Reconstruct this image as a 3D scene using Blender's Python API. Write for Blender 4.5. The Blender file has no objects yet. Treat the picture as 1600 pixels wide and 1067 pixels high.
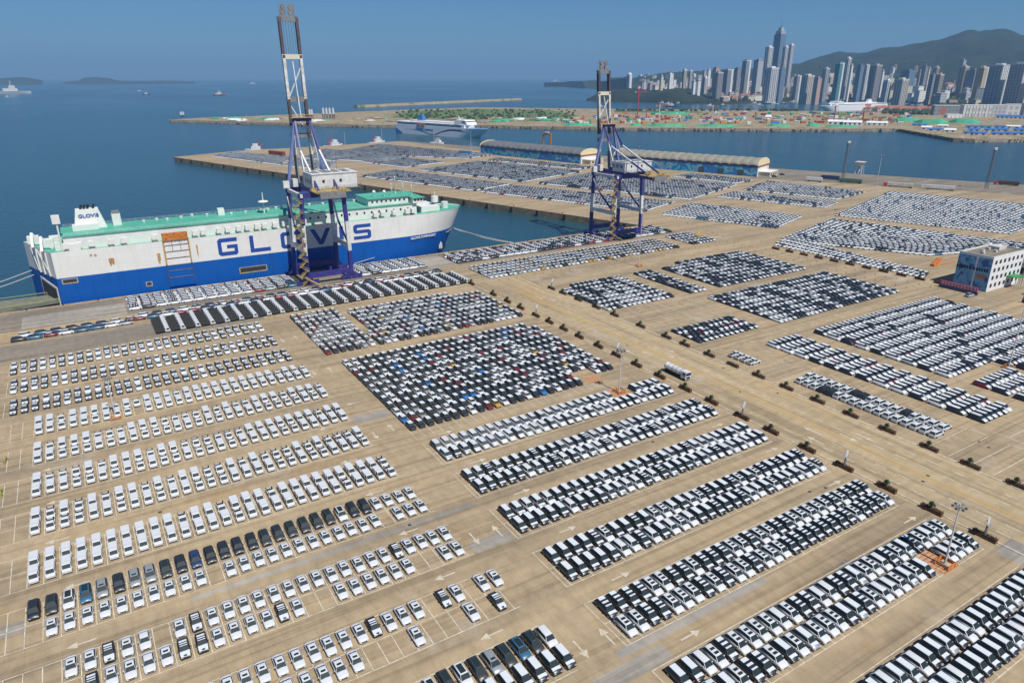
import bpy, bmesh, math, random
import numpy as np
from mathutils import Vector, Matrix, noise

random.seed(7); RNG = np.random.default_rng(7)
S = bpy.context.scene
COL = S.collection

# ------------------------------------------------------------------ camera
FPX, CXP, CYP, HYP, HCAM = 1095.0, 800.0, 533.5, 120.0, 92.0      # focal, centre and horizon in photo pixels; drone height
PITCH = math.atan2(CYP - HYP, FPX)
YAW = math.atan2(721.0, math.hypot(FPX, CYP - HYP))
cam_d = bpy.data.cameras.new('camera'); cam = bpy.data.objects.new('camera', cam_d); COL.objects.link(cam)
cam.location = (0, 0, HCAM); cam.rotation_euler = (math.pi/2 - PITCH, 0, -YAW)
cam_d.sensor_width = 36.0; cam_d.lens = FPX/1600*36; cam_d.clip_start = 1.0; cam_d.clip_end = 90000
S.camera = cam

# ------------------------------------------------------------------ sky, sun, exposure
SUN_EL, SUN_AZ = math.radians(57), math.radians(-86)     # azimuth of the direction TOWARDS the sun, measured from +X
w = bpy.data.worlds.new('World'); S.world = w; w.use_nodes = True
nt = w.node_tree; nt.nodes.clear()
o_ = nt.nodes.new('ShaderNodeOutputWorld'); bg = nt.nodes.new('ShaderNodeBackground'); sk = nt.nodes.new('ShaderNodeTexSky')
sk.sky_type = 'NISHITA'; sk.sun_disc = False; sk.sun_elevation = SUN_EL
sk.sun_rotation = math.pi/2 - SUN_AZ
sk.altitude = 100; sk.air_density = 1.0; sk.dust_density = 0.3; sk.ozone_density = 3.0
hs = nt.nodes.new('ShaderNodeMix'); hs.data_type = 'RGBA'; hs.blend_type = 'MULTIPLY'; hs.inputs[0].default_value = 1.0
hs.inputs[7].default_value = (0.36, 0.65, 1.0, 1)
nt.links.new(sk.outputs[0], hs.inputs[6]); nt.links.new(hs.outputs[2], bg.inputs[0]); nt.links.new(bg.outputs[0], o_.inputs[0])
bg.inputs[1].default_value = 0.057
sun_d = bpy.data.lights.new('sun', 'SUN'); sun_d.energy = 4.3; sun_d.angle = math.radians(0.5); sun_d.color = (1.0, 0.95, 0.87)
sun = bpy.data.objects.new('sun', sun_d); COL.objects.link(sun)
sdir = Vector((math.cos(SUN_EL)*math.cos(SUN_AZ), math.cos(SUN_EL)*math.sin(SUN_AZ), math.sin(SUN_EL)))
sun.rotation_euler = (-sdir).to_track_quat('-Z', 'Y').to_euler(); sun.location = (0, -100, 300)
S.view_settings.view_transform = 'Standard'; S.view_settings.look = 'None'
S.view_settings.exposure = 0.36; S.view_settings.gamma = 1.0; S.view_settings.use_curve_mapping = False
S.render.engine = 'CYCLES'; S.cycles.max_bounces = 6; S.cycles.volume_bounces = 0; S.cycles.transparent_max_bounces = 6
S.cycles.caustics_reflective = False; S.cycles.caustics_refractive = False

# ------------------------------------------------------------------ photo pixel -> place
_F = Vector((math.sin(YAW)*math.cos(PITCH), math.cos(YAW)*math.cos(PITCH), -math.sin(PITCH)))
_R = Vector((math.cos(YAW), -math.sin(YAW), 0)); _U = _R.cross(_F)
def ray(x, y): return _F*FPX + _R*(x - CXP) - _U*(y - CYP)
def G(x, y, z=0.0):
    d = ray(x, y); t = (HCAM - z)/-d.z
    return Vector((d.x*t, d.y*t, z))
def AT(x, y, D):                                   # the point seen at pixel (x, y) at ground distance D
    d = ray(x, y); t = D/math.hypot(d.x, d.y)
    return Vector((d.x*t, d.y*t, HCAM + d.z*t))
def PY(x, y, Y0):
    d = ray(x, y); t = Y0/d.y
    return Vector((d.x*t, Y0, HCAM + d.z*t))

# ------------------------------------------------------------------ materials
MATS = {}
def mat(name, col, rough=0.6, metal=0.0, var=0.0, scale=1.0, coat=0.0, bump=0.0, col2=None, detail=4.0, spec=0.5, coords='Object'):
    if name in MATS: return MATS[name]
    m = bpy.data.materials.new(name); m.use_nodes = True; n = m.node_tree; b = n.nodes['Principled BSDF']
    b.inputs['Base Color'].default_value = (*col, 1); b.inputs['Roughness'].default_value = rough
    b.inputs['Metallic'].default_value = metal; b.inputs['Coat Weight'].default_value = coat; b.inputs['Coat Roughness'].default_value = 0.22
    b.inputs['Specular IOR Level'].default_value = spec
    if var or bump or col2:
        tc = n.nodes.new('ShaderNodeTexCoord'); nz = n.nodes.new('ShaderNodeTexNoise')
        nz.inputs['Scale'].default_value = scale; nz.inputs['Detail'].default_value = detail; nz.inputs['Roughness'].default_value = 0.65
        n.links.new(tc.outputs[coords], nz.inputs['Vector'])
        rp = n.nodes.new('ShaderNodeValToRGB')
        c2 = col2 or tuple(max(0, c*(1 - var)) for c in col)
        rp.color_ramp.elements[0].position = 0.33; rp.color_ramp.elements[1].position = 0.66
        rp.color_ramp.elements[0].color = (*c2, 1); rp.color_ramp.elements[1].color = (*(min(1, c*(1 + var*0.6)) for c in col), 1)
        n.links.new(nz.outputs['Fac'], rp.inputs['Fac']); n.links.new(rp.outputs['Color'], b.inputs['Base Color'])
        if bump:
            bp = n.nodes.new('ShaderNodeBump'); bp.inputs['Strength'].default_value = bump
            n.links.new(nz.outputs['Fac'], bp.inputs['Height']); n.links.new(bp.outputs['Normal'], b.inputs['Normal'])
    MATS[name] = m; return m

M_WHITE = mat('white_paint', (0.56, 0.585, 0.61), 0.42, coat=0.15)
M_BLACK = mat('black_paint', (0.019, 0.023, 0.031), 0.42, coat=0.25)
M_DARK = mat('dark_grey_paint', (0.035, 0.040, 0.045), 0.42, coat=0.2)
M_SILVER = mat('silver_paint', (0.30, 0.325, 0.35), 0.42, metal=0.3, coat=0.15)
M_NAVY = mat('navy_paint', (0.02, 0.04, 0.11), 0.42, coat=0.2)
M_TEAL = mat('steel_blue_paint', (0.03, 0.11, 0.20), 0.42, coat=0.2)
M_FILM = mat('white_protective_film', (0.57, 0.61, 0.65), 0.5)
M_GLASS = mat('dark_glass', (0.018, 0.030, 0.036), 0.5, spec=0.12)
M_TYRE = mat('tyre_rubber', (0.012, 0.012, 0.012), 0.85)
M_RIM = mat('alloy_rim', (0.35, 0.36, 0.37), 0.4, metal=0.7)
M_LAMP = mat('headlamp_glass', (0.55, 0.58, 0.6), 0.15)
M_STEELW = mat('white_steel', (0.62, 0.63, 0.62), 0.5, var=0.18, scale=0.45)
M_STEELB = mat('crane_blue_steel', (0.035, 0.032, 0.20), 0.5, var=0.25, scale=0.5)
M_STEELG = mat('grey_steel', (0.20, 0.20, 0.20), 0.55, var=0.25, scale=0.6)
M_STAIR = mat('faded_yellow_steel', (0.42, 0.30, 0.10), 0.65, var=0.35, scale=0.8)
M_RUST = mat('rusty_steel', (0.26, 0.10, 0.04), 0.8, var=0.45, scale=0.7)
M_CONC = mat('concrete', (0.40, 0.34, 0.25), 0.85, var=0.25, scale=0.3)
M_LINE = mat('road_paint_white', (0.58, 0.54, 0.45), 0.75, var=0.35, scale=0.8)
M_YELLOW = mat('road_paint_yellow', (0.46, 0.28, 0.05), 0.75, col2=(0.38, 0.28, 0.14), scale=0.9)
M_REDP = mat('red_paint', (0.45, 0.03, 0.03), 0.5)
M_ORANGE = mat('orange_paint', (0.55, 0.17, 0.02), 0.55, var=0.2, scale=1.0)
M_HEDGE = mat('hedge_leaves', (0.035, 0.075, 0.02), 0.7, var=0.5, scale=3.0)
M_PLANTER = mat('terracotta_planter', (0.17, 0.065, 0.028), 0.8, var=0.4, scale=1.2)

# ------------------------------------------------------------------ mesh building
class MB:
    def __init__(s): s.v = []; s.f = []; s.m = []
    def add(s, vs, fs, mi=0):
        o = len(s.v); s.v += [tuple(p) for p in vs]
        for f in fs: s.f.append(tuple(i + o for i in f)); s.m.append(mi)
        return s
    def box(s, x0, x1, y0, y1, z0, z1, mi=0):
        return s.add([(x0,y0,z0),(x1,y0,z0),(x1,y1,z0),(x0,y1,z0),(x0,y0,z1),(x1,y0,z1),(x1,y1,z1),(x0,y1,z1)],
                     [(0,3,2,1),(4,5,6,7),(0,1,5,4),(1,2,6,5),(2,3,7,6),(3,0,4,7)], mi)
    def beam(s, p, q, wx, wz, mi=0, w2=None, z2=None):            # a box beam from p to q
        p = Vector(p); q = Vector(q); d = (q - p).normalized()
        up = Vector((0,0,1)) if abs(d.z) < 0.95 else Vector((0,1,0))
        a = d.cross(up).normalized(); b = a.cross(d).normalized()
        w2 = w2 or wx; z2 = z2 or wz; vs = []
        for c, ww, hh in ((p, wx, wz), (q, w2, z2)):
            for i, j in ((-1,-1),(1,-1),(1,1),(-1,1)): vs.append(c + a*(i*ww/2) + b*(j*hh/2))
        return s.add(vs, [(0,1,2,3),(7,6,5,4),(0,4,5,1),(1,5,6,2),(2,6,7,3),(3,7,4,0)], mi)
    def tube(s, p, q, r, r2=None, n=8, mi=0, cap=True):
        p = Vector(p); q = Vector(q); d = (q - p).normalized(); r2 = r if r2 is None else r2
        up = Vector((0,0,1)) if abs(d.z) < 0.95 else Vector((0,1,0))
        a = d.cross(up).normalized(); b = a.cross(d).normalized(); vs = []
        for c, rr in ((p, r), (q, r2)):
            for k in range(n):
                t = 2*math.pi*k/n; vs.append(c + a*(math.cos(t)*rr) + b*(math.sin(t)*rr))
        fs = [(k, (k+1) % n, n + (k+1) % n, n + k) for k in range(n)]
        if cap: fs += [tuple(range(n-1, -1, -1)), tuple(range(n, 2*n))]
        return s.add(vs, fs, mi)
    def prism(s, pts, z0, z1, mi=0):                              # pts counter-clockwise in xy
        n = len(pts)
        return s.add([(x,y,z0) for x,y in pts] + [(x,y,z1) for x,y in pts],
                     [tuple(range(n-1,-1,-1)), tuple(range(n,2*n))] + [(k,(k+1)%n,n+(k+1)%n,n+k) for k in range(n)], mi)
    def xz(s, pts, y0, y1, mi=0):                                 # outline in xz, thickness along y
        n = len(pts)
        return s.add([(x,y0,z) for x,z in pts] + [(x,y1,z) for x,z in pts],
                     [tuple(range(n)), tuple(range(2*n-1,n-1,-1))] + [(n+k,n+(k+1)%n,(k+1)%n,k) for k in range(n)], mi)
    def quad(s, a, b, c, d, mi=0): return s.add([a,b,c,d], [(0,1,2,3)], mi)
    def ball(s, c, r, rz=None, n=8, m=5, mi=0, jit=0.0):
        rz = rz or r; c = Vector(c); vs = [c + Vector((0,0,-rz))]
        for j in range(1, m):
            for k in range(n):
                ph = math.pi*j/m; t = 2*math.pi*k/n; q = 1 + random.uniform(-jit, jit)
                vs.append(c + Vector((math.sin(ph)*math.cos(t)*r*q, math.sin(ph)*math.sin(t)*r*q, -math.cos(ph)*rz*q)))
        vs.append(c + Vector((0,0,rz))); e = len(vs) - 1; fs = []
        for k in range(n): fs.append((0, 1+(k+1)%n, 1+k)); fs.append((e, e-n+k, e-n+(k+1)%n))
        for j in range(m-2):
            for k in range(n): fs.append((1+j*n+k, 1+j*n+(k+1)%n, 1+(j+1)*n+(k+1)%n, 1+(j+1)*n+k))
        return s.add(vs, fs, mi)
    def loft(s, rings, mi=0, closed=True, caps=True):
        n = len(rings[0]); vs = [p for r in rings for p in r]; fs = []
        for i in range(len(rings)-1):
            for k in range(n if closed else n-1): fs.append((i*n+k, i*n+(k+1)%n, (i+1)*n+(k+1)%n, (i+1)*n+k))
        if caps: fs += [tuple(range(n-1,-1,-1)), tuple(range((len(rings)-1)*n, len(rings)*n))]
        return s.add(vs, fs, mi)
    def mesh(s, name, mats, smooth=False):
        me = bpy.data.meshes.new(name); me.from_pydata(s.v, [], s.f)
        for m in (mats if isinstance(mats, (list, tuple)) else [mats]): me.materials.append(m)
        if any(s.m): me.polygons.foreach_set('material_index', s.m)
        if smooth: me.polygons.foreach_set('use_smooth', [True]*len(s.f))
        bm = bmesh.new(); bm.from_mesh(me); bmesh.ops.recalc_face_normals(bm, faces=bm.faces); bm.to_mesh(me); bm.free()
        return me
    def build(s, name, mats, parent=None, smooth=False):
        return obj(name, s.mesh(name, mats, smooth), parent)
def obj(name, me, parent=None):
    o = bpy.data.objects.new(name, me); COL.objects.link(o)
    if parent: o.parent = parent
    return o
def tag(o, label, cat=None, group=None, kind=None):
    if label: o['label'] = label
    if cat: o['category'] = cat
    if group: o['group'] = group
    if kind: o['kind'] = kind
    return o
def thing(name, label, cat, loc=(0,0,0), rz=0.0, group=None):
    o = bpy.data.objects.new(name, None); COL.objects.link(o); o.empty_display_size = 0.5
    o.location = loc; o.rotation_euler = (0,0,rz)
    return tag(o, label, cat, group)
def struct(name, mb, mats, parent=None, label=None, smooth=False):
    o = mb.build(name, mats, parent, smooth)
    if not parent: o['kind'] = 'structure'
    if label: o['label'] = label
    return o
def dup(root, loc, rz, label=None, group=None):
    r = root.copy(); COL.objects.link(r); r.location = loc; r.rotation_euler = (0,0,rz)
    if label: r['label'] = label
    if group: r['group'] = group
    for ch in root.children:
        c = ch.copy(); COL.objects.link(c); c.parent = r
        for g_ in ch.children:
            d = g_.copy(); COL.objects.link(d); d.parent = c
    return r
def text_mesh(body, size, depth, squash=1.0):
    cu = bpy.data.curves.new('lettering', 'FONT'); cu.body = body; cu.size = size; cu.extrude = depth; cu.align_x = 'CENTER'; cu.align_y = 'CENTER'; cu.offset = size*0.02
    t = bpy.data.objects.new('lettering', cu); COL.objects.link(t)
    me = bpy.data.meshes.new_from_object(t.evaluated_get(bpy.context.evaluated_depsgraph_get()))
    bpy.data.objects.remove(t); bpy.data.curves.remove(cu)
    if squash != 1.0:
        for v in me.vertices: v.co.x *= squash
    return me
# ------------------------------------------------------------------ ground, quays and sea
def nodes(m): return m.node_tree.nodes, m.node_tree.links
def ground_mat(name, base, dark, joint=True, along_y=False):
    m = bpy.data.materials.new(name); m.use_nodes = True; N, L = nodes(m); b = N['Principled BSDF']
    b.inputs['Roughness'].default_value = 0.88; b.inputs['Specular IOR Level'].default_value = 0.25
    tc = N.new('ShaderNodeTexCoord')
    def noise_(sc, stretch=(1,1,1), det=5, rough=0.6):
        mp = N.new('ShaderNodeMapping'); mp.inputs['Scale'].default_value = (stretch[1],stretch[0],stretch[2]) if along_y else stretch
        nz = N.new('ShaderNodeTexNoise'); nz.inputs['Scale'].default_value = sc; nz.inputs['Detail'].default_value = det; nz.inputs['Roughness'].default_value = rough
        L.new(tc.outputs['Object'], mp.inputs['Vector']); L.new(mp.outputs['Vector'], nz.inputs['Vector']); return nz.outputs['Fac']
    def ramp(f, a, c0, b_, c1):
        r = N.new('ShaderNodeValToRGB'); e = r.color_ramp.elements; e[0].position = a; e[1].position = b_; e[0].color = (*c0, 1); e[1].color = (*c1, 1); L.new(f, r.inputs['Fac']); return r.outputs['Color']
    def mix(mode, fac, c1, c2):
        x = N.new('ShaderNodeMix'); x.data_type = 'RGBA'; x.blend_type = mode
        if isinstance(fac, float): x.inputs[0].default_value = fac
        else: L.new(fac, x.inputs[0])
        for s_, c in ((6, c1), (7, c2)):
            if isinstance(c, tuple): x.inputs[s_].default_value = (*c, 1)
            else: L.new(c, x.inputs[s_])
        return x.outputs[2]
    c = ramp(noise_(0.012, det=6), 0.35, dark, 0.65, base)
    # stains and tyre dirt drawn out along the lanes
    st = ramp(noise_(0.10, (0.10, 1.0, 1)), 0.38, (0.66, 0.66, 0.68), 0.58, (1.05, 1.03, 1.0)); c = mix('MULTIPLY', 0.7, c, st)
    st2 = ramp(noise_(0.45, (1, 0.5, 1), 6, 0.7), 0.30, (0.66, 0.65, 0.64), 0.60, (1.06, 1.05, 1.05)); c = mix('MULTIPLY', 0.65, c, st2)
    tr = ramp(noise_(0.55, (0.025, 1.0, 1), 3, 0.5), 0.40, (0.62, 0.60, 0.60), 0.47, (1, 1, 1)); c = mix('MULTIPLY', 0.5, c, tr)
    sp = ramp(noise_(1.6, (1, 1, 1), 3, 0.6), 0.24, (0.35, 0.33, 0.32), 0.33, (1, 1, 1)); c = mix('MULTIPLY', 0.6, c, sp)
    rust = ramp(noise_(0.05, (0.25, 1.0, 1), 6, 0.75), 0.58, (0,0,0), 0.72, (0.45,0.45,0.45)); c = mix('MIX', rust, c, (base[0]*0.98, base[1]*0.72, base[2]*0.42))
    pale = ramp(noise_(0.035, (1, 1, 1), 5, 0.7), 0.60, (0,0,0), 0.72, (0.5,0.5,0.5)); c = mix('MIX', pale, c, (0.46, 0.43, 0.37))
    if joint:
        bk = N.new('ShaderNodeTexBrick'); bk.offset = 0.0; bk.inputs['Scale'].default_value = 1.0; bk.inputs['Brick Width'].default_value = 5.5; bk.inputs['Row Height'].default_value = 5.85
        bk.inputs['Mortar Size'].default_value = 0.028; bk.inputs['Mortar Smooth'].default_value = 0.3
        bk.inputs['Color1'].default_value = (1,1,1,1); bk.inputs['Color2'].default_value = (0.93,0.93,0.93,1); bk.inputs['Mortar'].default_value = (0.66,0.64,0.62,1)
        L.new(tc.outputs['Object'], bk.inputs['Vector']); c = mix('MULTIPLY', 0.75, c, bk.outputs['Color'])
    L.new(c, b.inputs['Base Color'])
    MATS[name] = m; return m
M_APRON = ground_mat('tan_concrete_paving', (0.405, 0.318, 0.200), (0.350, 0.280, 0.182))
M_ROADC = ground_mat('road_concrete', (0.44, 0.348, 0.212), (0.395, 0.318, 0.200), True, True)
M_GREYC = ground_mat('grey_concrete_patch', (0.36, 0.335, 0.29), (0.28, 0.262, 0.23), False)
M_ASPH = ground_mat('grey_brown_paving', (0.255, 0.225, 0.18), (0.195, 0.175, 0.145), False)
M_WALL = mat('quay_wall_concrete', (0.23, 0.18, 0.115), 0.9, var=0.45, scale=0.25)

QY = 346.5                                          # the quay edge the ship lies at
OUT = [(-700,-450), (1085,-450), (733,305), (647.6,486.2), (436,1029), (312,1009), (191.6,1003), (109.4,964.8), (313.8,QY), (-700,QY)]
WATER_Z = -4.5
mb = MB(); n = len(OUT)
mb.add([(x,y,0) for x,y in OUT], [tuple(range(n))], 0)
mb.add([(x,y,0) for x,y in OUT] + [(x,y,-9) for x,y in OUT], [(k,n+k,n+(k+1)%n,(k+1)%n) for k in range(n)], 1)
pavement = struct('pavement', mb, [M_APRON, M_WALL], label='tan concrete paving of the car terminal and its pier')

def coping(pts, wd=1.1, h=0.3):
    m_ = MB()
    for (x0,y0),(x1,y1) in zip(pts, pts[1:]):
        d = Vector((x1-x0,y1-y0,0)).normalized(); nrm = Vector((d.y,-d.x,0))*-1
        a = Vector((x0,y0,h/2-0.02)) + nrm*(-wd/2+0.15); b_ = Vector((x1,y1,h/2-0.02)) + nrm*(-wd/2+0.15)
        m_.beam(a, b_, wd, h)
    return m_
M_COPE = mat('quay_coping', (0.37, 0.27, 0.17), 0.85, var=0.3, scale=0.4)
mm = MB()
for p, q in (((-700,QY),(313,QY)), ((313.8,QY),(109.4,964.8)), ((109.4,964.8),(191.6,1003)), ((191.6,1003),(312,1009)), ((312,1009),(436,1029)), ((436,1029),(647.6,486.2)), ((647.6,486.2),(733,305)), ((733,305),(1085,-450))):
    d = (Vector(q) - Vector(p)).normalized(); nn = Vector((-d.y, d.x))
    s_ = -1
    a = Vector(p) + nn*(-0.55); b_ = Vector(q) + nn*(-0.55)
    if (p[0] == 436 or p[0] in (647.6, 733)): a = Vector(p) + nn*(-0.55); b_ = Vector(q) + nn*(-0.55)
    mm.beam((a.x,a.y,0.13), (b_.x,b_.y,0.13), 1.1, 0.3)
struct('quay_coping', mm, M_COPE, pavement)

def sheet(name, pts, z, m, label=None):
    return struct(name, MB().add([(x,y,z) for x,y in pts], [tuple(range(len(pts)))]), m, pavement, label)
def rect(x0, x1, y0, y1): return [(x0,y0),(x1,y0),(x1,y1),(x0,y1)]
sheet('road', rect(150.5, 179.5, -300, 283), 0.008, M_ROADC, 'broad terminal road with faded lane markings')
sheet('paving_patch', rect(-700, 320, 317.5, 344.8), 0.008, M_ASPH, 'grey brown quayside strip below the moored ship')
sheet('paving_patch', rect(-28, 9, 318.5, 336), 0.016, M_GREYC, 'pale grey concrete patch beside the ship stern')
sheet('paving_patch', rect(147, 163, 318.5, 343), 0.016, M_GREYC, 'pale grey concrete patch beside the ship bow')
sheet('paving_patch', [(700,290),(560,560),(470,790),(436,1020),(645,483),(731,303)], 0.008, M_ASPH, 'grey far quay strip behind the warehouses')
sheet('paving_patch', [(560,470),(575,440),(640,340),(690,230),(1050,-430),(1080,-445),(730,303),(646,484)], 0.010, M_ASPH, 'grey truck yard along the far quay')
for r in ((-60,-22,129,132.5), (4.5,64.5,124.5-3.2,124.0-1.2), (56.5,66,106,109.5), (55.5,66.2,174,179)):
    sheet('paving_patch', rect(*r), 0.012, M_GREYC)
sheet('paving_patch', rect(64,101,68.4,70.4), 0.012, M_GREYC, 'pale concrete trench patch in front of the striped roof SUVs')
sheet('paving_patch', rect(56.8,72,64.2,67.6), 0.013, M_GREYC)
sheet('paving_patch', rect(148.5,156,40.5,50.5), 0.012, M_GREYC)
sheet('paving_patch', rect(-300,56,281.5,300), 0.009, M_ASPH, 'grey brown quay road beside the sedan rows')
# a column of yellower patches crossing the left lot lanes
M_PATCHY = ground_mat('yellow_concrete_patch', (0.42,0.335,0.205), (0.36,0.28,0.17), False)
for k, y in enumerate((94.5, 99.8, 112, 118, 135.8, 152.5, 171, 188.5, 206)):
    sheet('paving_patch', rect(7.2 + 0.15*k + random.uniform(-.3,.3), 10.6 + 0.1*k + random.uniform(-.4,.4), y, y + random.uniform(3.5,5.2)), 0.012 + 0.0001*k, M_PATCHY)

# the sea
def sea_mat():
    m = bpy.data.materials.new('sea_water'); m.use_nodes = True; N, L = nodes(m); b = N['Principled BSDF']
    b.inputs['Base Color'].default_value = (0.016, 0.075, 0.112, 1); b.inputs['Roughness'].default_value = 0.14; b.inputs['IOR'].default_value = 1.333
    tc = N.new('ShaderNodeTexCoord'); mp = N.new('ShaderNodeMapping'); mp.inputs['Scale'].default_value = (1, 0.45, 1); mp.inputs['Rotation'].default_value = (0,0,0.6)
    nz = N.new('ShaderNodeTexNoise'); nz.inputs['Scale'].default_value = 0.25; nz.inputs['Detail'].default_value = 6; nz.inputs['Roughness'].default_value = 0.62
    L.new(tc.outputs['Object'], mp.inputs['Vector']); L.new(mp.outputs['Vector'], nz.inputs['Vector'])
    bp = N.new('ShaderNodeBump'); bp.inputs['Strength'].default_value = 0.55; bp.inputs['Distance'].default_value = 1.2
    L.new(nz.outputs['Fac'], bp.inputs['Height']); L.new(bp.outputs['Normal'], b.inputs['Normal'])
    n2 = N.new('ShaderNodeTexNoise'); n2.inputs['Scale'].default_value = 0.0022; n2.inputs['Detail'].default_value = 5
    mp2 = N.new('ShaderNodeMapping'); mp2.inputs['Scale'].default_value = (1, 0.25, 1); mp2.inputs['Rotation'].default_value = (0,0,-0.45)
    L.new(tc.outputs['Object'], mp2.inputs['Vector']); L.new(mp2.outputs['Vector'], n2.inputs['Vector'])
    rp = N.new('ShaderNodeValToRGB'); rp.color_ramp.elements[0].position = 0.35; rp.color_ramp.elements[1].position = 0.7
    rp.color_ramp.elements[0].color = (0.013,0.056,0.083,1); rp.color_ramp.elements[1].color = (0.021,0.076,0.105,1)
    L.new(n2.outputs['Fac'], rp.inputs['Fac']); L.new(rp.outputs['Color'], b.inputs['Base Color'])
    rr = N.new('ShaderNodeMapRange'); rr.inputs[3].default_value = 0.08; rr.inputs[4].default_value = 0.34; L.new(n2.outputs['Fac'], rr.inputs[0]); L.new(rr.outputs[0], b.inputs['Roughness'])
    return m
mb = MB(); K = 96
mb.add([(math.cos(2*math.pi*k/K)*28000, math.sin(2*math.pi*k/K)*28000, WATER_Z) for k in range(K)], [tuple(range(K))])
sea = struct('sea', mb, sea_mat(), label='calm blue sea and harbour basin')

# ------------------------------------------------------------------ painted markings
ZL = 0.022
def lines(name, segs, wd, m=M_LINE, z=ZL, label=None):
    q = MB()
    for (x0,y0),(x1,y1) in segs:
        d = Vector((x1-x0,y1-y0)).normalized(); nx, ny = -d.y*wd/2, d.x*wd/2
        q.add([(x0+nx,y0+ny,z),(x0-nx,y0-ny,z),(x1-nx,y1-ny,z),(x1+nx,y1+ny,z)], [(0,1,2,3)])
    return struct(name, q, m, pavement, label)
M_ARROW = mat('worn_arrow_paint', (0.56, 0.52, 0.43), 0.75, col2=(0.42, 0.35, 0.24), scale=1.1)
def arrow(x, y, ang, L=4.6, w_=0.34):
    q = MB(); c, s = math.cos(ang), math.sin(ang)
    P = lambda a, b_: (x + a*c - b_*s, y + a*s + b_*c, ZL + 0.002)
    q.add([P(-L/2,-w_/2),P(L*0.12,-w_/2),P(L*0.12,w_/2),P(-L/2,w_/2)], [(0,1,2,3)])
    q.add([P(L*0.12,-0.85),P(L/2,0),P(L*0.12,0.85)], [(0,1,2)])
    return struct('painted_arrow', q, M_ARROW, pavement)
for px, ang in [((89,844),'L'),((120,913.7),'L'),((127,1005),'L'),((638,830.4),'L'),((695,900),'L'),((768,991),'L'),((90,783),'L'),((82,732),'L'),
                ((510,669),'L'),((552,630),'L'),((585,770),'L'),((545,720),'L'),
                ((777,829),'U'),((741,841),'D'),((948,993.6),'U'),((907.6,1014),'D'),((611,668),'U'),((586,680),'D'),((515,577),'U'),((490,582),'D'),((441,532),'D'),((462,527),'U'),
                ((887,827),'R'),((970,900),'R'),((1079,992),'R'),((696,676),'R'),((748,720),'R'),((816,768),'R'),((1121,664.5),'R'),((1040,633),'R'),((1206,703),'R'),((1304,755),'R'),((1422,812),'R')]:
    p = G(*px); arrow(p.x, p.y, {'L': math.pi, 'R': 0.0, 'U': math.pi/2, 'D': -math.pi/2}[ang])
# the road: kerb lines, faded yellow centre lines, dashes, turning arrows
lines('edge_line', [((152.0,-250),(152.0,282)), ((178.4,-250),(178.4,262))], 0.30)
lines('centre_line', [((164.6,-250),(164.6,262)), ((165.4,-250),(165.4,262))], 0.42, M_YELLOW)
lines('lane_dash', [((x, y), (x, y+2.9)) for x in (156.3, 160.4, 169.2, 173.4) for y in np.arange(-120, 262, 6.1) if not (x in (160.4,173.4) and 96 < y < 190)], 0.20)
for x, y, a in ((158,100,1),(162,104,1),(167,96,0),(171,94,0),(158,176,1),(162.3,172,1),(167.6,166,0),(171.3,170,0),(167,248,0),(171,243,0)):
    arrow(x, y, math.pi/2 if a else -math.pi/2, 5.5, 0.4)

# drain covers and tar patches in the lanes
M_IRON = mat('iron_cover', (0.05,0.045,0.04), 0.8)
cv = MB().tube((0,0,0),(0,0,0.03),0.42,n=10).mesh('drain_cover', M_IRON)
for k, (px_, py_) in enumerate(((1020,690),(708,600),(1130,575),(1265,768),(1290,762),(1215,614),(1156,612),(980,540),(590,740),(560,575),(250,800),(480,700),(1530,690),(1545,699),(1450,743),(1460,790),(1442,752),(870,770),(640,820),(330,760),(1000,760),(1080,880),(1330,905),(920,620))):
    o = obj('drain_cover', cv, pavement); p = G(px_, py_); o.location = (p.x, p.y, 0.012)
sheet('tar_patch', [(115.5,62.6),(119,62.2),(121,63.4),(119.6,65),(116.4,64.6)], 0.017, mat('tar_black',(0.17,0.15,0.12),0.85,var=.4,scale=1.5))
# ------------------------------------------------------------------ vehicles: front towards -Y, origin on the ground
PAINT = {'white': M_WHITE, 'black': M_BLACK, 'grey': M_DARK, 'silver': M_SILVER, 'navy': M_NAVY, 'teal': M_TEAL,
         'red': mat('red_car_paint', (0.15,0.010,0.018), 0.42, coat=0.2), 'blue': mat('blue_car_paint', (0.02,0.14,0.40), 0.42, coat=0.2),
         'yellow': mat('yellow_car_paint', (0.38,0.25,0.05), 0.42, coat=0.2)}
RGB = {'white': (0.56,0.585,0.61), 'black': (0.017,0.020,0.027), 'grey': (0.04,0.045,0.05), 'silver': (0.28,0.305,0.33), 'navy': (0.02,0.04,0.10), 'teal': (0.03,0.11,0.20),
       'red': (0.16,0.010,0.02), 'blue': (0.02,0.14,0.40), 'yellow': (0.38,0.25,0.05), 'film': (0.57,0.61,0.65)}
DIM = {  # length, width, height, hood end, windscreen top, roof end, rear glass foot (from the front), hood z, belt z, deck z
    'sedan': (4.75, 1.84, 1.46, 1.30, 1.98, 3.45, 4.20, 0.92, 0.98, 1.02),
    'suv':   (5.05, 1.96, 1.76, 1.08, 1.76, 4.42, 4.92, 1.06, 1.12, 1.14),
    'hatch': (4.50, 1.86, 1.58, 1.18, 1.80, 3.72, 4.30, 0.98, 1.03, 1.06)}
M_TAIL = mat('tail_lamp', (0.18,0.01,0.01), 0.3)
def sub(name, mb, m, smooth=False): return (name, mb.mesh(name, m, smooth))
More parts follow.
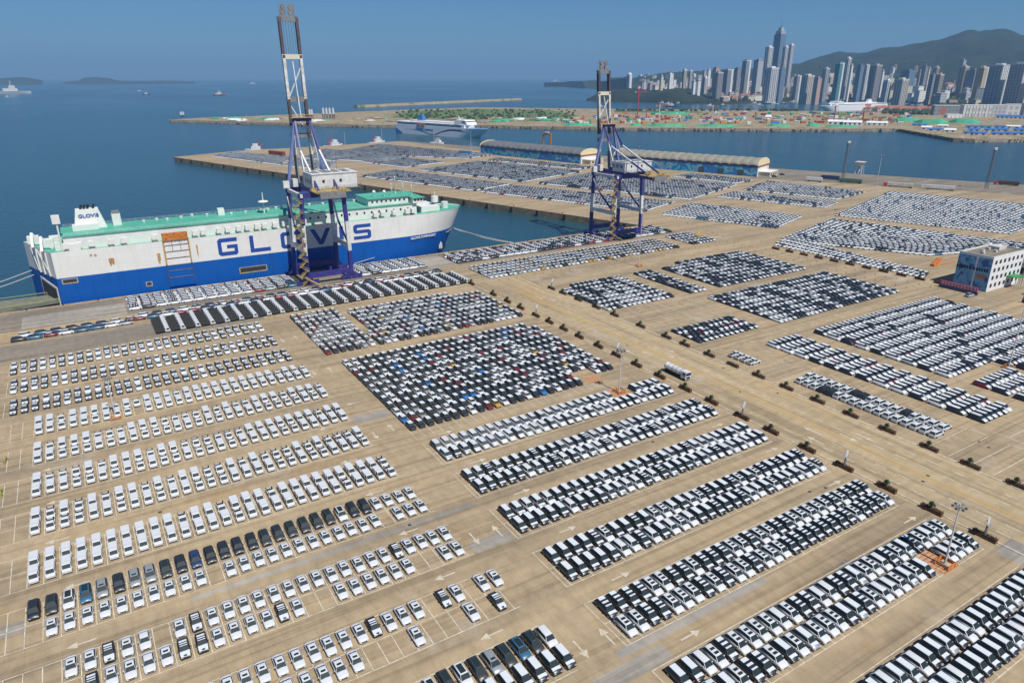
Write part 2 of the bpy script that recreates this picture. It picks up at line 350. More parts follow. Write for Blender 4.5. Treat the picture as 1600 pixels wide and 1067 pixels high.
def car_parts(kind, colour, roof='sunroof', film=False, simple=False):
    L, W, H, a, b, c, d, hz, bz, dz = DIM[kind]; h = W/2; f = -L/2
    B = MB(); rings = []
    for y, zt, k in ((0.0,0.55,0.74),(0.10,0.70,0.90),(0.45,hz-0.10,0.98),(a,hz,1.0),(L*0.5,bz,1.0),(d,dz,0.99),(L-0.28,dz-0.02,0.96),(L-0.06,dz-0.20,0.88),(L,0.60,0.80)):
        zb = 0.34 if y < 0.05 or y > L-0.05 else 0.22
        q = h*k
        pr = [(q*0.93,zb),(q,(zb+zt)*0.48),(q*0.985,zt-0.09),(q*0.86,zt),(0,zt+0.025)]
        rings.append([(x, f+y, z) for x, z in pr] + [(-x, f+y, z) for x, z in reversed(pr[:-1])])
    B.loft(rings)
    # cabin
    hb, hr = h*0.90, h*0.70; z0 = bz-0.05
    lo = [(-hb,f+a+0.02,z0-0.02),(hb,f+a+0.02,z0-0.02),(hb,f+d,z0+0.02),(-hb,f+d,z0+0.02)]
    up = [(-hr,f+b,H-0.07),(hr,f+b,H-0.07),(hr,f+c,H-0.06),(-hr,f+c,H-0.06)]
    rf = [(-hr*0.8,f+b+0.22,H),(hr*0.8,f+b+0.22,H),(hr*0.8,f+c-0.2,H),(-hr*0.8,f+c-0.2,H)]
    B.add(lo+up+rf, [(0,1,5,4),(1,2,6,5),(2,3,7,6),(3,0,4,7),(4,5,9,8),(5,6,10,9),(6,7,11,10),(7,4,8,11),(8,9,10,11)])
    for s in (-1,1): B.box(s*h-0.02 if s > 0 else -h-0.16, h+0.16 if s > 0 else -h+0.02, f+a+0.42, f+a+0.62, bz-0.02, bz+0.13)
    out = [sub('body', B, PAINT[colour], not simple)]
    def inset(p, k, off):                          # a glass panel a little proud of its frame
        p = [Vector(v) for v in p]; cc = sum(p, Vector())/4; nn = (p[1]-p[0]).cross(p[3]-p[0]).normalized()
        return [cc + (v-cc)*k + nn*off for v in p]
    out.append(sub('windscreen', MB().quad(*inset([lo[0],lo[1],up[1],up[0]], 0.97, 0.014)), M_GLASS))
    out.append(sub('rear_window', MB().quad(*inset([lo[2],lo[3],up[3],up[2]], 0.93, 0.014)), M_GLASS))
    for i, j in ((1,2),(3,0)): out.append(sub('side_window', MB().quad(*inset([lo[i],lo[j],up[j],up[i]], 0.93, 0.014)), M_GLASS))
    def flat(y0, y1, hw, z, crown=0.0):
        return MB().add([(-hw,f+y0,z),(hw,f+y0,z),(hw,f+y1,z),(-hw,f+y1,z),(-hw,f+y0,z-0.03),(hw,f+y0,z-0.03),(hw,f+y1,z-0.03),(-hw,f+y1,z-0.03)],
                        [(0,1,2,3),(0,4,5,1),(1,5,6,2),(2,6,7,3),(3,7,4,0)])
    if roof == 'sunroof': out.append(sub('sunroof', flat(b+0.25, b+0.72, hr*0.62, H+0.012), M_GLASS))
    if roof == 'panorama': out.append(sub('sunroof', flat(b+0.22, c-0.45, hr*0.74, H+0.012), M_GLASS))
    if roof == 'twin':
        out.append(sub('sunroof', flat(b+(c-b)*0.13, b+(c-b)*0.33, hr*0.70, H+0.014), M_GLASS)); out.append(sub('sunroof', flat(b+(c-b)*0.49, b+(c-b)*0.69, hr*0.70, H+0.014), M_GLASS))
    if film:
        hd = MB(); q = [(-h*0.84,f+0.52,hz-0.065),(h*0.84,f+0.52,hz-0.065),(h*0.84,f+a-0.02,hz+0.03),(-h*0.84,f+a-0.02,hz+0.03)]
        hd.quad(*q); hd.add([(-h*0.74,f+0.14,0.735),(h*0.74,f+0.14,0.735),q[1],q[0]], [(0,1,2,3)])
        out.append(sub('hood', hd, M_FILM))
        if roof == 'film': out.append(sub('roof', flat(b+0.06, c-0.04, hr*0.93, H+0.010), M_FILM))
        if roof == 'stripes':
            ln = c - b
            for y0, y1 in ((0.01,0.13),(0.34,0.52),(0.70,1.0)): out.append(sub('roof', flat(b+ln*y0, b+ln*y1, hr*0.97, H+0.010), M_FILM))
    if roof == 'roof_film': out.append(sub('roof', flat(b+0.06, c-0.04, hr*0.97, H+0.010), M_FILM))
    if not simple:
        wb = (0.80, L-0.95)
        for y in wb:
            for s in (-1,1):
                w_ = MB().tube((s*(h-0.20), f+y, 0.33), (s*(h+0.012), f+y, 0.33), 0.33, n=12, mi=0); w_.tube((s*(h-0.02), f+y, 0.33), (s*(h+0.022), f+y, 0.33), 0.20, n=8, mi=1)
                out.append(sub('wheel', w_, [M_TYRE, M_RIM]))
        out.append(sub('grille', MB().box(-h*0.52, h*0.52, f-0.015, f+0.10, 0.42, 0.60), M_TYRE))
        for s in (-1,1): out.append(sub('sill_trim_shade', MB().box(*sorted((s*h*0.955, s*(h+0.004))), f+1.20, f+L-1.40, 0.20, 0.40), M_TYRE))  # dark sill trim, its black also painting in wheel shade along the flanks
        for s in (-1,1): out.append(sub('tail_light', MB().box(s*h*0.74-0.14, s*h*0.74+0.14, f+L-0.13, f+L-0.005, 0.66, 0.84), M_TAIL))
        for s in (-1,1): out.append(sub('headlight', MB().box(s*h*0.62-0.19, s*h*0.62+0.19, f+0.035, f+0.30, 0.60, 0.705), M_LAMP))
    else:
        for y in (0.80, L-0.95): out.append(sub('wheel', MB().box(-h-0.01, h+0.01, f+y-0.3, f+y+0.3, 0.02, 0.60), M_TYRE))
    return out
def truck_parts(boxed):
    L, h = 4.35, 0.82; f = -L/2; out = []
    ca = MB()                                                   # cab-over cab with raked screen
    pr = [(f,0.42),(f+0.02,0.82),(f+0.10,0.94),(f+0.58,1.08),(f+1.16,1.74),(f+1.32,1.80),(f+1.98,1.80),(f+2.02,0.50)]
    n_ = len(pr); vs = [(-h,y,z) for y,z in pr] + [(h,y,z) for y,z in pr]
    vs = [(x*(0.88 if z > 1.5 else 1.0), y, z) for x,y,z in vs]
    ca.add(vs, [tuple(range(n_)), tuple(range(2*n_-1,n_-1,-1))] + [(k,(k+1)%n_,n_+(k+1)%n_,n_+k) for k in range(n_)])
    for s in (-1,1): ca.box(s*(h+0.10)-0.08, s*(h+0.10)+0.08, f+0.35, f+0.43, 1.1, 1.42)
    out.append(sub('cab', ca, M_WHITE))
    out.append(sub('windscreen', MB().quad((-h*0.93,f+0.575,1.105),(h*0.93,f+0.575,1.105),(h*0.83,f+1.105,1.72),(-h*0.83,f+1.105,1.72)), M_GLASS))
    for s in (-1,1): out.append(sub('side_window', MB().quad((s*h*1.0,f+0.78,1.12),(s*h*1.0,f+1.9,1.12),(s*h*0.91,f+1.86,1.66),(s*h*0.91,f+1.22,1.66)), M_GLASS))
    out.append(sub('chassis', MB().box(-h*0.7,h*0.7,f+0.5,f+L-0.08,0.30,0.52), M_TYRE))
    if boxed: out.append(sub('cargo_box', MB().loft([[(-h-0.03,y,0.55),(h+0.03,y,0.55),(h+0.03,y,1.78),(h*0.86,y,1.87),(-h*0.86,y,1.87),(-h-0.03,y,1.78)] for y in (f+2.08,f+L)]), M_WHITE))
    else:
        bd = MB().box(-h,h,f+2.08,f+L,0.54,0.66)
        for x0,x1,y0,y1 in ((-h,-h+0.05,f+2.08,f+L),(h-0.05,h,f+2.08,f+L),(-h+0.05,h-0.05,f+2.08,f+2.13),(-h+0.05,h-0.05,f+L-0.05,f+L)): bd.box(x0,x1,y0,y1,0.66,1.02)
        out.append(sub('cargo_bed', bd, M_WHITE))
        out.append(sub('bed_rack', MB().box(-h*0.8,h*0.8,f+L-0.75,f+L-0.2,0.66,0.92).box(-h*0.95,-h*0.75,f+L-0.3,f+L+0.12,0.9,1.25).box(h*0.6,h*0.95,f+L-0.25,f+L+0.1,0.9,1.2), M_TYRE))
    for y in (0.62, L-0.85):
        for s in (-1,1):
            w_ = MB().tube((s*(h-0.22),f+y,0.29),(s*(h-0.01),f+y,0.29),0.29,n=10); w_.tube((s*(h-0.03),f+y,0.29),(s*(h+0.005),f+y,0.29),0.17,n=8,mi=1)
            out.append(sub('wheel', w_, [M_TYRE, M_RIM]))
    for s in (-1,1): out.append(sub('headlight', MB().box(s*h*0.70-0.15,s*h*0.70+0.15,f-0.02,f+0.05,0.66,0.84), M_LAMP))
    return out
def light_truck_parts():
    L, h, f = 5.2, 0.92, -2.6; out = []
    ca = MB().add([(x,y,z) for x in (-h,h) for y,z in ((f,0.5),(f+0.03,1.0),(f+0.42,2.0),(f+1.85,2.05),(f+1.9,0.5))], [(0,1,2,3,4),(9,8,7,6,5)] + [(k,(k+1)%5,5+(k+1)%5,5+k) for k in range(5)])
    out.append(sub('cab', ca, M_WHITE)); out.append(sub('windscreen', MB().quad((-h*.92,f+0.045,1.08),(h*.92,f+0.045,1.08),(h*.92,f+0.38,1.93),(-h*.92,f+0.38,1.93)), M_GLASS))
    for s in (-1,1): out.append(sub('side_window', MB().quad((s*(h+.006),f+0.35,1.15),(s*(h+.006),f+1.35,1.15),(s*(h+.006),f+1.35,1.8),(s*(h+.006),f+0.55,1.8)), M_GLASS))
    bd = MB().box(-h,h,f+2.02,f+L,0.72,0.86)
    for x0,x1,y0,y1 in ((-h,-h+.06,f+2.02,f+L),(h-.06,h,f+2.02,f+L),(-h+.06,h-.06,f+2.02,f+2.08),(-h+.06,h-.06,f+L-.06,f+L)): bd.box(x0,x1,y0,y1,0.86,1.22)
    bd.box(-h+.06,h-.06,f+3.2,f+3.26,0.86,1.0); out.append(sub('cargo_bed', bd, mat('bed_black_grey',(0.045,0.045,0.045),0.7,var=.4,scale=1.5))); out.append(sub('chassis', MB().box(-h*.6,h*.6,f+.6,f+L-.2,.4,.72), M_TYRE))
    for y in (0.75,4.2): out.append(sub('wheel', MB().box(-h*.98,h*.98,f+y-.32,f+y+.32,.02,.64), M_TYRE))
    return out
def pickup_parts(colour):
    L, h, f = 5.30, 0.93, -2.65; out = []
    B = MB(); rings = []
    for y, zt, k in ((0,0.72,0.85),(0.15,0.92,0.95),(1.25,1.12,1.0),(1.3,1.14,1.0),(3.35,1.14,1.0),(3.4,1.12,1.0),(5.3,1.12,0.98)):
        q = h*k; pr = [(q*0.95,0.4),(q,0.75),(q*0.98,zt-0.05),(q*0.88,zt)]
        rings.append([(x,f+y,z) for x,z in pr] + [(-x,f+y,z) for x,z in reversed(pr)])
    B.loft(rings)
    hb, hr = h*0.9, h*0.72
    lo = [(-hb,f+1.3,1.10),(hb,f+1.3,1.10),(hb,f+3.35,1.10),(-hb,f+3.35,1.10)]; up = [(-hr,f+1.95,1.78),(hr,f+1.95,1.78),(hr,f+3.1,1.80),(-hr,f+3.1,1.80)]
    B.add(lo+up, [(0,1,5,4),(1,2,6,5),(2,3,7,6),(3,0,4,7),(4,5,6,7)]); out.append(sub('body', B, PAINT[colour], False))
    def ins(p,k,o):
        p=[Vector(v) for v in p]; cc=sum(p,Vector())/4; nn=(p[1]-p[0]).cross(p[3]-p[0]).normalized(); return [cc+(v-cc)*k+nn*o for v in p]
    out.append(sub('windscreen', MB().quad(*ins([lo[0],lo[1],up[1],up[0]],0.92,0.012)), M_GLASS)); out.append(sub('rear_window', MB().quad(*ins([lo[2],lo[3],up[3],up[2]],0.8,0.012)), M_GLASS))
    for i,j in ((1,2),(3,0)): out.append(sub('side_window', MB().quad(*ins([lo[i],lo[j],up[j],up[i]],0.86,0.012)), M_GLASS))
    out.append(sub('cargo_bed', MB().box(-h*0.80,h*0.80,f+3.55,f+5.15,1.05,1.135), M_TYRE))
    for y in (0.95,4.25):
        for s in (-1,1): out.append(sub('wheel', MB().tube((s*(h-0.24),f+y,0.38),(s*(h+0.01),f+y,0.38),0.38,n=10), M_TYRE))
    return out

VARIANT = {  # key: (kind, build, words, body rgb, roof rgb, hood rgb, roof pattern)
 'sed_w':  ('sedan', lambda s: car_parts('sedan','white','sunroof',simple=s), 'white sedan with dark sunroof', 'white','white','white','sun'),
 'sed_p':  ('sedan', lambda s: car_parts('sedan','white','plain',simple=s), 'plain white sedan without sunroof', 'white','white','white',None),
 'sed_k':  ('sedan', lambda s: car_parts('sedan','black','stripes',True,simple=s), 'black sedan with white film panels', 'black','film','film','stripe'),
 'sed_d':  ('sedan', lambda s: car_parts('sedan','black','sunroof',simple=s), 'all black sedan', 'black','black','black',None),
 'suv_b':  ('suv', lambda s: car_parts('suv','white','twin',simple=s), 'white SUV, two dark roof windows', 'white','white','white','twin'),
 'suv_p':  ('suv', lambda s: car_parts('suv','white','plain',simple=s), 'white SUV with closed roof', 'white','white','white',None),
 'suv_f':  ('suv', lambda s: car_parts('suv','black','film',True,simple=s), 'black SUV, white hood and roof', 'black','film','film',None),
 'suv_s':  ('suv', lambda s: car_parts('suv','black','stripes',True,simple=s), 'black SUV with white striped roof', 'black','film','film','stripe'),
 'suv_g':  ('suv', lambda s: car_parts('suv','silver','film',True,simple=s), 'silver SUV, white hood and roof', 'silver','film','film',None),
 'suv_d':  ('suv', lambda s: car_parts('suv','black','plain',simple=s), 'all black SUV', 'black','black','black',None),
 'suv_k':  ('suv', lambda s: car_parts('suv','grey','panorama',simple=s), 'dark grey SUV with glass roof', 'grey','grey','grey','twin'),
 'suv_n':  ('suv', lambda s: car_parts('suv','navy','sunroof',simple=s), 'navy blue SUV with sunroof', 'navy','navy','navy',None),
 'suv_t':  ('suv', lambda s: car_parts('suv','teal','panorama',simple=s), 'steel blue SUV with glass roof', 'teal','teal','teal','twin'),
 'suv_l':  ('suv', lambda s: car_parts('suv','white','panorama',simple=s), 'white SUV with long glass roof', 'white','white','white','twin'),
 'suv_v':  ('suv', lambda s: car_parts('suv','silver','sunroof',simple=s), 'silver SUV with dark sunroof', 'silver','silver','silver','sun'),
 'suv_r':  ('suv', lambda s: car_parts('suv','red','film',True,simple=s), 'dark red SUV, white hood', 'red','film','film',None),
 'hat_f':  ('hatchback', lambda s: car_parts('hatch','black','film',True,simple=s), 'black hatchback, white hood and roof', 'black','film','film',None),
 'hat_w':  ('hatchback', lambda s: car_parts('hatch','white','plain',simple=s), 'white hatchback', 'white','white','white',None),
 'hat_k':  ('hatchback', lambda s: car_parts('hatch','black','roof_film',simple=s), 'black hatchback, white roof', 'black','film','black',None),
 'hat_g':  ('hatchback', lambda s: car_parts('hatch','silver','roof_film',simple=s), 'silver hatchback, white roof', 'silver','film','silver',None),
 'hat_r':  ('hatchback', lambda s: car_parts('hatch','red','roof_film',simple=s), 'dark red hatchback, white roof', 'red','film','red',None),
 'hat_b':  ('hatchback', lambda s: car_parts('hatch','blue','roof_film',simple=s), 'bright blue hatchback, white roof', 'blue','film','blue',None),
 'hat_y':  ('hatchback', lambda s: car_parts('hatch','yellow','roof_film',simple=s), 'mustard yellow hatchback, white roof', 'yellow','film','yellow',None),
 'trk_b':  ('truck', lambda s: truck_parts(True), 'white mini truck, closed cargo box', 'white','white','white','box'),
 'trk_o':  ('truck', lambda s: truck_parts(False), 'white mini truck, open cargo bed', 'white','white','white','box'),
 'lgt':    ('light truck', lambda s: light_truck_parts(), 'light truck', 'white','white','white','box'),
 'cro_w':  ('crossover', lambda s: car_parts('suv','white','sunroof',simple=s), 'white SUV, nose to road', 'white','white','white',None),
 'cro_k':  ('crossover', lambda s: car_parts('suv','black','plain',simple=s), 'black SUV, nose to road', 'black','black','black',None),
 'pik_w':  ('pickup', lambda s: pickup_parts('white'), 'white pickup with dark cargo bed', 'white','white','white',None),
 'pik_k':  ('pickup', lambda s: pickup_parts('black'), 'black pickup truck', 'black','black','black',None)}
LOWDIM = {'light truck':'suv','crossover':'suv','sedan':'sedan','suv':'suv','hatchback':'hatch','truck':'suv','pickup':'suv'}

CARS = []                                                     # (x, y, heading, variant, where, always_stuff)
def put(x, y, rz, v, where=None, spot=''): CARS.append((x, y, rz, v, where, spot))
def nth(k): return '%d%s' % (k, 'th' if 10 <= k % 100 <= 20 else {1:'st',2:'nd',3:'rd'}.get(k % 10, 'th'))
def pick(ws):
    t = random.random()*sum(w_ for _, w_ in ws)
    for k, w_ in ws:
        t -= w_
        if t <= 0: return k
    return ws[-1][0]
PX = 2.75
def row(x0, x1, yf, chooser, where, depth=2, step=5.45, px=PX, skip=(), rz=0.0, jit=0.07):
    """bays from x0 to x1, noses on the line y = yf, `depth` cars nose to tail"""
    n_ = int(round((x1 - x0)/px))
    for i in range(n_):
        for j in range(depth):
            if (i, j) in skip: continue
            v = chooser(i, j) if callable(chooser) else pick(chooser)
            if v is None: continue
            L = DIM.get({'sedan':'sedan','suv':'suv','hatchback':'hatch'}.get(VARIANT[v][0], ''), (4.4,))[0]
            put(x0 + (i+0.5)*px + random.uniform(-jit,jit), yf + 0.45 + L/2 + j*step + random.uniform(-0.16,0.16), rz + random.uniform(-.012,.012), v, where,
                '%s from %s, %s file' % (nth(n_ - i), 'planter road' if x1 > 100 else 'cross lane', 'front' if j == 0 else 'rear'))
def block(x0, x1, y0, y1, ws, where=None, px=PX, py=4.95, hole=None, rz=0.0, run=0.0):
    nx = int((x1-x0)/px + 0.3); ny = int((y1-y0)/py + 0.3)
    for i in range(nx):
        last = None
        for j in range(ny):
            x = x0 + (i+0.5)*px; y = y0 + (j+0.5)*py
            if hole and hole(x, y): continue
            v = last if (last and random.random() < run) else pick(ws); last = v
            put(x + random.uniform(-.05,.05), y + random.uniform(-.1,.1), rz + random.uniform(-.012,.012), v, where, '%s from planter road, %s line' % (nth(int((150-x)/px)), nth(j+1)))
def block_side(x0, x1, y0, y1, ws, where=None, px=5.1, py=2.3, run=0.6):
    nx = int((x1-x0)/px + 0.3); ny = int((y1-y0)/py + 0.3)
    for i in range(nx):
        last = None
        for j in range(ny):
            v = last if (last and random.random() < run) else pick(ws); last = v
            put(x0 + (i+0.5)*px + random.uniform(-.25,.25), y0 + (j+0.5)*py, math.pi/2 + random.uniform(-.02,.02), v, where)
def quadlot(a, b, c, d, ws, pu=2.75, pv=5.0, run=0.3, turn=False):
    """a-b and d-c run across, a-d and b-c along; cars point across"""
    a, b, c, d = (Vector(p) for p in (a, b, c, d))
    nu = int((a-d).length/pu); nv = int(((a-b).length + (d-c).length)/2/pv)
    for j in range(nv):
        last = None
        for i in range(nu):
            u = (i+0.5)/nu; v_ = (j+0.5)/nv
            p = a*(1-u)*(1-v_) + d*u*(1-v_) + b*(1-u)*v_ + c*u*v_
            ac = (b-a)*(1-u) + (c-d)*u
            v = last if (last and random.random() < run) else pick(ws); last = v
            put(p.x + random.uniform(-.15,.15), p.y + random.uniform(-.15,.15), math.atan2(ac.y, ac.x) - math.pi/2 + random.uniform(-.03,.03), v)

# --- the left lot
SED = [('sed_w',8),('sed_p',2)]
S_SED = [('sed_w',2.4),('sed_p',3),('sed_k',4)]
row(-29.9, 53.4, 266.2, S_SED, 'quay road sedan row', 2, 5.9)
row(-29.3, 53.4, 248.4, lambda i,j: pick([('sed_k',5),('sed_p',4)]), 'middle quay sedan row', 2, 5.9)
row(-28.8, 54.0, 230.8, lambda i,j: pick([('sed_k',7),('sed_p',3)]), 'truck side sedan row', 2, 5.9)
def trk(p): return lambda i, j: 'trk_o' if random.random() < p else 'trk_b'
T_ORD = ('first','second','third','fourth','fifth')
for k, (yf, p) in enumerate(((213.0,0.12),(195.2,0.4),(177.2,0.5),(160.0,0.5),(141.9,0.12))):
    row(-22.2, 55.6, yf, trk(p), '%s mini truck row' % T_ORD[k], 2, 5.05, skip={(9,0)} if k == 0 else ())
D1B = 'suv_d suv_k suv_l suv_t suv_v suv_d suv_v suv_v suv_k suv_d suv_n suv_d suv_d suv_d suv_d suv_k suv_k suv_k suv_k suv_k suv_k suv_l suv_d suv_d sed_w sed_w sed_w sed_w sed_w'.split()
def d1(i, j):
    if j == 1: return D1B[i] if i < len(D1B) else None
    return None if i in (0,11,24,28) else 'sed_w'
row(-22.0, 55.6, 124.2, d1, 'dark SUV backed row', 2, 6.2)
def d2(i, j):
    if j == 1:
        return None if i in (0,1,7) else {4:'sed_k',6:'sed_p',9:'sed_k',23:'sed_k'}.get(i, 'sed_w')
    return None if i in (0,1,2,16,17,24,25) else {3:'sed_k',4:'sed_w',6:'sed_p',8:'sed_k',9:'sed_k',14:'sed_k'}.get(i, 'sed_w')
row(-22.0, 55.8, 106.2, d2, 'row after dark SUVs', 2, 5.85)
def d3(i, j):
    if j == 1: return None if i in (20,23) else {16:'sed_k',21:'sed_k',26:'sed_k'}.get(i, 'sed_w')
    return None if i in (15,16,17,19,20,21,23,25) or i > 27 else {24:'sed_k'}.get(i, 'sed_w')
row(-14.5, 56.6, 88.2, d3, 'half empty sedan row', 2, 5.85)
D4B = ['suv_p','suv_l','suv_k','suv_l','suv_k','suv_v','suv_k','suv_t','suv_k']
row(-14.5, 56.4, 70.6, lambda i,j: (D4B[(i-16) % 9] if j == 1 else 'suv_f'), 'grey SUV row', 2, 5.3)
row(-14.5, 56.4, 53.0, lambda i,j: pick([('suv_f',3),('suv_p',2)]), None, 2, 5.85)
# --- the right lot: seven double rows
def mixrow(a): return lambda i, j: pick(a)
RW = [(141.6,[('suv_g',4),('suv_p',3),('suv_f',3)]),(123.9,[('suv_f',4),('suv_p',2.5),('suv_s',2.5),('suv_g',1.6)]),(105.8,[('suv_f',5),('suv_p',2.5),('suv_s',1.5),('suv_g',2)]),
      (88.0,[('suv_f',6),('suv_s',2),('suv_b',1),('suv_p',1)]),(70.4,[('suv_s',5),('suv_b',5)]),(51.9,[('suv_b',4),('suv_s',3.5),('suv_p',2),('suv_f',1.5),('suv_g',1.2)]),(33.2,[('suv_f',3),('suv_p',5),('suv_g',4),('suv_r',.3)])]
R_ORD = ('first','second','third','fourth','fifth','sixth','seventh')
for k, (yf, ws) in enumerate(RW):
    sk = {(24,0),(23,0)} if k == 5 else ({(22,1),(23,1),(24,1)} if k == 0 else ())
    row(67.6, 147.4, yf, mixrow(ws), '%s SUV row' % R_ORD[k], 2, 5.38, skip=sk)
row(67.6, 147.4, 15.0, mixrow(RW[6][1]), None, 2, 5.22)
# --- hatchback blocks beside the road
HAT = [('hat_f',1.2),('hat_w',4.0),('hat_k',10.5),('hat_g',2.6),('hat_r',0.8),('hat_b',0.55),('hat_y',0.3)]
block(66.4, 143.5, 161.6, 223, HAT, 'big mixed block', py=4.9, hole=lambda x,y: 126 < x < 135 and y < 169 or (x > 134 and y < 164.5) or (x > 140 and y > 214))
block(64.3, 84.2, 229.3, 277, [('hat_w',4),('hat_f',2),('hat_g',2),('hat_k',5),('hat_r',0.5)], 'quay side block', py=4.9, hole=lambda x,y: x > 82 and y > 243 and False)
block(86.8, 146.5, 229.3, 276, HAT, 'quay side block', py=4.9, hole=lambda x,y: x > 134 and y > 268)
block(84.2, 86.8, 229.3, 243, HAT, 'quay side block', py=4.9)
# --- quay rows
for i in range(25):
    for j in range(7): put(18.7 + i*5.45, 285.9 + j*2.72, math.pi/2 + random.uniform(-.01,.01), 'lgt', 'light truck rows', '%s file from planter road, %s from sedan rows' % (nth(25-i), nth(j+1)))
MIXQ = [('suv_p',4),('suv_d',1.6),('hat_r',2.2),('suv_t',2.2),('suv_n',1.2),('suv_v',1.3),('suv_k',1)]
for i in range(35):
    for jj, yy in enumerate((303.9, 308.3) if i < 8 else (307.6, 311.0)):
        if random.random() < 0.96: put(-28.2 + i*5.1 + (2.2 if jj else 0), yy + random.uniform(-.15,.15), math.pi/2, pick(MIXQ))
QC = [('suv_p',6),('suv_b',3),('suv_f',1.5),('suv_t',0.5),('suv_r',0.4),('suv_g',2)]
block_side(10.0, 83.0, 322.0, 341.5, QC, py=2.7, run=0.85)
block_side(112.5, 148.0, 322.5, 341.0, QC, py=2.7, run=0.85)
block_side(163.8, 320, 320.5, 339.5, [('suv_p',5),('suv_r',2.4),('suv_d',2),('hat_r',0.8),('suv_k',1)], run=0.25)
block(163.5, 291.5, 286.0, 312, [('hat_w',6),('hat_f',2),('hat_k',1.4),('hat_y',1.2),('hat_g',1)], py=4.6)
block(301.5, 321.5, 287.5, 314, [('hat_f',5),('hat_w',3),('hat_k',2)])
# --- blocks across the road
KW = [('sed_k',5),('sed_p',4.2),('sed_d',3.4)]
block(180.6, 219, 216.6, 257, KW, run=0.55, hole=lambda x,y: y > 252 and x < 190)
block(228, 240.3, 216.6, 255.5, [('sed_d',4),('sed_k',3),('sed_p',3)], run=0.4)
block(247, 309.5, 216.8, 260, KW, run=0.6, hole=lambda x,y: y > 255 and x < 262)
block(229.2, 311.5, 168.4, 207.5, KW, run=0.55)
block(185, 217.6, 168.8, 185.2, [('sed_k',5),('sed_d',2),('suv_r',0.6)], py=5.3)
for k in range(10):
    row(230.6 if k < 9 else 258, 312.4, 149.2 - 5.78*k, [('suv_p',4),('suv_f',5),('suv_g',1.5),('suv_d',0.7),('suv_r',0.5)], None, 1)
for k in range(4): row(232 if k > 1 else 259, 312, 149.2 - 5.78*(10+k), [('suv_p',4),('suv_f',5),('suv_d',1)], None, 1)
for k in range(2): row(232, 254, 96.6 - 5.78*k - 5.0, [('suv_f',4),('suv_p',4),('suv_r',0.6)], None, 1)
for k in range(13):
    row(204.4 + 0.17*k, 221.2 + 0.17*k, 149.6 - 5.78*k, [('suv_f',6),('suv_p',2.5),('suv_r',1)], None, 1)
for i in range(17):
    y = 84.3 + i*2.66
    put(188.4 - 0.1*i*0.3, y, math.pi/2, 'cro_k' if i in (12,13) else 'cro_w', 'roadside file lot', '%s from empty bays, road side file' % nth(i+1)); 
    if i > 1 or True: put(194.0 - 0.1*i*0.3, y + 0.9, math.pi/2, 'cro_k' if i in (4,9,10) else 'cro_w', 'roadside file lot', '%s from empty bays, lot side file' % nth(i+1))
for i in range(4): put(187.0, 145.6 + i*2.75, math.pi/2, 'pik_w', 'lone pickup four', '%s from the roadside files' % nth(i+1))
# --- the pier and the far lots
FAR = [('suv_p',11),('suv_f',2),('suv_d',1.2),('suv_g',1.5),('suv_n',0.9),('hat_w',6),('suv_t',0.9)]
FARR = FAR + [('suv_r',1.6),('hat_r',1.2)]
VAN = [('suv_p',6),('suv_g',3),('suv_f',2),('hat_w',4),('suv_t',0.7)]
quadlot((239.8,675.9),(287.7,701.7),(336.5,549.5),(289.9,533.8), FARR)
quadlot((292.2,526.1),(334.4,545),(397.0,400.9),(348.3,382.3), FARR)
quadlot((308.7,688.7),(402.3,727.8),(447.3,588),(355.4,556.6), FAR)
quadlot((360.0,543.6),(452.6,575.7),(509,439),(413.8,402.6), FARR)
quadlot((284.6,792.8),(335.3,825.6),(364.3,737),(305.6,716.4), FAR)
quadlot((150.6,950),(184.7,985),(230,880),(197.7,810), VAN)
quadlot((200,800),(232,872),(258,800),(228,735), FAR)
quadlot((286.0,909.6),(385.4,990),(452.2,782),(404.3,758.1), FAR)
quadlot((240,870),(278,905),(300,850),(262,815), VAN)
quadlot((415.7,731.2),(437,745),(480.4,612),(455.8,605.6), FARR)
quadlot((499.6,512.5),(532,518.5),(546.4,452.5),(515.6,446.3), FARR)
quadlot((349.7,366.8),(401.7,389.1),(429.6,309.6),(381.8,293.0), FAR)
quadlot((442.1,402.2),(475.5,413),(502.3,332.5),(474.4,323.2), FAR)
quadlot((490.9,416.6),(550.0,440.7),(571.0,354),(514.8,341.9), FAR)
quadlot((451.9,301.0),(590,345),(625,220),(490.9,204.1), VAN, pv=5.6)
quadlot((352.6,268.3),(438.0,293.6),(470,176),(391.9,200.3), FAR)
quadlot((339.0,262.3),(362.0,265.8),(352,178),(344.8,176.0), FAR)
quadlot(G(472,248).xy, G(508,234).xy, G(640,246.5).xy, G(606,255).xy, FAR)
for x, y, r in ((382,172,1.2),(386,175,1.2),(390,170,1.3),(394,174,1.2),(379,168,1.4)): put(x, y, r, pick([('suv_d',2),('suv_p',2)]))
put(332, 148.5, 1.55, 'suv_v', 'driving past the red lettered banner board'); put(353, 128, 1.6, 'suv_p', 'standing alone before the blue gatehouse')
for p in ((590,474),(596,470),(604,466),(585,460)): put(*p, 0.4, pick([('suv_d',1),('suv_k',1)]))

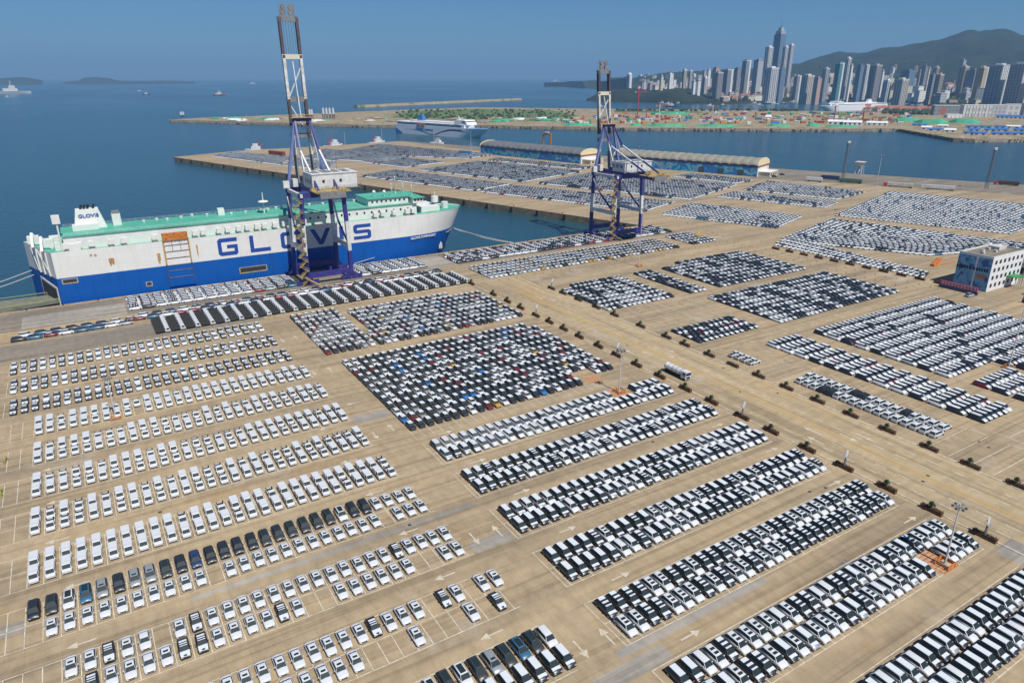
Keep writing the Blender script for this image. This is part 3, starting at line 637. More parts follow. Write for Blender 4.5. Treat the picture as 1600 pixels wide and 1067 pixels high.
# --- individuals: the nearest of each kind, the rest one object of each kind
LIM = {'sedan': 300, 'suv': 300, 'hatchback': 300, 'truck': 300, 'pickup': 60, 'crossover': 60, 'light truck': 300}
PROTO = {}
def in_frame(x, y):
    v = Vector((x, y, 0.8 - HCAM)); dz = v.dot(_F)
    if dz < 1: return False
    u = CXP + FPX*v.dot(_R)/dz; t = CYP - FPX*v.dot(_U)/dz
    return -25 < u < 1625 and t < 1095
def proto(v, simple):
    if (v, simple) not in PROTO: PROTO[(v, simple)] = VARIANT[v][1](simple)
    return PROTO[(v, simple)]
NAME = {'light truck':'light_truck','crossover':'suv','sedan':'sedan','suv':'suv','hatchback':'hatchback','truck':'mini_truck','pickup':'pickup_truck'}
rest = {k: [] for k in LIM}; cnt = {}
for k in LIM:
    mine = [c for c in CARS if VARIANT[c[3]][0] == k]
    mine.sort(key=lambda c: (c[4] is None or not in_frame(c[0], c[1]), c[0]**2 + c[1]**2))
    for i, c in enumerate(mine):
        if i < LIM[k] and c[4] is not None and in_frame(c[0], c[1]):
            x, y, rz, v, where, spot = c; simple = math.hypot(x, y) > 175 and k != 'truck'
            root = thing(NAME[k], VARIANT[v][2] + ((', ' + spot + ', ' + where) if spot else ' ' + where), {'truck':'mini truck','crossover':'suv'}.get(k, k), (x, y, 0.02), rz, k + 's of the ' + where)
            for nm, me in proto(v, simple): obj(nm, me, root)
        elif in_frame(c[0], c[1]) or math.hypot(c[0], c[1]) < 140: rest[k].append(c)
def low_model(kind, pattern):
    L, W, H, a, b, c, d, hz, bz, dz = DIM[kind]; h = W/2*0.98; f = -L/2; V = []; Q = []; Rr = []
    st = ((0,0.55,0.8),(0.25,0.80,0.95),(a,hz,1),(a+0.4,bz+0.10,0.97),(d-0.25,bz+0.12,0.97),(L-0.1,dz-0.10,0.95),(L,0.62,0.85))
    for y, z, k in st: V += [(-h*k,f+y,0.26),(-h*k*0.95,f+y,z),(h*k*0.95,f+y,z),(h*k,f+y,0.26)]
    for i in range(len(st)-1):
        o = i*4
        for j in range(3): Q.append((o+j,o+4+j,o+5+j,o+1+j)); Rr.append(2 if (j == 1 and i < 2) else 0)
    Q.append((0,1,2,3)); Rr.append(0); o = (len(st)-1)*4; Q.append((o+3,o+2,o+1,o)); Rr.append(0)
    hb, hr = h*0.9, h*0.72; z0 = bz-0.06
    def add(vs, r): Q.append(tuple(range(len(V), len(V)+4))); V.extend(vs); Rr.append(r)
    lo = [(-hb,f+a,z0),(hb,f+a,z0),(hb,f+d,z0),(-hb,f+d,z0)]; up = [(-hr,f+b,H),(hr,f+b,H),(hr,f+c,H),(-hr,f+c,H)]
    add([lo[0],lo[1],up[1],up[0]],3); add([lo[1],lo[2],up[2],up[1]],3); add([lo[2],lo[3],up[3],up[2]],3); add([lo[3],lo[0],up[0],up[3]],3)
    cuts = {'stripe': (0,.13,.34,.52,.70,1), 'twin': (0,.13,.33,.49,.69,1), 'sun': (0,.14,.46,1)}.get(pattern, (0,1))
    for k in range(len(cuts)-1):
        y0, y1 = f+b+(c-b)*cuts[k], f+b+(c-b)*cuts[k+1]
        add([(-hr,y0,H),(hr,y0,H),(hr,y1,H),(-hr,y1,H)], 3 if k % 2 else 1)
    for s in (-1,1):
        for y in (0.8, L-0.95): add([(s*(h+.01),f+y-.32,0),(s*(h+.01),f+y+.32,0),(s*(h+.01),f+y+.24,.6),(s*(h+.01),f+y-.24,.6)],4)
    return np.array(V), np.array(Q), np.array(Rr)
def attr_mat():
    m = bpy.data.materials.new('assorted_car_paint'); m.use_nodes = True; N, L = nodes(m); b = N['Principled BSDF']
    a = N.new('ShaderNodeAttribute'); a.attribute_name = 'paint'; L.new(a.outputs['Color'], b.inputs['Base Color'])
    b.inputs['Roughness'].default_value = 0.42; b.inputs['Coat Weight'].default_value = 0.12; b.inputs['Coat Roughness'].default_value = 0.2
    return m
M_ATTR = attr_mat()
def stuff_cars(name, cars, label):
    if not cars: return
    VV, FF, CC = [], [], []; off = 0; cache = {}
    for x, y, rz, v, _, _s in cars:
        kd, _b, _w, body, roof, hood, pat = VARIANT[v]
        key = (LOWDIM[kd], pat if pat != 'box' else None)
        if key not in cache: cache[key] = low_model(*key)
        V, Q, Rr = cache[key]; c, s = math.cos(rz), math.sin(rz)
        P = np.empty_like(V); P[:,0] = V[:,0]*c - V[:,1]*s + x; P[:,1] = V[:,0]*s + V[:,1]*c + y; P[:,2] = V[:,2] + 0.02
        t = random.uniform(0.88, 1.05)
        pal = np.array([RGB[body], RGB[roof], RGB[hood], (0.012,0.018,0.024), (0.012,0.012,0.012)]); pal[:3] *= t
        VV.append(P); FF.append(Q + off); CC.append(pal[Rr]); off += len(V)
    VV = np.concatenate(VV); FF = np.concatenate(FF); CC = np.concatenate(CC)
    me = bpy.data.meshes.new(name); me.vertices.add(len(VV)); me.vertices.foreach_set('co', VV.astype(np.float32).ravel())
    me.loops.add(FF.size); me.loops.foreach_set('vertex_index', FF.astype(np.int32).ravel())
    me.polygons.add(len(FF)); me.polygons.foreach_set('loop_start', np.arange(0, FF.size, 4, dtype=np.int32)); 
    me.update(calc_edges=True)
    at = me.attributes.new('paint', 'FLOAT_COLOR', 'FACE'); at.data.foreach_set('color', np.concatenate([CC, np.ones((len(CC),1))], 1).astype(np.float32).ravel())
    me.materials.append(M_ATTR); me.validate()
    return tag(obj(name, me), label, 'cars', kind='stuff')
stuff_cars('sedans', rest['sedan'], 'dense blocks of black and white sedans across the road')
stuff_cars('suvs', rest['suv'], 'thousands of small SUVs packed on the pier, quay and far lots')
stuff_cars('hatchbacks', rest['hatchback'], 'hatchbacks packed behind the nearest ones and along the quay')
stuff_cars('trucks', rest['truck'], 'further mini trucks in the rows')
stuff_cars('pickups', rest['pickup'], 'further pickups beside the road')
# bay lines of the lots
seg = []
for yf in (266.0,248.2,230.6): seg += [((-31,yf-0.1),(54,yf-0.1)), ((-31,yf+12),(54,yf+12))] + [((x,yf),(x,yf+12)) for x in np.arange(-29.9,54,PX)]
lines('bay_line', seg, 0.13)
for k, yf in enumerate((213.0,195.2,177.2,160.0,141.9,124.2,106.2,88.2,70.6,53.0)):
    x0 = -44 if k < 9 else -15
    lines('bay_line', [((x0,yf-0.05),(56.2,yf-0.05)), ((x0,yf+11.7),(56.2,yf+11.7)), ((x0,yf+5.9),(56.2,yf+5.9))] + [((x,yf),(x,yf+11.7)) for x in np.arange(-22.1-PX*3,56.6,PX)], 0.14)
for yf, _ in RW: lines('bay_line', [((66.6,yf-0.1),(147.6,yf-0.1)), ((66.6,yf-0.1),(66.6,yf+12)), ((66.6,yf+12),(147.6,yf+12)), ((66.6,yf+6),(68.6,yf+6))] + [((x,yf),(x,yf+6)) for x in np.arange(67.6,147.6,PX)], 0.14)
lines('bay_line', [((66,160.9),(136,160.9))] + [((x,157.0),(x,162)) for x in np.arange(66.4,128,PX)], 0.13)
seg = [((180,y),(200,y)) for y in np.arange(60,84,PX*2)] + [((180,y),(198,y)) for y in np.arange(131,145,PX)] + [((204,y),(226,y)) for y in np.arange(50,79,5.8)] + [((x,50),(x,79)) for x in (204,215,226)]
seg += [((x,188),(x,214)) for x in np.arange(184,224,PX*2)] + [((182,y),(224,y)) for y in (188,200,214)]
lines('bay_line', seg, 0.15)
lines('lane_dash', [((x, 160.5), (x+4, 160.5)) for x in np.arange(184,320,9)] + [((225,y),(225,y+4)) for y in np.arange(90,212,9)] + [((200.5,y),(200.5,y+4)) for y in np.arange(50,165,9)] + [((x,211),(x+4,211)) for x in np.arange(184,320,9)], 0.2)
# ------------------------------------------------------------------ the car carrier
def hull_mat(name, base, rustcol, streak=0.5):
    m = bpy.data.materials.new(name); m.use_nodes = True; N, L = nodes(m); b = N['Principled BSDF']; b.inputs['Roughness'].default_value = 0.45
    tc = N.new('ShaderNodeTexCoord'); mp = N.new('ShaderNodeMapping'); mp.inputs['Scale'].default_value = (1.0, 1.0, 0.10)
    nz = N.new('ShaderNodeTexNoise'); nz.inputs['Scale'].default_value = 0.55; nz.inputs['Detail'].default_value = 6; nz.inputs['Roughness'].default_value = 0.7
    L.new(tc.outputs['Object'], mp.inputs['Vector']); L.new(mp.outputs['Vector'], nz.inputs['Vector'])
    rp = N.new('ShaderNodeValToRGB'); e = rp.color_ramp.elements; e[0].position = 0.30; e[1].position = 0.5
    e[0].color = (*rustcol, 1); e[1].color = (*base, 1); L.new(nz.outputs['Fac'], rp.inputs['Fac'])
    bk = N.new('ShaderNodeTexBrick'); bk.inputs['Scale'].default_value = 1.0; bk.inputs['Brick Width'].default_value = 9.0; bk.inputs['Row Height'].default_value = 2.8; bk.inputs['Mortar Size'].default_value = 0.05
    bk.inputs['Color1'].default_value = (1,1,1,1); bk.inputs['Color2'].default_value = (0.95,0.95,0.95,1); bk.inputs['Mortar'].default_value = (0.88,0.87,0.86,1)
    mr = N.new('ShaderNodeMapping'); mr.inputs['Rotation'].default_value = (math.radians(-90),0,0); L.new(tc.outputs['Object'], mr.inputs['Vector']); L.new(mr.outputs['Vector'], bk.inputs['Vector'])
    n3 = N.new('ShaderNodeTexNoise'); n3.inputs['Scale'].default_value = 1.1; n3.inputs['Detail'].default_value = 4; mp3 = N.new('ShaderNodeMapping'); mp3.inputs['Scale'].default_value = (1.0,1.0,0.05); L.new(tc.outputs['Object'], mp3.inputs['Vector']); L.new(mp3.outputs['Vector'], n3.inputs['Vector'])
    r3 = N.new('ShaderNodeValToRGB'); r3.color_ramp.elements[0].position = 0.62; r3.color_ramp.elements[1].position = 0.74; r3.color_ramp.elements[0].color = (0,0,0,1); r3.color_ramp.elements[1].color = (0.20,0.20,0.20,1); L.new(n3.outputs['Fac'], r3.inputs['Fac'])
    m1 = N.new('ShaderNodeMix'); m1.data_type = 'RGBA'; m1.blend_type = 'MULTIPLY'; m1.inputs[0].default_value = 1.0; L.new(rp.outputs['Color'], m1.inputs[6]); L.new(bk.outputs['Color'], m1.inputs[7])
    m2 = N.new('ShaderNodeMix'); m2.data_type = 'RGBA'; L.new(r3.outputs['Color'], m2.inputs[0]); L.new(m1.outputs[2], m2.inputs[6]); m2.inputs[7].default_value = (base[0]*0.75+0.05, base[1]*0.6+0.02, base[2]*0.45, 1)
    L.new(m2.outputs[2], b.inputs['Base Color']); b.inputs['Specular IOR Level'].default_value = 0.3
    MATS[name] = m; return m
M_HBLUE = hull_mat('hull_blue', (0.002,0.088,0.38), (0.002,0.072,0.30)); M_HWHITE = hull_mat('hull_white', (0.72,0.72,0.69), (0.66,0.65,0.60))
M_BOOT = mat('hull_boot_red', (0.20,0.045,0.025), 0.7, var=0.3, scale=0.6); M_DECKG = mat('deck_green', (0.075,0.36,0.26), 0.6, var=0.22, scale=0.12, col2=(0.07,0.32,0.22))
M_SHIPW = mat('ship_white', (0.69,0.70,0.67), 0.5, var=0.08, scale=0.3); M_LET = mat('letter_blue', (0.012,0.06,0.30), 0.5); M_ORST = mat('rust_orange', (0.50,0.17,0.03), 0.8, var=0.4, scale=0.8)
M_DKIN = mat('dark_interior', (0.03,0.03,0.03), 0.9)
M_ROPE = mat('mooring_rope', (0.50,0.46,0.40), 0.9)
ship = thing('car_carrier_ship', 'blue and white car carrier with green deck moored at the quay', 'ship', (0,0,0))
YN, YF, YC = 349.6, 382.0, 365.8
def hull_x(y_frac, z):                                     # y_frac -1 near side .. 1 far side
    return 0
def ring(x, z_levels, hb):                                 # outline helper
    return [(x, YC-h_, z) for z, h_ in zip(z_levels, hb)]
ZL4 = (-9.0, WATER_Z+0.9, 2.5, 10.9)
HB = YC - YN
def half(x, z):                                            # half breadth of the hull at x, height z
    zf = max(0.0, min(1.0, (z + 9)/31.0))
    x_end = 172.0 + 17.0*zf**0.8; x_start = 128.0 + 26.0*zf
    if x <= x_start: return HB
    t = (x - x_start)/max(0.1, x_end - x_start)
    return HB*max(0.0, (1 - min(1, t)**2.3))**0.62 if t < 1 else 0.0
def x_ends(z):
    zf = max(0.0, min(1.0, (z + 9)/31.0)); return 128.0 + 26.0*zf, 172.0 + 17.0*zf**0.8
def band(z0, z1, nz, mi_name, m, parent):
    q = MB(); ts = [-1.0, -0.9, -0.6, -0.3, 0.0] + list(1-(1-np.linspace(0.03,1,34))**1.5); zs = np.linspace(z0, z1, nz)
    for side in (-1, 1):
        vs = []
        for t in ts:
            for z in zs:
                xs_, xe = x_ends(z)
                if t <= 0: xx = (-13.8 if side < 0 else -24.3)*(-t) + xs_*(1+t); hb_ = HB
                else: xx = xs_ + (xe-xs_)*t; hb_ = HB*max(0.0, 1-t**2.3)**0.62
                vs.append((xx, YC + side*hb_, z))
        fs = [(i*nz+j, (i+1)*nz+j, (i+1)*nz+j+1, i*nz+j+1) for i in range(len(ts)-1) for j in range(nz-1)]
        q.add(vs, fs)
    q.add([(-13.8,YN,z0),(-24.3,YF,z0),(-24.3,YF,z1),(-13.8,YN,z1)], [(3,2,1,0)])
    return obj(mi_name, q.mesh(mi_name, m), parent)
hull = band(WATER_Z+0.9, 10.9, 9, 'hull', M_HBLUE, ship); band(-9, WATER_Z+0.9, 3, 'boot_topping', M_BOOT, hull); upper = band(10.9, 22.2, 6, 'upper_hull', M_HWHITE, ship)
# weather deck
dk = MB(); xs = [-13.8,0] + list(np.linspace(20,126,6)) + list(np.linspace(131,188.6,28))
near = [(x, YC-half(max(x,0.1),22.0)+0.02, 21.7) for x in xs]; far = [((-24.3 if i == 0 else x), YC+half(max(x,0.1),22.0)-0.02, 21.7) for i, x in enumerate(xs)]
dk.add(near+far, [(i,i+1,len(xs)+i+1,len(xs)+i) for i in range(len(xs)-1)]); dk.build('weather_deck', M_DECKG, ship)
house = MB().prism([(-8.5,354.3),(157,354.3),(157,377.5),(-8.5,377.5)], 21.7, 27.4).build('deckhouse', M_SHIPW, ship)
MB().box(-9.0,157.4,353.8,378,27.4,27.75).build('garage_roof', M_DECKG, house)
for k in range(14): MB().box(98+k*4.1,98.9+k*4.1,354.22,354.32,24.4,25.6).build('window', M_GLASS, house)
acc = MB().box(130.5,153.5,357,375,27.75,31.3).build('accommodation', M_SHIPW, ship); MB().box(129.8,154.2,356.2,375.8,31.3,31.65).build('roof', M_DECKG, acc)
for k in range(8): MB().box(132.4+k*2.6,133.4+k*2.6,356.92,357.03,29.2,30.2).build('window', M_GLASS, acc)
wh = MB().box(154.5,160.5,353,379,27.75,30.4).build('wheelhouse', M_SHIPW, ship); MB().box(153.9,161.4,352.4,379.6,30.4,30.75).build('roof', M_DECKG, wh)
for k in range(10): MB().box(160.44,160.56,354+k*2.4,355.8+k*2.4,28.9,30.0).build('window', M_GLASS, wh)
for k in range(3): MB().box(155.2+k*1.8,156.5+k*1.8,352.93,353.05,28.9,30.0).build('window', M_GLASS, wh)
MB().box(160.8,172,356.5,375,21.7,24.6).build('fore_deckhouse', M_SHIPW, ship)
# funnel with its name
fn = MB().add([(-3.5,368,27.75),(9.5,368,27.75),(9.5,376,27.75),(-3.5,376,27.75),(-1.8,368.6,36),(7.2,368.6,36),(7.2,375.5,36),(-1.8,375.5,36)], [(0,3,2,1),(4,5,6,7),(0,1,5,4),(1,2,6,5),(2,3,7,6),(3,0,4,7)]).build('funnel', M_SHIPW, ship)
for x in (0.3,1.6,3.0,5.2): MB().tube((x,372,36),(x+0.6,372,37.9),0.5,n=8).build('exhaust_pipe', M_TYRE, fn)
MB().box(-4.2,6.0,364.5,368,27.75,30.3).build('funnel_casing', M_SHIPW, fn)
me = text_mesh('GLOVIS', 2.1, 0.05, 1.15); t_ = obj('lettering', me, fn); me.materials.append(M_LET); t_.rotation_euler = (math.radians(85.8),0,0); t_.location = (2.9,368.20,33.4)
vh = MB().box(12,15.5,370,373.5,27.75,33).build('ventilator_house', M_SHIPW, ship); MB().box(12.2,15.3,370.2,373.3,33,34.2).build('top_rail', M_STEELG, vh)
MB().box(58,61,371,374,27.75,31).build('ventilator_house', M_SHIPW, ship)
# ventilation boxes along the near and far walkways
for k, x in enumerate([-9,-4.5,0.5,8,13,25.5,42.5,46,53,57,62,66,70.5,74,79,83.5,88,93,131,135,141.5,149,152.5]):
    v_ = MB().box(x,x+2.5,350.6,352.8,23.0,25.3).build('ventilator', M_SHIPW, ship); MB().tube((x+1.2,351.7,21.7),(x+1.2,351.7,23.05),0.8,n=8).build('duct', M_STEELG, v_)
for k in range(16): MB().box(2+k*9,4.4+k*9,379,381,21.7,24.6).build('ventilator', M_SHIPW, ship)
for k in range(22):
    x = 24 + k*5.8 + random.uniform(-1,1); yy = random.choice((371,373,375,376)); MB().tube((x,yy,27.75),(x,yy,28.3+random.random()*0.6),0.55,n=8).ball((x,yy,28.6),0.8,0.35,n=8,m=4).build('mushroom_vent', M_SHIPW, ship)
# stern gear
for x, y in ((-17,360),(-20.5,371)):
    st = MB(); st.beam((x,y-3,21.7),(x+0.5,y,27.5),1.0,1.0); st.beam((x,y+3,21.7),(x+0.5,y,27.5),1.0,1.0); st.beam((x+0.5,y,27.5),(x+4,y,22),0.8,0.8); st.build('ramp_gantry', M_SHIPW, ship)
for x0,x1,y0,y1 in ((-22.5,-18,376,380.5),(-14,-10,372,376),(-12,-6.5,356,360),(-7,-2.5,350.4,352.8),(-16.5,-12.5,366,370)):
    MB().box(x0,x1,y0,y1,21.7,24.9).build('deck_locker', M_SHIPW, ship)
mm = MB().tube((-9.5,355,21.7),(-9.5,355,33.5),0.35,n=6).box(-11,-8,354.2,355.8,33.3,37.0); mm.build('stern_light_post', M_SHIPW, ship)
# rails
for yy, x0, x1, z in ((353.95,-8,156,27.75),(377.85,-8,156,27.75),(YN+0.2,-12,150,21.7),(YF-0.2,-20,150,21.7)):
    q = MB()
    for zz in (0.55,1.1): q.beam((x0,yy,z+zz),(x1,yy,z+zz),0.06,0.06)
    for x in np.arange(x0,x1,3.0): q.beam((x,yy,z),(x,yy,z+1.1),0.06,0.06)
    q.build('railing', M_SHIPW, ship)
# bow bulwark posts, masts, radar
q = MB()
for x in np.linspace(160,188,22):
    hb_ = half(x,22.0); q.beam((x,YC-hb_+0.15,21.7),(x,YC-hb_+0.15,23.0),0.10,0.10)
    q.beam((x,YC+hb_-0.15,21.7),(x,YC+hb_-0.15,23.0),0.10,0.10)
xs = np.linspace(160,188.3,24)
for a, b_ in zip(xs, xs[1:]):
    for s in (-1,1): q.beam((a,YC+s*(half(a,22)-0.15),23.0),(b_,YC+s*(half(b_,22)-0.15),23.0),0.10,0.10)
q.build('bow_rail', M_DECKG, ship)
def shipmast(x, y, z, h_, arms):
    q = MB().tube((x,y,z),(x,y,z+h_),0.30,0.15,n=6)
    for a in arms: q.beam((x,y-2.0,z+a),(x,y+2.0,z+a),0.22,0.22)
    q.ball((x,y,z+h_),0.4,n=6,m=4); return q
shipmast(150,366,31.65,9,(4,6.5)).build('radar_mast', M_SHIPW, ship); shipmast(146,362,31.65,6,(3,)).build('radar_mast', M_SHIPW, ship); shipmast(157,360,30.75,5.5,(3.5,)).build('radar_mast', M_SHIPW, ship); shipmast(157,372,30.75,5,(3,)).build('radar_mast', M_SHIPW, ship)
fm = MB().tube((171.5,361.5,21.7),(171.5,361.5,32),0.3,0.15,n=6).tube((171.5,361.5,26),(171.5,361.5,29.2),2.0,n=10); fm.build('foremast', M_SHIPW, ship)
MB().tube((178.5,363.5,21.7),(178.5,363.5,25.2),2.0,n=10).build('winch_house', M_SHIPW, ship)
dm = MB().tube((79,366,27.75),(79,366,38),0.4,0.2,n=6).ball((79,366,33.5),2.6,0.6,n=10,m=4).beam((77,366,30),(81,366,30),0.3,0.3); dm.build('deck_mast', M_SHIPW, ship)
for x,y in ((136,362),(141,360)): MB().tube((x,y,31.65),(x,y,33.6),0.15,n=6).ball((x,y,34.2),0.95,n=8,m=6).build('satellite_dome', M_SHIPW, ship)
# side ramp amidships, rusted at its head
sr = MB().add([(29.6,YN-0.42,1.0),(39.8,YN-0.42,1.0),(39.6,YN-0.42,22.4),(29.9,YN-0.42,22.4),(29.6,YN,1.0),(39.8,YN,1.0),(39.6,YN,22.4),(29.9,YN,22.4)], [(0,1,2,3),(0,4,5,1),(1,5,6,2),(2,6,7,3),(3,7,4,0)]).build('side_ramp', M_HWHITE, ship)
MB().box(29.55,39.85,YN-0.47,YN-0.02,0.9,10.9).build('ramp_lower_leaf', M_HBLUE, sr)
q = MB()
for z in (5.2,8.4,10.95,14.2,17.3,20.2): q.box(29.7,39.7,YN-0.62,YN-0.40,z-0.13,z+0.13)
for x in (32.9,36.4): q.box(x-0.1,x+0.1,YN-0.60,YN-0.41,17.3,22.2)
q.build('ramp_stiffener', mat('dull_grey_rust',(0.20,0.16,0.15),0.7,var=.3,scale=.6), sr)
q = MB()
for x in (29.4,40.0): q.box(x-0.25,x+0.25,YN-0.72,YN-0.01,11.5,23.0)
q.build('ramp_guide', mat('tan_rust',(0.50,0.27,0.08),0.8,var=.35,scale=.7), sr)
q = MB()
for x in (29.4,40.0): q.box(x-0.25,x+0.25,YN-0.70,YN-0.01,1.0,11.45)
q.build('lower_guide', mat('dull_blue_steel',(0.03,0.07,0.20),0.6,var=.3,scale=.6), sr)
q = MB().box(29.4,40.0,YN-0.9,YN+1.2,22.3,25.6)
for k in range(9): q.box(29.4+k*1.28,29.7+k*1.28,YN-1.15,YN-0.88,22.4,25.9)
q.build('rusty_ramp_head', M_ORST, sr)
# openings, vents and rust on the side
def side_panel(x0,x1,z0,z1,m,nm,d=0.06): return MB().box(x0,x1,YN-d,YN+0.02,z0,z1).build(nm, m, hull)
for x0,x1,z0,z1 in ((-12.2,-6.2,8.2,10.4),(60.5,73.5,2.6,5.6),(19.5,22.2,2.4,4.6)):
    f_ = side_panel(x0,x1,z0,z1,M_CONC,'opening_frame',0.10); MB().box(x0+0.4,x1-0.4,YN-0.13,YN-0.09,z0+0.5,z1-0.3).build('opening', M_DKIN, f_)
for x0,x1,z0,z1 in ((6.9,8.9,13.4,17.2),(0.2,0.9,18.6,19.9),(1.8,2.6,18.4,19.8),(26.2,27.4,11.6,17.0),(43.0,43.5,12.0,19.0)):
    xs_ = [(x0,z1),(x0-.1,z1-.5)] + [(x0+(x1-x0)*u, z0+(z1-z0)*random.uniform(0,.45)) for u in (0.0,.15,.3,.5,.65,.8,1.0)] + [(x1+.1,z1-.5),(x1,z1)]
    MB().xz(xs_, YN-0.025, YN+0.02).build('rust_stain', mat('rust_run',(0.46,0.24,0.09),0.85,var=.4,scale=.9), hull)
# stern opening with the quarter ramp down to the quay
d_ = Vector((-24.3+13.8, YF-YN, 0)).normalized(); nrm = Vector((-d_.y, d_.x, 0))
def sternp(u, z, o=0.0): p = Vector((-13.8,YN,0)) + d_*u + nrm*o; return (p.x,p.y,z)
MB().add([sternp(2,-1.5,.25),sternp(21,-1.5,.25),sternp(21,8.6,.25),sternp(2,6.6,.25),sternp(2,-1.5,-.1),sternp(21,-1.5,-.1),sternp(21,8.6,-.1),sternp(2,6.6,-.1)], [(0,1,2,3),(0,4,5,1),(1,5,6,2),(2,6,7,3),(3,7,4,0)]).build('stern_door_frame', M_SHIPW, ship)
MB().add([sternp(3,-1.4,.30),sternp(20,-1.4,.30),sternp(20,7.6,.30),sternp(3,5.8,.30)], [(0,1,2,3)]).build('stern_door', M_DKIN, ship)
q = MB()
for u in (6,12,17.5): q.beam(sternp(u,11,.4),sternp(u,21.5,.4),0.5,0.4)
q.beam(sternp(4,11.5,.5),sternp(16,21.3,.5),0.2,0.2); q.beam(sternp(19,11.5,.5),sternp(24,21.3,.5),0.2,0.2); q.build('transom_post', M_SHIPW, ship)
rq = MB(); A = [Vector(sternp(3,0.6,.3)),Vector(sternp(17,0.6,.3))]; B_ = [Vector((-38,345.5,1.6)),Vector((-40,358,2.4))]; C_ = [Vector((-68,338,0.25)),Vector((-71,347,0.25))]
for p, r_ in ((A,B_),(B_,C_)):
    vs = [p[0],r_[0],r_[1],p[1]]; rq.add(vs + [v - Vector((0,0,1.0)) for v in vs], [(0,1,2,3),(7,6,5,4),(0,4,5,1),(1,5,6,2),(2,6,7,3),(3,7,4,0)])
rmp = rq.build('quarter_ramp', mat('ramp_green_grey', (0.16,0.17,0.12), 0.8, var=0.3, scale=0.4), ship)
q = MB()
for k in (0,1):
    for p, r_ in ((A,B_),(B_,C_)): q.beam(p[k]+Vector((0,0,1.1)), r_[k]+Vector((0,0,1.1)), 0.25, 0.25); q.beam(p[k], p[k]+Vector((0,0,1.2)),0.3,0.3)
q.build('ramp_rail', mat('rail_yellow_green', (0.30,0.32,0.12), 0.7), rmp)
# side lettering, each letter a part 8 m tall
def strokes(nm, polys, x0, x1, z0, z1):
    q = MB()
    for pts in polys:
        pp = [(x0 + u*(x1-x0), z0 + v*(z1-z0)) for u, v in pts]; q.xz(pp, YN-0.09, YN+0.02)
    return q.build(nm, M_LET, upper)
LW, LT = 0.19, 0.22
def rrect(u0,v0,u1,v1): return [(u0,v0),(u1,v0),(u1,v1),(u0,v1)]
gl = [[(0.12,1),(1,1),(1,1-LT),(LW+0.02,1-LT),(LW,1-LT-0.03),(LW,LT+0.03),(LW+0.02,LT),(0.82,LT),(0.82,0.40),(0.46,0.40),(0.46,0.60),(1,0.60),(1,0.10),(0.9,0),(0.12,0),(0,0.12),(0,0.88)]]
strokes('letter', gl, 52.3,61.2,12.3,20.6)
strokes('letter', [[(0,0),(1,0),(1,LT),(LW,LT),(LW,1),(0,1)]], 66.9,76.4,12.3,20.5)
strokes('letter', [[(0.12,1),(0.5,1),(0.5,1-LT),(LW+.03,1-LT),(LW,1-LT-.05),(LW,LT+.05),(LW+.03,LT),(0.5,LT),(0.5,0),(0.12,0),(0,0.12),(0,0.88)], [(0.5,0),(0.88,0),(1,0.12),(1,0.88),(0.88,1),(0.5,1),(0.5,1-LT),(1-LW-.03,1-LT),(1-LW,1-LT-.05),(1-LW,LT+.05),(1-LW-.03,LT),(0.5,LT)]], 81.6,91.4,12.3,20.4)
strokes('letter', [[(0,1),(0.22,1),(0.5,0.30),(0.78,1),(1,1),(0.60,0),(0.40,0)]], 96.3,106.8,12.3,20.3)
strokes('letter', [rrect(0,0,1,1)], 111.3,113.4,12.4,20.2)
strokes('letter', [[(1,1),(0.12,1),(0,0.88),(0,0.52),(0.12,0.40),(0.78,0.40),(0.80,0.38),(0.80,0.24),(0.78,LT),(0,LT),(0,0),(0.88,0),(1,0.12),(1,0.50),(0.88,0.62),(0.22,0.62),(0.20,0.64),(0.20,0.76),(0.22,1-LT),(1,1-LT)]], 118.8,128.3,12.5,20.3)
me = text_mesh('GLOVIS SYMPHONY', 1.75, 0.04, 1.05); me.materials.append(M_SHIPW); xn = 158.5
t_ = obj('ship_name', me, hull); ang = math.atan2(half(150,9.8)-half(166,9.8), 16.0); t_.rotation_euler = (math.radians(90), 0, ang); t_.location = (xn, YC-half(xn,9.8)-0.35, 9.6)
# bow mooring deck opening, anchor
q = MB()
for x in np.linspace(176,183,7): q.ball((x, YC-half(x,9.3)-0.02, 9.0 + (x-176)*0.12), 0.5, 0.35, n=6, m=4)
q.build('mooring_port', M_CONC, hull)
MB().box(170.6,172.6,YC-half(171.6,2.5)-0.5,YC-half(171.6,2.5)+0.4,0.2,3.2).box(171.2,172.0,YC-half(171.6,2.5)-0.8,YC-half(171.6,2.5),1.0,4.0).build('anchor', M_STEELW, hull)
# lifeboat
lb = MB().loft([[(x, 350.9+w_*c_, 21.5+1.1*z_) for c_, z_ in ((-1,0),(-0.8,-0.8),(0.8,-0.8),(1,0),(0.7,0.7),(-0.7,0.7))] for x, w_ in ((99.5,0.5),(101,1.3),(106,1.3),(108,0.5))]).build('lifeboat', mat('lifeboat_orange',(0.62,0.26,0.02),0.5), ship)
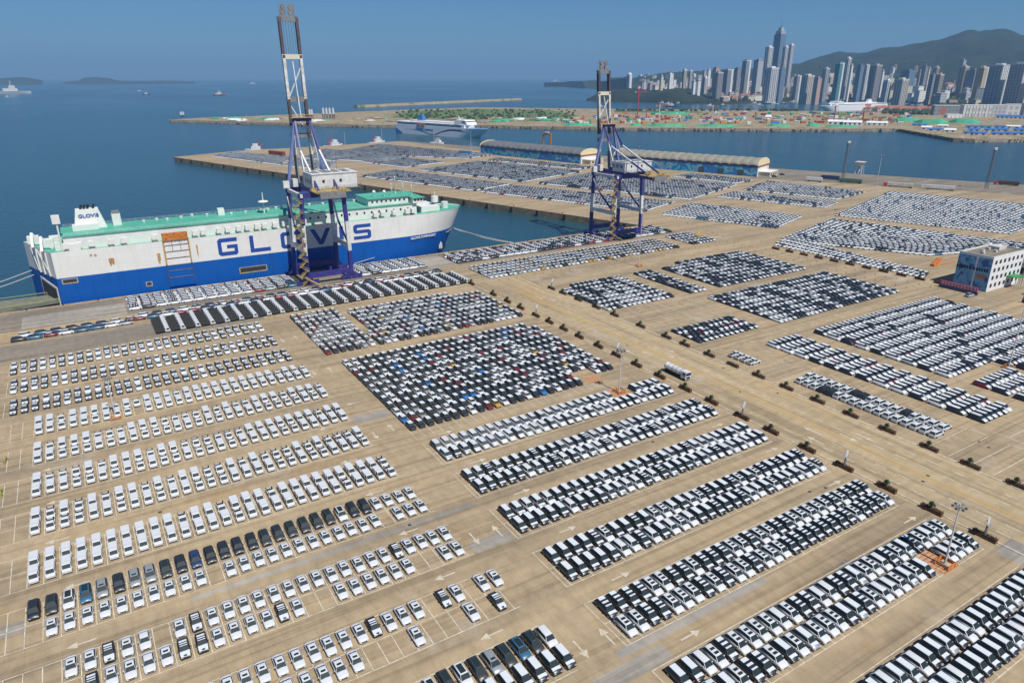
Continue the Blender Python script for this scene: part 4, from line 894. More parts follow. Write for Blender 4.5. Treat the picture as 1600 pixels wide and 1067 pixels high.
# mooring lines
def rope(label, p, q_, sag=1.2, r=0.16):
    m_ = MB(); p = Vector(p); q_ = Vector(q_); last = p
    for k in range(1,9):
        t = k/8; c = p.lerp(q_, t) - Vector((0,0,sag*4*t*(1-t))); m_.tube(last, c, r, n=5); last = c
    return tag(m_.build('mooring_line', M_ROPE), label, 'rope', 'mooring lines of the car carrier')
rope('pale mooring line from the bow tip across the basin to the quay', (184,YC-2,9.4), (214,345.6,0.6), 0.8)
rope('second pale mooring line beside the bow tip rope', (184.4,YC-1.4,9.0), (213.2,345.6,0.6), 1.2)
rope('long mooring line slanting along the blue bow to the quay', (178,YC-half(178,9)-0.6,9.0), (117,347.6,0.5), 0.6)
rope('upper mooring line running aft from the ship stern', (-23.6,379,9.5), (-90,361,0.5), 2.0); rope('lower mooring line running aft from the ship stern', (-23,376,8.0), (-92,356,0.5), 2.4)

# ------------------------------------------------------------------ ship-to-shore cranes
def crane(label, X0, hs):
    t = thing('quay_crane', label, 'crane', (X0,0,0), 0, 'quay cranes with raised booms')
    W_, YL, YW = 21.3, 322.3, 343.6; H0 = hs['leg']; bx = 0.0
    pz = 16.0
    for x in (0, W_):
        for y in (YL, YW):
            lean = 0.9 if x == 0 else -0.9
            lg = MB().beam((x,y,2.6),(x,y,pz-2),1.7,1.7).build('leg', M_STEELB, t)
            MB().beam((x,y,pz-2),(x+lean*.4,y,H0*0.68),1.66,1.66).build('white_leg_section', M_STEELW, lg)
            MB().beam((x+lean*.4,y,H0*0.68),(x+lean,y,H0-0.5),1.7,1.7).build('upper_leg_section', M_STEELB, lg)
            bg_ = MB()
            for k in (-4.2,-1.6,1.6,4.2): bg_.box(x+k-1.0,x+k+1.0,y-0.55,y+0.55,0.05,1.2)
            bg_.box(x-5.2,x+5.2,y-0.5,y+0.5,1.2,2.1); bg_.box(x-2.2,x+2.2,y-0.6,y+0.6,2.1,3.2); bg_.build('bogie', M_STEELB, t)
    for y in (YL,YW): MB().beam((0.8,y,4.3),(W_-0.8,y,4.3),1.5,2.4).build('sill_beam', M_STEELB, t)
    for x in (0,W_): MB().beam((x,YL+0.8,pz),(x,YW-0.8,pz),1.5,2.0).build('portal_beam', M_STEELW, t)
    for x, in ((0,),(W_,)):
        b0 = MB().beam((x,YW-0.6,H0-3),(x,(YL+YW)/2+3,pz+10),0.75,0.75).build('brace', M_STEELW, t); MB().beam((x,(YL+YW)/2+3,pz+10),(x,YL+0.7,pz+1),0.75,0.75).build('brace_foot', M_STEELB, b0)
    for y in (YL,YW): MB().beam((-0.4,y,H0),(W_+0.4,y,H0),1.6,2.2).build('cross_beam', M_STEELB, t)
    for x in (0.6, W_-0.6): MB().beam((x,YL-1.5,H0+0.05),(x,YW+2,H0+0.05),1.1,1.6).build('top_tie', M_STEELW, t)
    # trolley girders reaching back over the yard
    gx = (W_/2-4.4+bx, W_/2+4.4+bx)
    for x in gx: MB().beam((x,hs['back'],H0+1.9),(x,YW+3.5,H0+1.9),1.3,2.0).build('girder', M_STEELB, t)
    MB().box(gx[0]-1.4,gx[1]+1.4,hs['back']-2.2,hs['back'],H0+0.4,H0+3.2).build('girder_end', M_STEELG, t)
    q = MB()
    for k in range(26):
        x, y, z = random.uniform(gx[0]-2,gx[1]+3.5), random.uniform(hs['back']-1.5,hs['back']+8), H0+2.4+random.uniform(-1.2,2.2); s_ = random.uniform(.25,1.0); q.box(x-s_,x+s_,y-s_,y+s_,z-s_*.5,z+s_*.5)
    for z in (1.1,2.2): q.beam((gx[0]-3,hs['back']-1.6,H0+2.8+z),(gx[1]+4,hs['back']-1.6,H0+2.8+z),0.12,0.12)
    q.box(gx[0]-3,gx[1]+4,hs['back']-2,hs['back']+9,H0+2.9,H0+3.1)
    q.build('service_gear', M_STAIR, t)
    # machinery house
    x0,x1,y0,y1,z0,z1 = hs['house']
    hm = MB().box(x0,x1,y0,y1,z0,z1).build('machinery_house', M_STEELW, t)
    rf = MB().box(x0-0.3,x1+0.3,y0-0.3,y1+0.3,z1,z1+0.3).build('roof', M_STEELW, hm)
    for k in range(4): MB().box(x0+1.5+k*(x1-x0-2)/4,x0+1.5+(k+.66)*(x1-x0-2)/4,y0+2.5,y1-2.5,z1+0.3,z1+0.5).build('roof_hatch', M_STEELG, rf)
    for u in (0.22,0.60): MB().box(x0+(x1-x0)*u,x0+(x1-x0)*u+1.1,y0-0.05,y0+0.05,z0+2.6,z0+3.9).build('window', M_GLASS, hm)
    for k in range(3): MB().box(x0-0.05,x0+0.05,y0+2+k*3.6,y0+4.2+k*3.6,z0+2.2,z0+4.0).build('vent_panel', M_STEELG, hm)
    q = MB()
    for zz in (0.6,1.2): q.beam((x0-1,y0-1.4,z0+zz),(x1+1,y0-1.4,z0+zz),0.1,0.1)
    q.box(x0-1,x1+1,y0-1.5,y0,z0-0.2,z0)
    for k in range(10): q.beam((x0-1+k*(x1-x0+2)/9,y0-1.4,z0),(x0-1+k*(x1-x0+2)/9,y0-1.4,z0+1.2),0.1,0.1)
    q.build('walkway', M_STEELG, hm)
    for x in gx: MB().beam((x,y1-1,H0+2.2),(x,y1-1,z0+0.1),0.8,0.8).build('house_support', M_STEELB, hm)
    # A-frame and its backstays
    za = hs['apex']; ax = (W_/2-3.4+bx, W_/2+3.4+bx)
    for i, x in enumerate(gx):
        MB().beam((0.9 if i == 0 else W_-0.9,YW,H0+1),(ax[i],YW+0.2,za),1.25,1.25).build('apex_leg', mat('pale_blue_steel',(0.16,0.20,0.42),0.5,var=.2,scale=.5), t)
        b0 = MB().beam((ax[i],YW-0.3,za-0.4),(x,(YW+YL)/2+2.5,(za+H0)/2+2.5),0.75,0.75).build('backstay', M_STEELB, t)
        m0 = Vector((x,(YW+YL)/2+2.5,(za+H0)/2+2.5)); e0 = Vector((x,hs['back']+4,H0+3.0)); mid = m0.lerp(e0,0.55)
        MB().beam(m0,mid,0.78,0.78).build('white_stay_section', M_STEELW, b0); MB().beam(mid,e0,0.75,0.75).build('lower_stay', M_STEELB, b0)
        MB().beam((ax[i],YW-0.4,za-1),(x,YL+9,H0+2.7),0.7,0.7).build('inner_stay', M_STEELW, t)
    MB().beam((ax[0]-1,YW+0.2,za),(ax[1]+1,YW+0.2,za),1.5,1.5).build('apex_beam', M_STEELB, t)
    MB().box(ax[0]-2,ax[1]+2.6,YW-1.6,YW+2.0,za+0.8,za+1.0).beam((ax[0]-2,YW-1.5,za+2),(ax[1]+2.6,YW-1.5,za+2),0.1,0.1).beam((ax[0]-2,YW+2,za+2),(ax[1]+2.6,YW+2,za+2),0.1,0.1).build('apex_platform', M_STAIR, t)
    # raised boom in alternating dark and white lengths
    hinge = Vector((W_/2+bx,YW+2.6,H0+2.2)); tip = Vector((W_/2+bx+0.4, YW+hs['lean'], hs['top'])); d = tip - hinge
    sep = (3.9, 4.2)
    cuts = (0,0.18,0.36,0.52,0.76,1.0); cm = (M_STEELG, M_STEELB, M_STEELW, M_STEELG, M_STEELW, M_STEELG)
    bms = (M_STEELG, M_STEELW, M_BOOMD, M_STEELW2, M_BOOMD)
    for s in (-1,1):
        for k in range(5):
            p = hinge + d*cuts[k]; q2 = hinge + d*cuts[k+1]
            MB().beam(p+Vector((s*sep[0],0,0)), q2+Vector((s*sep[0],0,0)), 1.25, 1.9).build('boom_girder', bms[k], t)
    for u, m_ in ((0.30,M_STEELG),(0.52,M_STEELG),(0.77,M_CREAM),(0.985,M_STEELG)):
        c = hinge + d*u; MB().beam(c-Vector((sep[0]+0.8,0.1,0)), c+Vector((sep[0]+0.8,-0.1,0)), 1.6, 2.0).build('boom_tie', m_, t)
    for u0,u1,s in ((0.52,0.72,1),(0.30,0.50,-1)): MB().beam(hinge+d*u0+Vector((-s*sep[0],0,0)), hinge+d*u1+Vector((s*sep[0],0,0)), 0.45, 0.45).build('boom_brace', M_STEELW, t)
    MB().beam(Vector((W_/2+bx,YW+0.5,za)), hinge+d*0.75, 0.35,0.35).build('forestay', M_STEELW, t)
    q = MB()
    for k in range(5): x = -2.4+k*1.2; q.tube(hinge+d*0.79+Vector((x,0,0)), hinge+d*0.97+Vector((x,0,0)), 0.06, n=4)
    q.build('hoist_rope', M_TYRE, t)
    q = MB(); c = hinge + d*1.0
    for x in (-3.2,3.2): q.beam(c+Vector((x,0,0)), c+Vector((x,0.3,5.0)), 0.35,0.35)
    q.beam(c+Vector((-3.4,0.3,5)), c+Vector((3.4,0.3,5)), 0.35,0.35); q.beam(c+Vector((-3.4,0,2.6)), c+Vector((3.4,0,2.6)), 0.25,0.25)
    for x in (-1.7,1.7): q.tube(c+Vector((x,-0.5,1.6)), c+Vector((x,0.5,1.6)), 1.3, n=10); q.tube(c+Vector((x,-0.5,3.8)), c+Vector((x,0.5,3.8)), 1.1, n=10)
    q.build('sheave_frame', M_STEELG, t)
    # zigzag stair up the landward left leg
    q = MB(); z = 0.4; k = 0; top = H0 - 1
    while z < top:
        s = 1 if k % 2 == 0 else -1; x_ = -1.6
        a = Vector((x_ - 1.4*s, YL-1.6, z)); b_ = Vector((x_ + 1.4*s, YL-1.6, z+2.2)); q.beam(a, b_, 0.9, 0.22)
        for o in (-0.45,0.45): q.beam(a+Vector((0,o,1.0)), b_+Vector((0,o,1.0)), 0.09,0.09)
        q.box(b_.x-0.7,b_.x+0.7,YL-2.4,YL-0.8,z+2.1,z+2.25)
        for xx in (-0.65,0.65): q.beam((b_.x+xx,YL-2.35,z+2.2),(b_.x+xx,YL-2.35,z+3.3),0.09,0.09)
        q.beam((b_.x-0.7,YL-2.35,z+3.3),(b_.x+0.7,YL-2.35,z+3.3),0.09,0.09)
        z += 2.25; k += 1
    q.beam((4.5,YL-4.5,0.2),(-1.6,YL-1.6,4.0),1.1,0.25)
    q.build('stair', M_STAIR, t)
    # operator cab and electrics
    MB().box(gx[0]-3.6,gx[0]-1.3,YW-3.2,YW-0.2,H0+1.6,H0+5.2).build('electric_cabinet', M_STEELW, t); MB().box(-1.8,1.0,YW-2.6,YW-0.6,H0+1.2,H0+4.4).build('electric_cabinet', M_STEELW, t)
    MB().box(W_/2-1.6,W_/2+1.6,YL+9,YL+12.5,H0-2.6,H0+0.8).build('operator_cab', M_STEELW, t)
    MB().tube((W_-2,YL+3,z1),(W_-2,YL+3,z1+9),0.12,n=5).build('aerial', M_STEELG, t)
    return t
M_BOOMD = mat('boom_dark_steel', (0.075,0.060,0.075), 0.55, var=0.35, scale=0.5); M_STEELW2 = mat('weathered_white_steel', (0.56,0.54,0.50), 0.55, var=0.3, scale=0.5); M_CREAM = mat('cream_steel', (0.62,0.58,0.45), 0.55)
crane('tall dark boomed quay crane rising in front of the car carrier', 85.6, dict(leg=41.5, back=308, house=(5.2,26.0,317.5,331.5,44.6,51.0), apex=73.2, top=117.5, lean=8.0))
crane('shorter quay crane at the inner corner of the basin', 269.5, dict(leg=37.0, back=297, house=(5.0,25.5,320.5,331.5,39.6,44.9), apex=64.5, top=95.5, lean=8.0))
rail = MB()
for y in (322.3,343.6):
    for o in (-0.07,0.07): rail.box(-400,330,y+o-0.03,y+o+0.03,0.005,0.05)
struct('crane_rail', rail, M_RUST, pavement)
# fenders and bollards
for k in range(26):
    u = 0.02 + k*0.038; p = Vector((313.8,QY)).lerp(Vector((109.4,964.8)), u); d2 = Vector((-204.4,618.3)).normalized(); nn = Vector((-d2.y,d2.x))
    c = p + nn*0.55
    tag(MB().beam((c.x-d2.x*0.8,c.y-d2.y*0.8,-1.7),(c.x+d2.x*0.8,c.y+d2.y*0.8,-1.7),0.9,3.0).build('fender', M_TYRE), 'black rubber fender hanging on the pier wall', 'fender', 'fenders along the pier wall')
for k in range(27):
    p = Vector((-40 + k*13.2, QY-0.9, 0.1)); tag(MB().tube(p, p+Vector((0,0,0.55)),0.28,0.22,n=8).ball(p+Vector((0,0,0.6)),0.38,0.2,n=8,m=4).build('mooring_bollard', M_TYRE), 'black iron mooring bollard on the ship side quay edge', 'bollard', 'bollards on the ship quay')
for k in range(14):
    p = Vector((313.8,QY)).lerp(Vector((109.4,964.8)), 0.03 + k*0.07); p = Vector((p.x+1.1,p.y+0.5,0.1)); tag(MB().tube(p, p+Vector((0,0,0.9)),0.4,0.3,n=8).ball(p+Vector((0,0,0.9)),0.6,0.3,n=8,m=4).build('mooring_bollard', M_RUST), 'rusty mooring bollard on the pier edge', 'bollard', 'bollards on the pier edge')

# ------------------------------------------------------------------ light masts
def mast(label, x, y, h_, r=0.22, head=6, base=M_ORANGE):
    t = thing('light_mast', label, 'light mast', (x,y,0), 0, 'high light masts of the terminal')
    MB().tube((0,0,0.3),(0,0,h_),r,r*0.5,n=10).build('pole', M_STEELW2, t)
    k_ = 0.8 + h_*0.022
    hd = MB().tube((0,0,h_-0.5),(0,0,h_-0.3),k_*0.6,n=12).build('lamp_ring', M_STEELG, t)
    for k in range(head):
        a = 2*math.pi*k/head; MB().box(math.cos(a)*k_-0.24,math.cos(a)*k_+0.24,math.sin(a)*k_-0.24,math.sin(a)*k_+0.24,h_-0.75,h_-0.3).build('floodlight', M_STEELG, hd)
    MB().box(-0.9,0.9,-0.9,0.9,0,0.5).build('footing', M_CONC, t)
    q = MB()
    for a in range(4):
        c, s = math.cos(a*math.pi/2+.78)*1.9, math.sin(a*math.pi/2+.78)*1.9; c2, s2 = math.cos((a+1)*math.pi/2+.78)*1.9, math.sin((a+1)*math.pi/2+.78)*1.9
        q.beam((c,s,0),(c,s,1.1),0.14,0.14); q.beam((c,s,1.0),(c2,s2,1.0),0.12,0.25); q.beam((c,s,0.5),(c2,s2,0.5),0.12,0.12)
    q.build('guard_rail', base, t); return t
mast('light mast between the hatchback block and the first SUV row', 132.6,151.7,14.6)
mast('light mast on the red hatched square among the sixth row SUVs', 135.0,53.2,14.4)
mast('tall light mast between the sedan blocks and the quay block', 240.9,266,30)
mast('tall light mast among the SUV rows across the road', 256.8,97.7,31)
mast('tall light mast in front of the van lot by the far quay', 476.4,288.7,42)
mast('light mast beside the mini truck row', -2.2,213.9,13)
for x,y,h_,l in ((633.7,419.1,33,'lattice mast beside the white hopper on the far quay'),(681.3,312.1,33,'lattice mast near the brown trailers on the far quay')):
    t = thing('lattice_mast', l, 'light mast', (x,y,0), 0, 'lattice masts on the far quay'); q = MB()
    for sx in (-1,1):
        for sy in (-1,1): q.beam((sx*1.1,sy*1.1,0),(sx*0.5,sy*0.5,h_),0.28,0.28)
    for k in range(11):
        z0, z1 = k*h_/11, (k+1)*h_/11; w0, w1 = 1.1-0.6*z0/h_, 1.1-0.6*z1/h_
        for (a,b_) in (((-1,-1),(1,-1)),((1,-1),(1,1)),((1,1),(-1,1)),((-1,1),(-1,-1))): q.beam((a[0]*w0,a[1]*w0,z0),(b_[0]*w1,b_[1]*w1,z1),0.14,0.14)
    q.build('frame', M_STEELG, t); MB().box(-2,2,-0.8,0.8,h_,h_+1.8).build('floodlight', M_STEELW2, t)
for x,y,h_ in ((388,985,22),(420,880,20),(455,842,24),(338,1000,18)):
    t = thing('pier_light_post', 'slender light post on the far pier edge', 'light mast', (x,y,0), 0, 'slender posts on the far pier'); MB().tube((0,0,0),(0,0,h_),0.25,0.15,n=6).build('pole', M_STEELW2, t); MB().box(-1.2,1.2,-0.4,0.4,h_-0.2,h_+0.5).build('floodlight', M_STEELG, t)
# red painted squares round the two near masts
for cx, cy in ((135.0,54.6),(132.0,164.0),(132.6,152)):
    lines('hatched_square', [((cx-2.6,cy-2.8+k*0.9),(cx+2.6,cy-2.8+k*0.9)) for k in range(7)] + [((cx-2.6+k*1.3,cy-2.8),(cx-2.6+k*1.3,cy+2.8)) for k in range(5)], 0.16, mat('faded_red_paint',(0.42,0.07,0.05),0.8,var=.4,scale=1.0), 0.025)
    sheet('paving_patch', rect(cx-3.1,cx+3.1,cy-3.2,cy+3.2), 0.0165, mat('orange_faded_paint',(0.42,0.28,0.14),0.85,var=.3,scale=.7))

# ------------------------------------------------------------------ planters, solar lamps and posts along the road
def leaf_ball(q, c, r, n_):
    for k in range(n_):
        u = Vector((random.gauss(0,1),random.gauss(0,1),random.gauss(0,1))).normalized()*r*random.uniform(0.55,1.0); p = Vector(c)+u; s_ = r*0.32
        a = Vector((random.gauss(0,1),random.gauss(0,1),random.gauss(0,1))).normalized(); b_ = a.cross(u).normalized(); q.quad(p-a*s_, p+b_*s_*0.6, p+a*s_, p-b_*s_*0.6)
def planter_proto(kind):
    t = thing('planter', 'x', 'planter', (0,0,0))
    MB().box(-0.5,0.5,-2.4,2.4,0.0,0.62).build('box', M_PLANTER, t)
    q = MB(); q.box(-0.45,0.45,-2.4,2.4,0.70,1.0)
    for k in range(11): leaf_ball(q, (random.uniform(-.1,.1),-2.2+k*0.44,1.05), 0.5, 22)
    q.build('hedge', mat('reddish_hedge_leaves',(0.085,0.052,0.022),0.8,var=.5,scale=3), t)
    if kind == 'tree':
        MB().tube((0,0.2,0.7),(0,0.2,1.7),0.09,0.06,n=6).build('trunk', M_RUST, t); q = MB(); leaf_ball(q, (0,0.2,2.0), 0.66, 150); q.ball((0,0.2,2.0),0.36,n=7,m=5,jit=.2); q.build('crown', M_HEDGE, t)
    if kind == 'lamp':
        MB().tube((0,0,0.7),(0,0,3.4),0.30,0.20,n=8).build('post', M_STEELG, t); pn = MB().add([(-.7,-0.5,3.3),(.7,-0.5,3.3),(.7,0.5,4.0),(-.7,0.5,4.0),(-.7,-0.5,3.2),(.7,-0.5,3.2),(.7,0.5,3.9),(-.7,0.5,3.9)], [(0,1,2,3),(7,6,5,4),(0,4,5,1),(1,5,6,2),(2,6,7,3),(3,7,4,0)]); pn.build('solar_panel', M_STEELG, t)
        MB().beam((0,0,3.3),(0.9,0.3,4.9),0.35,0.5).build('lamp_head', M_STEELW, t)
    return t
PP = {k: planter_proto(k) for k in ('plain','tree','lamp')}; used = set()
def place_planter(x, y, k, label, rz=0.0):
    if k not in used: used.add(k); o = PP[k]; o.location = (x,y,0); o.rotation_euler = (0,0,rz); o['label'] = label; o['group'] = 'planters lining the road'
    else: dup(PP[k], (x,y,0), rz, label, 'planters lining the road')
KW_ = {'tree':'planter with clipped round tree','lamp':'planter carrying a solar lamp','plain':'planter with low hedge only'}
for i, y in enumerate((282.3,261.8,249.5,238.8,227,217.3,207.5,197.5,185.9,175.5,165.1,153.7,142.1,131.2,119.5,109.3,97.7,86.9,75.7,65,53.7)):
    k = 'lamp' if i in (4,9,14,17,20) else 'tree'; place_planter(151.4, y, k, '%s, %s from the quay end, hatchback side of road' % (KW_[k], nth(i+1)))
for i, y in enumerate((255.7,246.8,235.3,222.5,210.4,194.4,180,170.4,158.5,147.8,136.9,126,114.8,103.8,92.7,81.1,70.7,60,49)):
    k = 'lamp' if i == 0 else ('plain' if i == 9 else 'tree'); place_planter(179.0, y, k, '%s, %s from the quay end, pickup side of road' % (KW_[k], nth(i+1)))
for i in range(11): y = 255 - i*8.8; place_planter(333.4 + i*0.75, y, 'plain' if i % 2 == 0 else 'tree', '%s, %s along the far fence beside the car strip' % (KW_['plain' if i % 2 == 0 else 'tree'], nth(i+1)))
kb = MB(); kb.box(151.85,152.15,-250,283,0.0,0.16); kb.box(178.3,178.6,-250,262,0.0,0.16); struct('kerb', kb, M_LINE, pavement)
bp_ = MB().tube((0,0,0),(0,0,0.95),0.10,0.08,n=6).tube((0,0,0.0),(0,0,0.12),0.25,n=6).mesh('traffic_post', mat('dull_green_post',(0.16,0.20,0.10),0.7))
def posts(p, q_, n_, label, group):
    for k in range(n_):
        c = Vector(p).lerp(Vector(q_), k/(n_-1)); o = obj('traffic_post', bp_); o.location = (c.x,c.y,0.02); tag(o, label, 'post', group)
posts((166,281.5),(296,280.5),26,'short green post in the line between sedan blocks and quay cars','posts facing the quay cars')
posts((325,283),(333,150),26,'short green post in the line beside the far road','posts beside the far road')
posts((318.5,283),(321,166),24,'short green post in the line edging the sedan blocks','posts edging the sedan blocks')
posts((152,284),(146,316),7,'short green post beside the quay corner','posts at the quay corner')
posts((332,288),(345,336),9,'short green post near the basin corner','posts near the basin corner')
posts((60,282.5),(-30,282.5),16,'short green post along the quay road beside sedans','posts along the quay road')
posts((316,346-62),(418,236),9,'short green post at the fork before the far lots','posts at the fork')
# yellow-green barrier pairs at the left lane ends
for k, y in enumerate((111.5,129.5,147.8,165.8,183.5,201)):
    t = thing('lane_barrier', 'pair of yellow green bollards joined by a bar, %s from the sedan rows' % nth(6-k), 'barrier', (-27.9 - (0 if k else 0.3),y,0.02), random.uniform(-.2,.2), 'lane barriers at the bay ends')
    for s in (-1.2,1.2): MB().tube((0,s,0),(0,s,0.85),0.26,0.18,n=8).ball((0,s,0.9),0.30,n=8,m=5).build('bollard', mat('lime_bollard',(0.26,0.28,0.05),0.6,var=.3,scale=2), t)
    MB().beam((0,-1.2,0.55),(0,1.2,0.55),0.10,0.10).build('bar', M_TYRE, t)
ca = MB().box(-1.0,1.0,-0.6,0.6,0.0,0.25).beam((0,0,0.25),(0,0,1.5),0.3,0.3).box(-0.8,0.8,-0.1,0.1,0.9,1.5).build('red_barrier_stand', M_REDP); ca.location = (-34,188,0.02); tag(ca,'small red barrier stand beside the empty bays','barrier')

# ------------------------------------------------------------------ tanker lorry on the road
t = thing('tanker_truck', 'white tanker lorry driving along the planter lined road', 'truck', (157.2,151.2,0.02), 0.0)
MB().loft([[(math.cos(a)*1.22, y, 2.15+math.sin(a)*1.15) for a in np.linspace(0,2*math.pi,14,endpoint=False)] for y in (-1.9,-1.7,2.0,5.4,5.55)]).build('tank', M_STEELW, t)
q = MB()
for y in (-1.7,0.1,1.9,3.7,5.3): q.tube((0,y-0.06,2.15),(0,y+0.06,2.15),1.27,n=14)
q.build('tank_band', M_STEELG, t)
cb = MB().xz([(-1.2,0.6),(1.2,0.6),(1.2,2.2),(1.05,3.1),(-1.05,3.1),(-1.2,2.2)],-4.4,-2.2).build('cab', M_WHITE, t); MB().box(-1.08,1.08,-4.45,-4.36,1.85,2.75).build('windscreen', M_GLASS, cb); MB().box(-0.8,0.8,-4.45,-4.36,0.8,1.45).build('grille', M_TYRE, cb)
for s in (-1,1): MB().box(s*1.2-0.03,s*1.2+0.03,-4.1,-3.0,1.85,2.6).build('side_window', M_GLASS, cb)
MB().box(-0.9,0.9,-3.6,5.5,0.55,1.05).build('chassis', M_TYRE, t)
for y in (-3.6,-1.9,3.4,4.6):
    for s in (-1,1): MB().tube((s*0.75,y,0.5),(s*1.2,y,0.5),0.5,n=12).build('wheel', M_TYRE, t)

# ------------------------------------------------------------------ office block with painted gable, gatehouse, banner boards
def mural(name, cols, scale):
    m = bpy.data.materials.new(name); m.use_nodes = True; N, L = nodes(m); b = N['Principled BSDF']; b.inputs['Roughness'].default_value = 0.7
    tc = N.new('ShaderNodeTexCoord'); nz = N.new('ShaderNodeTexNoise'); nz.inputs['Scale'].default_value = scale; nz.inputs['Detail'].default_value = 1.5; nz.inputs['Distortion'].default_value = 0.8
    rp = N.new('ShaderNodeValToRGB'); rp.color_ramp.interpolation = 'CONSTANT'; e = rp.color_ramp.elements
    for k, c in enumerate(cols):
        el = e[k] if k < 2 else e.new(0.5); el.position = 0.30 + 0.42*k/len(cols) if k else 0.0; el.color = (*c, 1)
    L.new(tc.outputs['Object'], nz.inputs['Vector']); L.new(nz.outputs['Fac'], rp.inputs['Fac']); L.new(rp.outputs['Color'], b.inputs['Base Color']); return m
M_MUR1 = mural('blue_gable_mural', [(0.04,0.10,0.28),(0.10,0.28,0.46),(0.18,0.40,0.56),(0.06,0.14,0.32),(0.40,0.55,0.62)], 0.28)
M_MUR2 = mural('sea_mural', [(0.20,0.27,0.34),(0.02,0.26,0.48),(0.30,0.38,0.46),(0.02,0.42,0.54),(0.03,0.16,0.44),(0.28,0.36,0.44),(0.45,0.42,0.08),(0.04,0.42,0.44),(0.40,0.12,0.28)], 0.11)
X0,X1,Y0,Y1,HO = 345.2,374.0,148.2,163.0,15.6
of = thing('office_building', 'four storey white office with a blue painted gable wall', 'building', (0,0,0))
wl = MB().box(X0,X1,Y0,Y1,0,HO).build('wall', mat('office_white_wall',(0.70,0.71,0.72),0.7,var=.06,scale=.3), of)
MB().box(X0-0.06,X0+0.02,Y0-0.02,Y1+0.02,0.05,HO-0.4).build('painted_gable', M_MUR1, of)
for y in (Y0+6.2,): MB().box(X0-0.16,X0-0.05,y,y+0.7,0.1,HO-0.5).build('gable_stripe', M_SHIPW, of)
for k, yy in enumerate((Y0+3.0,Y0+5.0)):
    MB().tube((X0-0.10,yy-0.6,6.6),(X0-0.18,yy-0.6,6.6),1.05,n=12).build('painted_disc', M_ORANGE, of)
for f_ in (8.9,):
    for k in range(12): yy = Y0+1.0+k*1.12 + (0.8 if k > 5 else 0); MB().box(X0-0.20,X0-0.05,yy,yy+0.7,f_,f_+1.4).build('window', M_GLASS, wl)
for r_ in range(4):
    for k in range(7):
        x = X0+2.4+k*3.9
        fr = MB().box(x-0.1,x+1.7,Y0-0.06,Y0+0.02,1.7+r_*3.6,3.5+r_*3.6).build('window', M_STEELG, wl); MB().box(x,x+1.6,Y0-0.09,Y0-0.05,1.8+r_*3.6,3.4+r_*3.6).build('pane', M_GLASS, fr)
rf = MB().box(X0+0.3,X1-0.3,Y0+0.3,Y1-0.3,HO,HO+0.08).build('roof', M_ASPH, of)
q = MB()
for a in ((X0,X1,Y0,Y0+0.3),(X0,X1,Y1-0.3,Y1),(X0,X0+0.3,Y0+.3,Y1-.3),(X1-0.3,X1,Y0+.3,Y1-.3)): q.box(*a,HO,HO+0.75)
q.build('parapet', M_SHIPW, rf)
for x,y in ((350,155),(354,157),(358,153.5),(361,158)): MB().box(x,x+1.6,y,y+1.2,HO+.05,HO+1.2).build('roof_unit', M_STEELW2, rf)
MB().box(364,371,155,160,HO+.05,HO+1.6).build('stair_head', M_STEELW2, rf)
cn = MB().box(361.5,368.5,143.6,Y0-0.1,5.2,5.5).build('entrance_canopy', mat('canopy_green',(0.03,0.24,0.06),0.6), of)
for x in (361.8,364,366,368.2): MB().box(x-0.15,x+0.15,143.8,144.1,0,5.2).build('canopy_post', M_STEELW, cn)
def banner(label, x, y0, y1):
    b_ = thing('banner_board', label, 'sign', (x,y0,0), 0, 'banner boards along the far road'); MB().box(-0.5,0.5,0,y1-y0,0,1.5).build('base', mat('navy_board',(0.03,0.06,0.16),0.6), b_); bd = MB().box(-0.6,0.1,0.3,y1-y0-0.3,1.5,3.3).build('board', mat('banner_crimson',(0.40,0.05,0.12),0.6), b_)
    n_ = int((y1-y0)/1.5)
    for k in range(n_):
        yy = 0.8 + k*(y1-y0-1.4)/n_; g_ = MB().box(-0.64,-0.59,yy,yy+0.9,2.8,2.98).box(-0.64,-0.59,yy,yy+0.9,2.3,2.45).box(-0.64,-0.59,yy+0.35,yy+0.52,1.8,3.05).box(-0.64,-0.59,yy,yy+0.14,1.8,2.3).box(-0.64,-0.59,yy+.76,yy+0.9,1.8,2.3); g_.build('painted_character', M_SHIPW, bd)
banner('crimson lettered banner board in front of the office', 336.5, 147.5, 164.5); banner('crimson lettered banner board in front of the blue gatehouse', 342.5, 112, 132)
gh = thing('gatehouse', 'blue gatehouse with a red band near the office', 'building', (0,0,0)); MB().box(356,366,118,132,0,9.0).build('wall', mat('gatehouse_blue',(0.06,0.16,0.34),0.6,var=.15,scale=.4), gh); MB().box(355.8,366.2,117.8,132.2,6.6,7.8).build('red_band', M_REDP, gh); MB().box(355.7,366.3,117.7,132.3,9,9.3).build('roof', M_STEELG, gh); MB().box(355.9,356.05,121,127,1.2,4.6).build('window', M_GLASS, gh)
pl = thing('porta_cabin', 'grey cabin behind the office building', 'building', (0,0,0)); MB().box(386,398,150,160,0,7).build('wall', M_STEELW2, pl); MB().box(385.6,398.4,149.6,160.4,7,7.4).build('roof', M_STEELG, pl); 
for k in range(3): MB().box(385.92,386.02,151.5+k*2.8,153.3+k*2.8,2,5).build('window', M_GLASS, pl)
orr = MB()
for k in range(7): orr.box(371+k*2.6,373.2+k*2.6,186+0.9*k,188+0.9*k,0,1.1)
orr.box(370,391,185.6,186,0,0.5); o = orr.build('orange_barrier_stack', M_ORANGE); tag(o,'stack of orange water barriers beside the far lot','barriers')

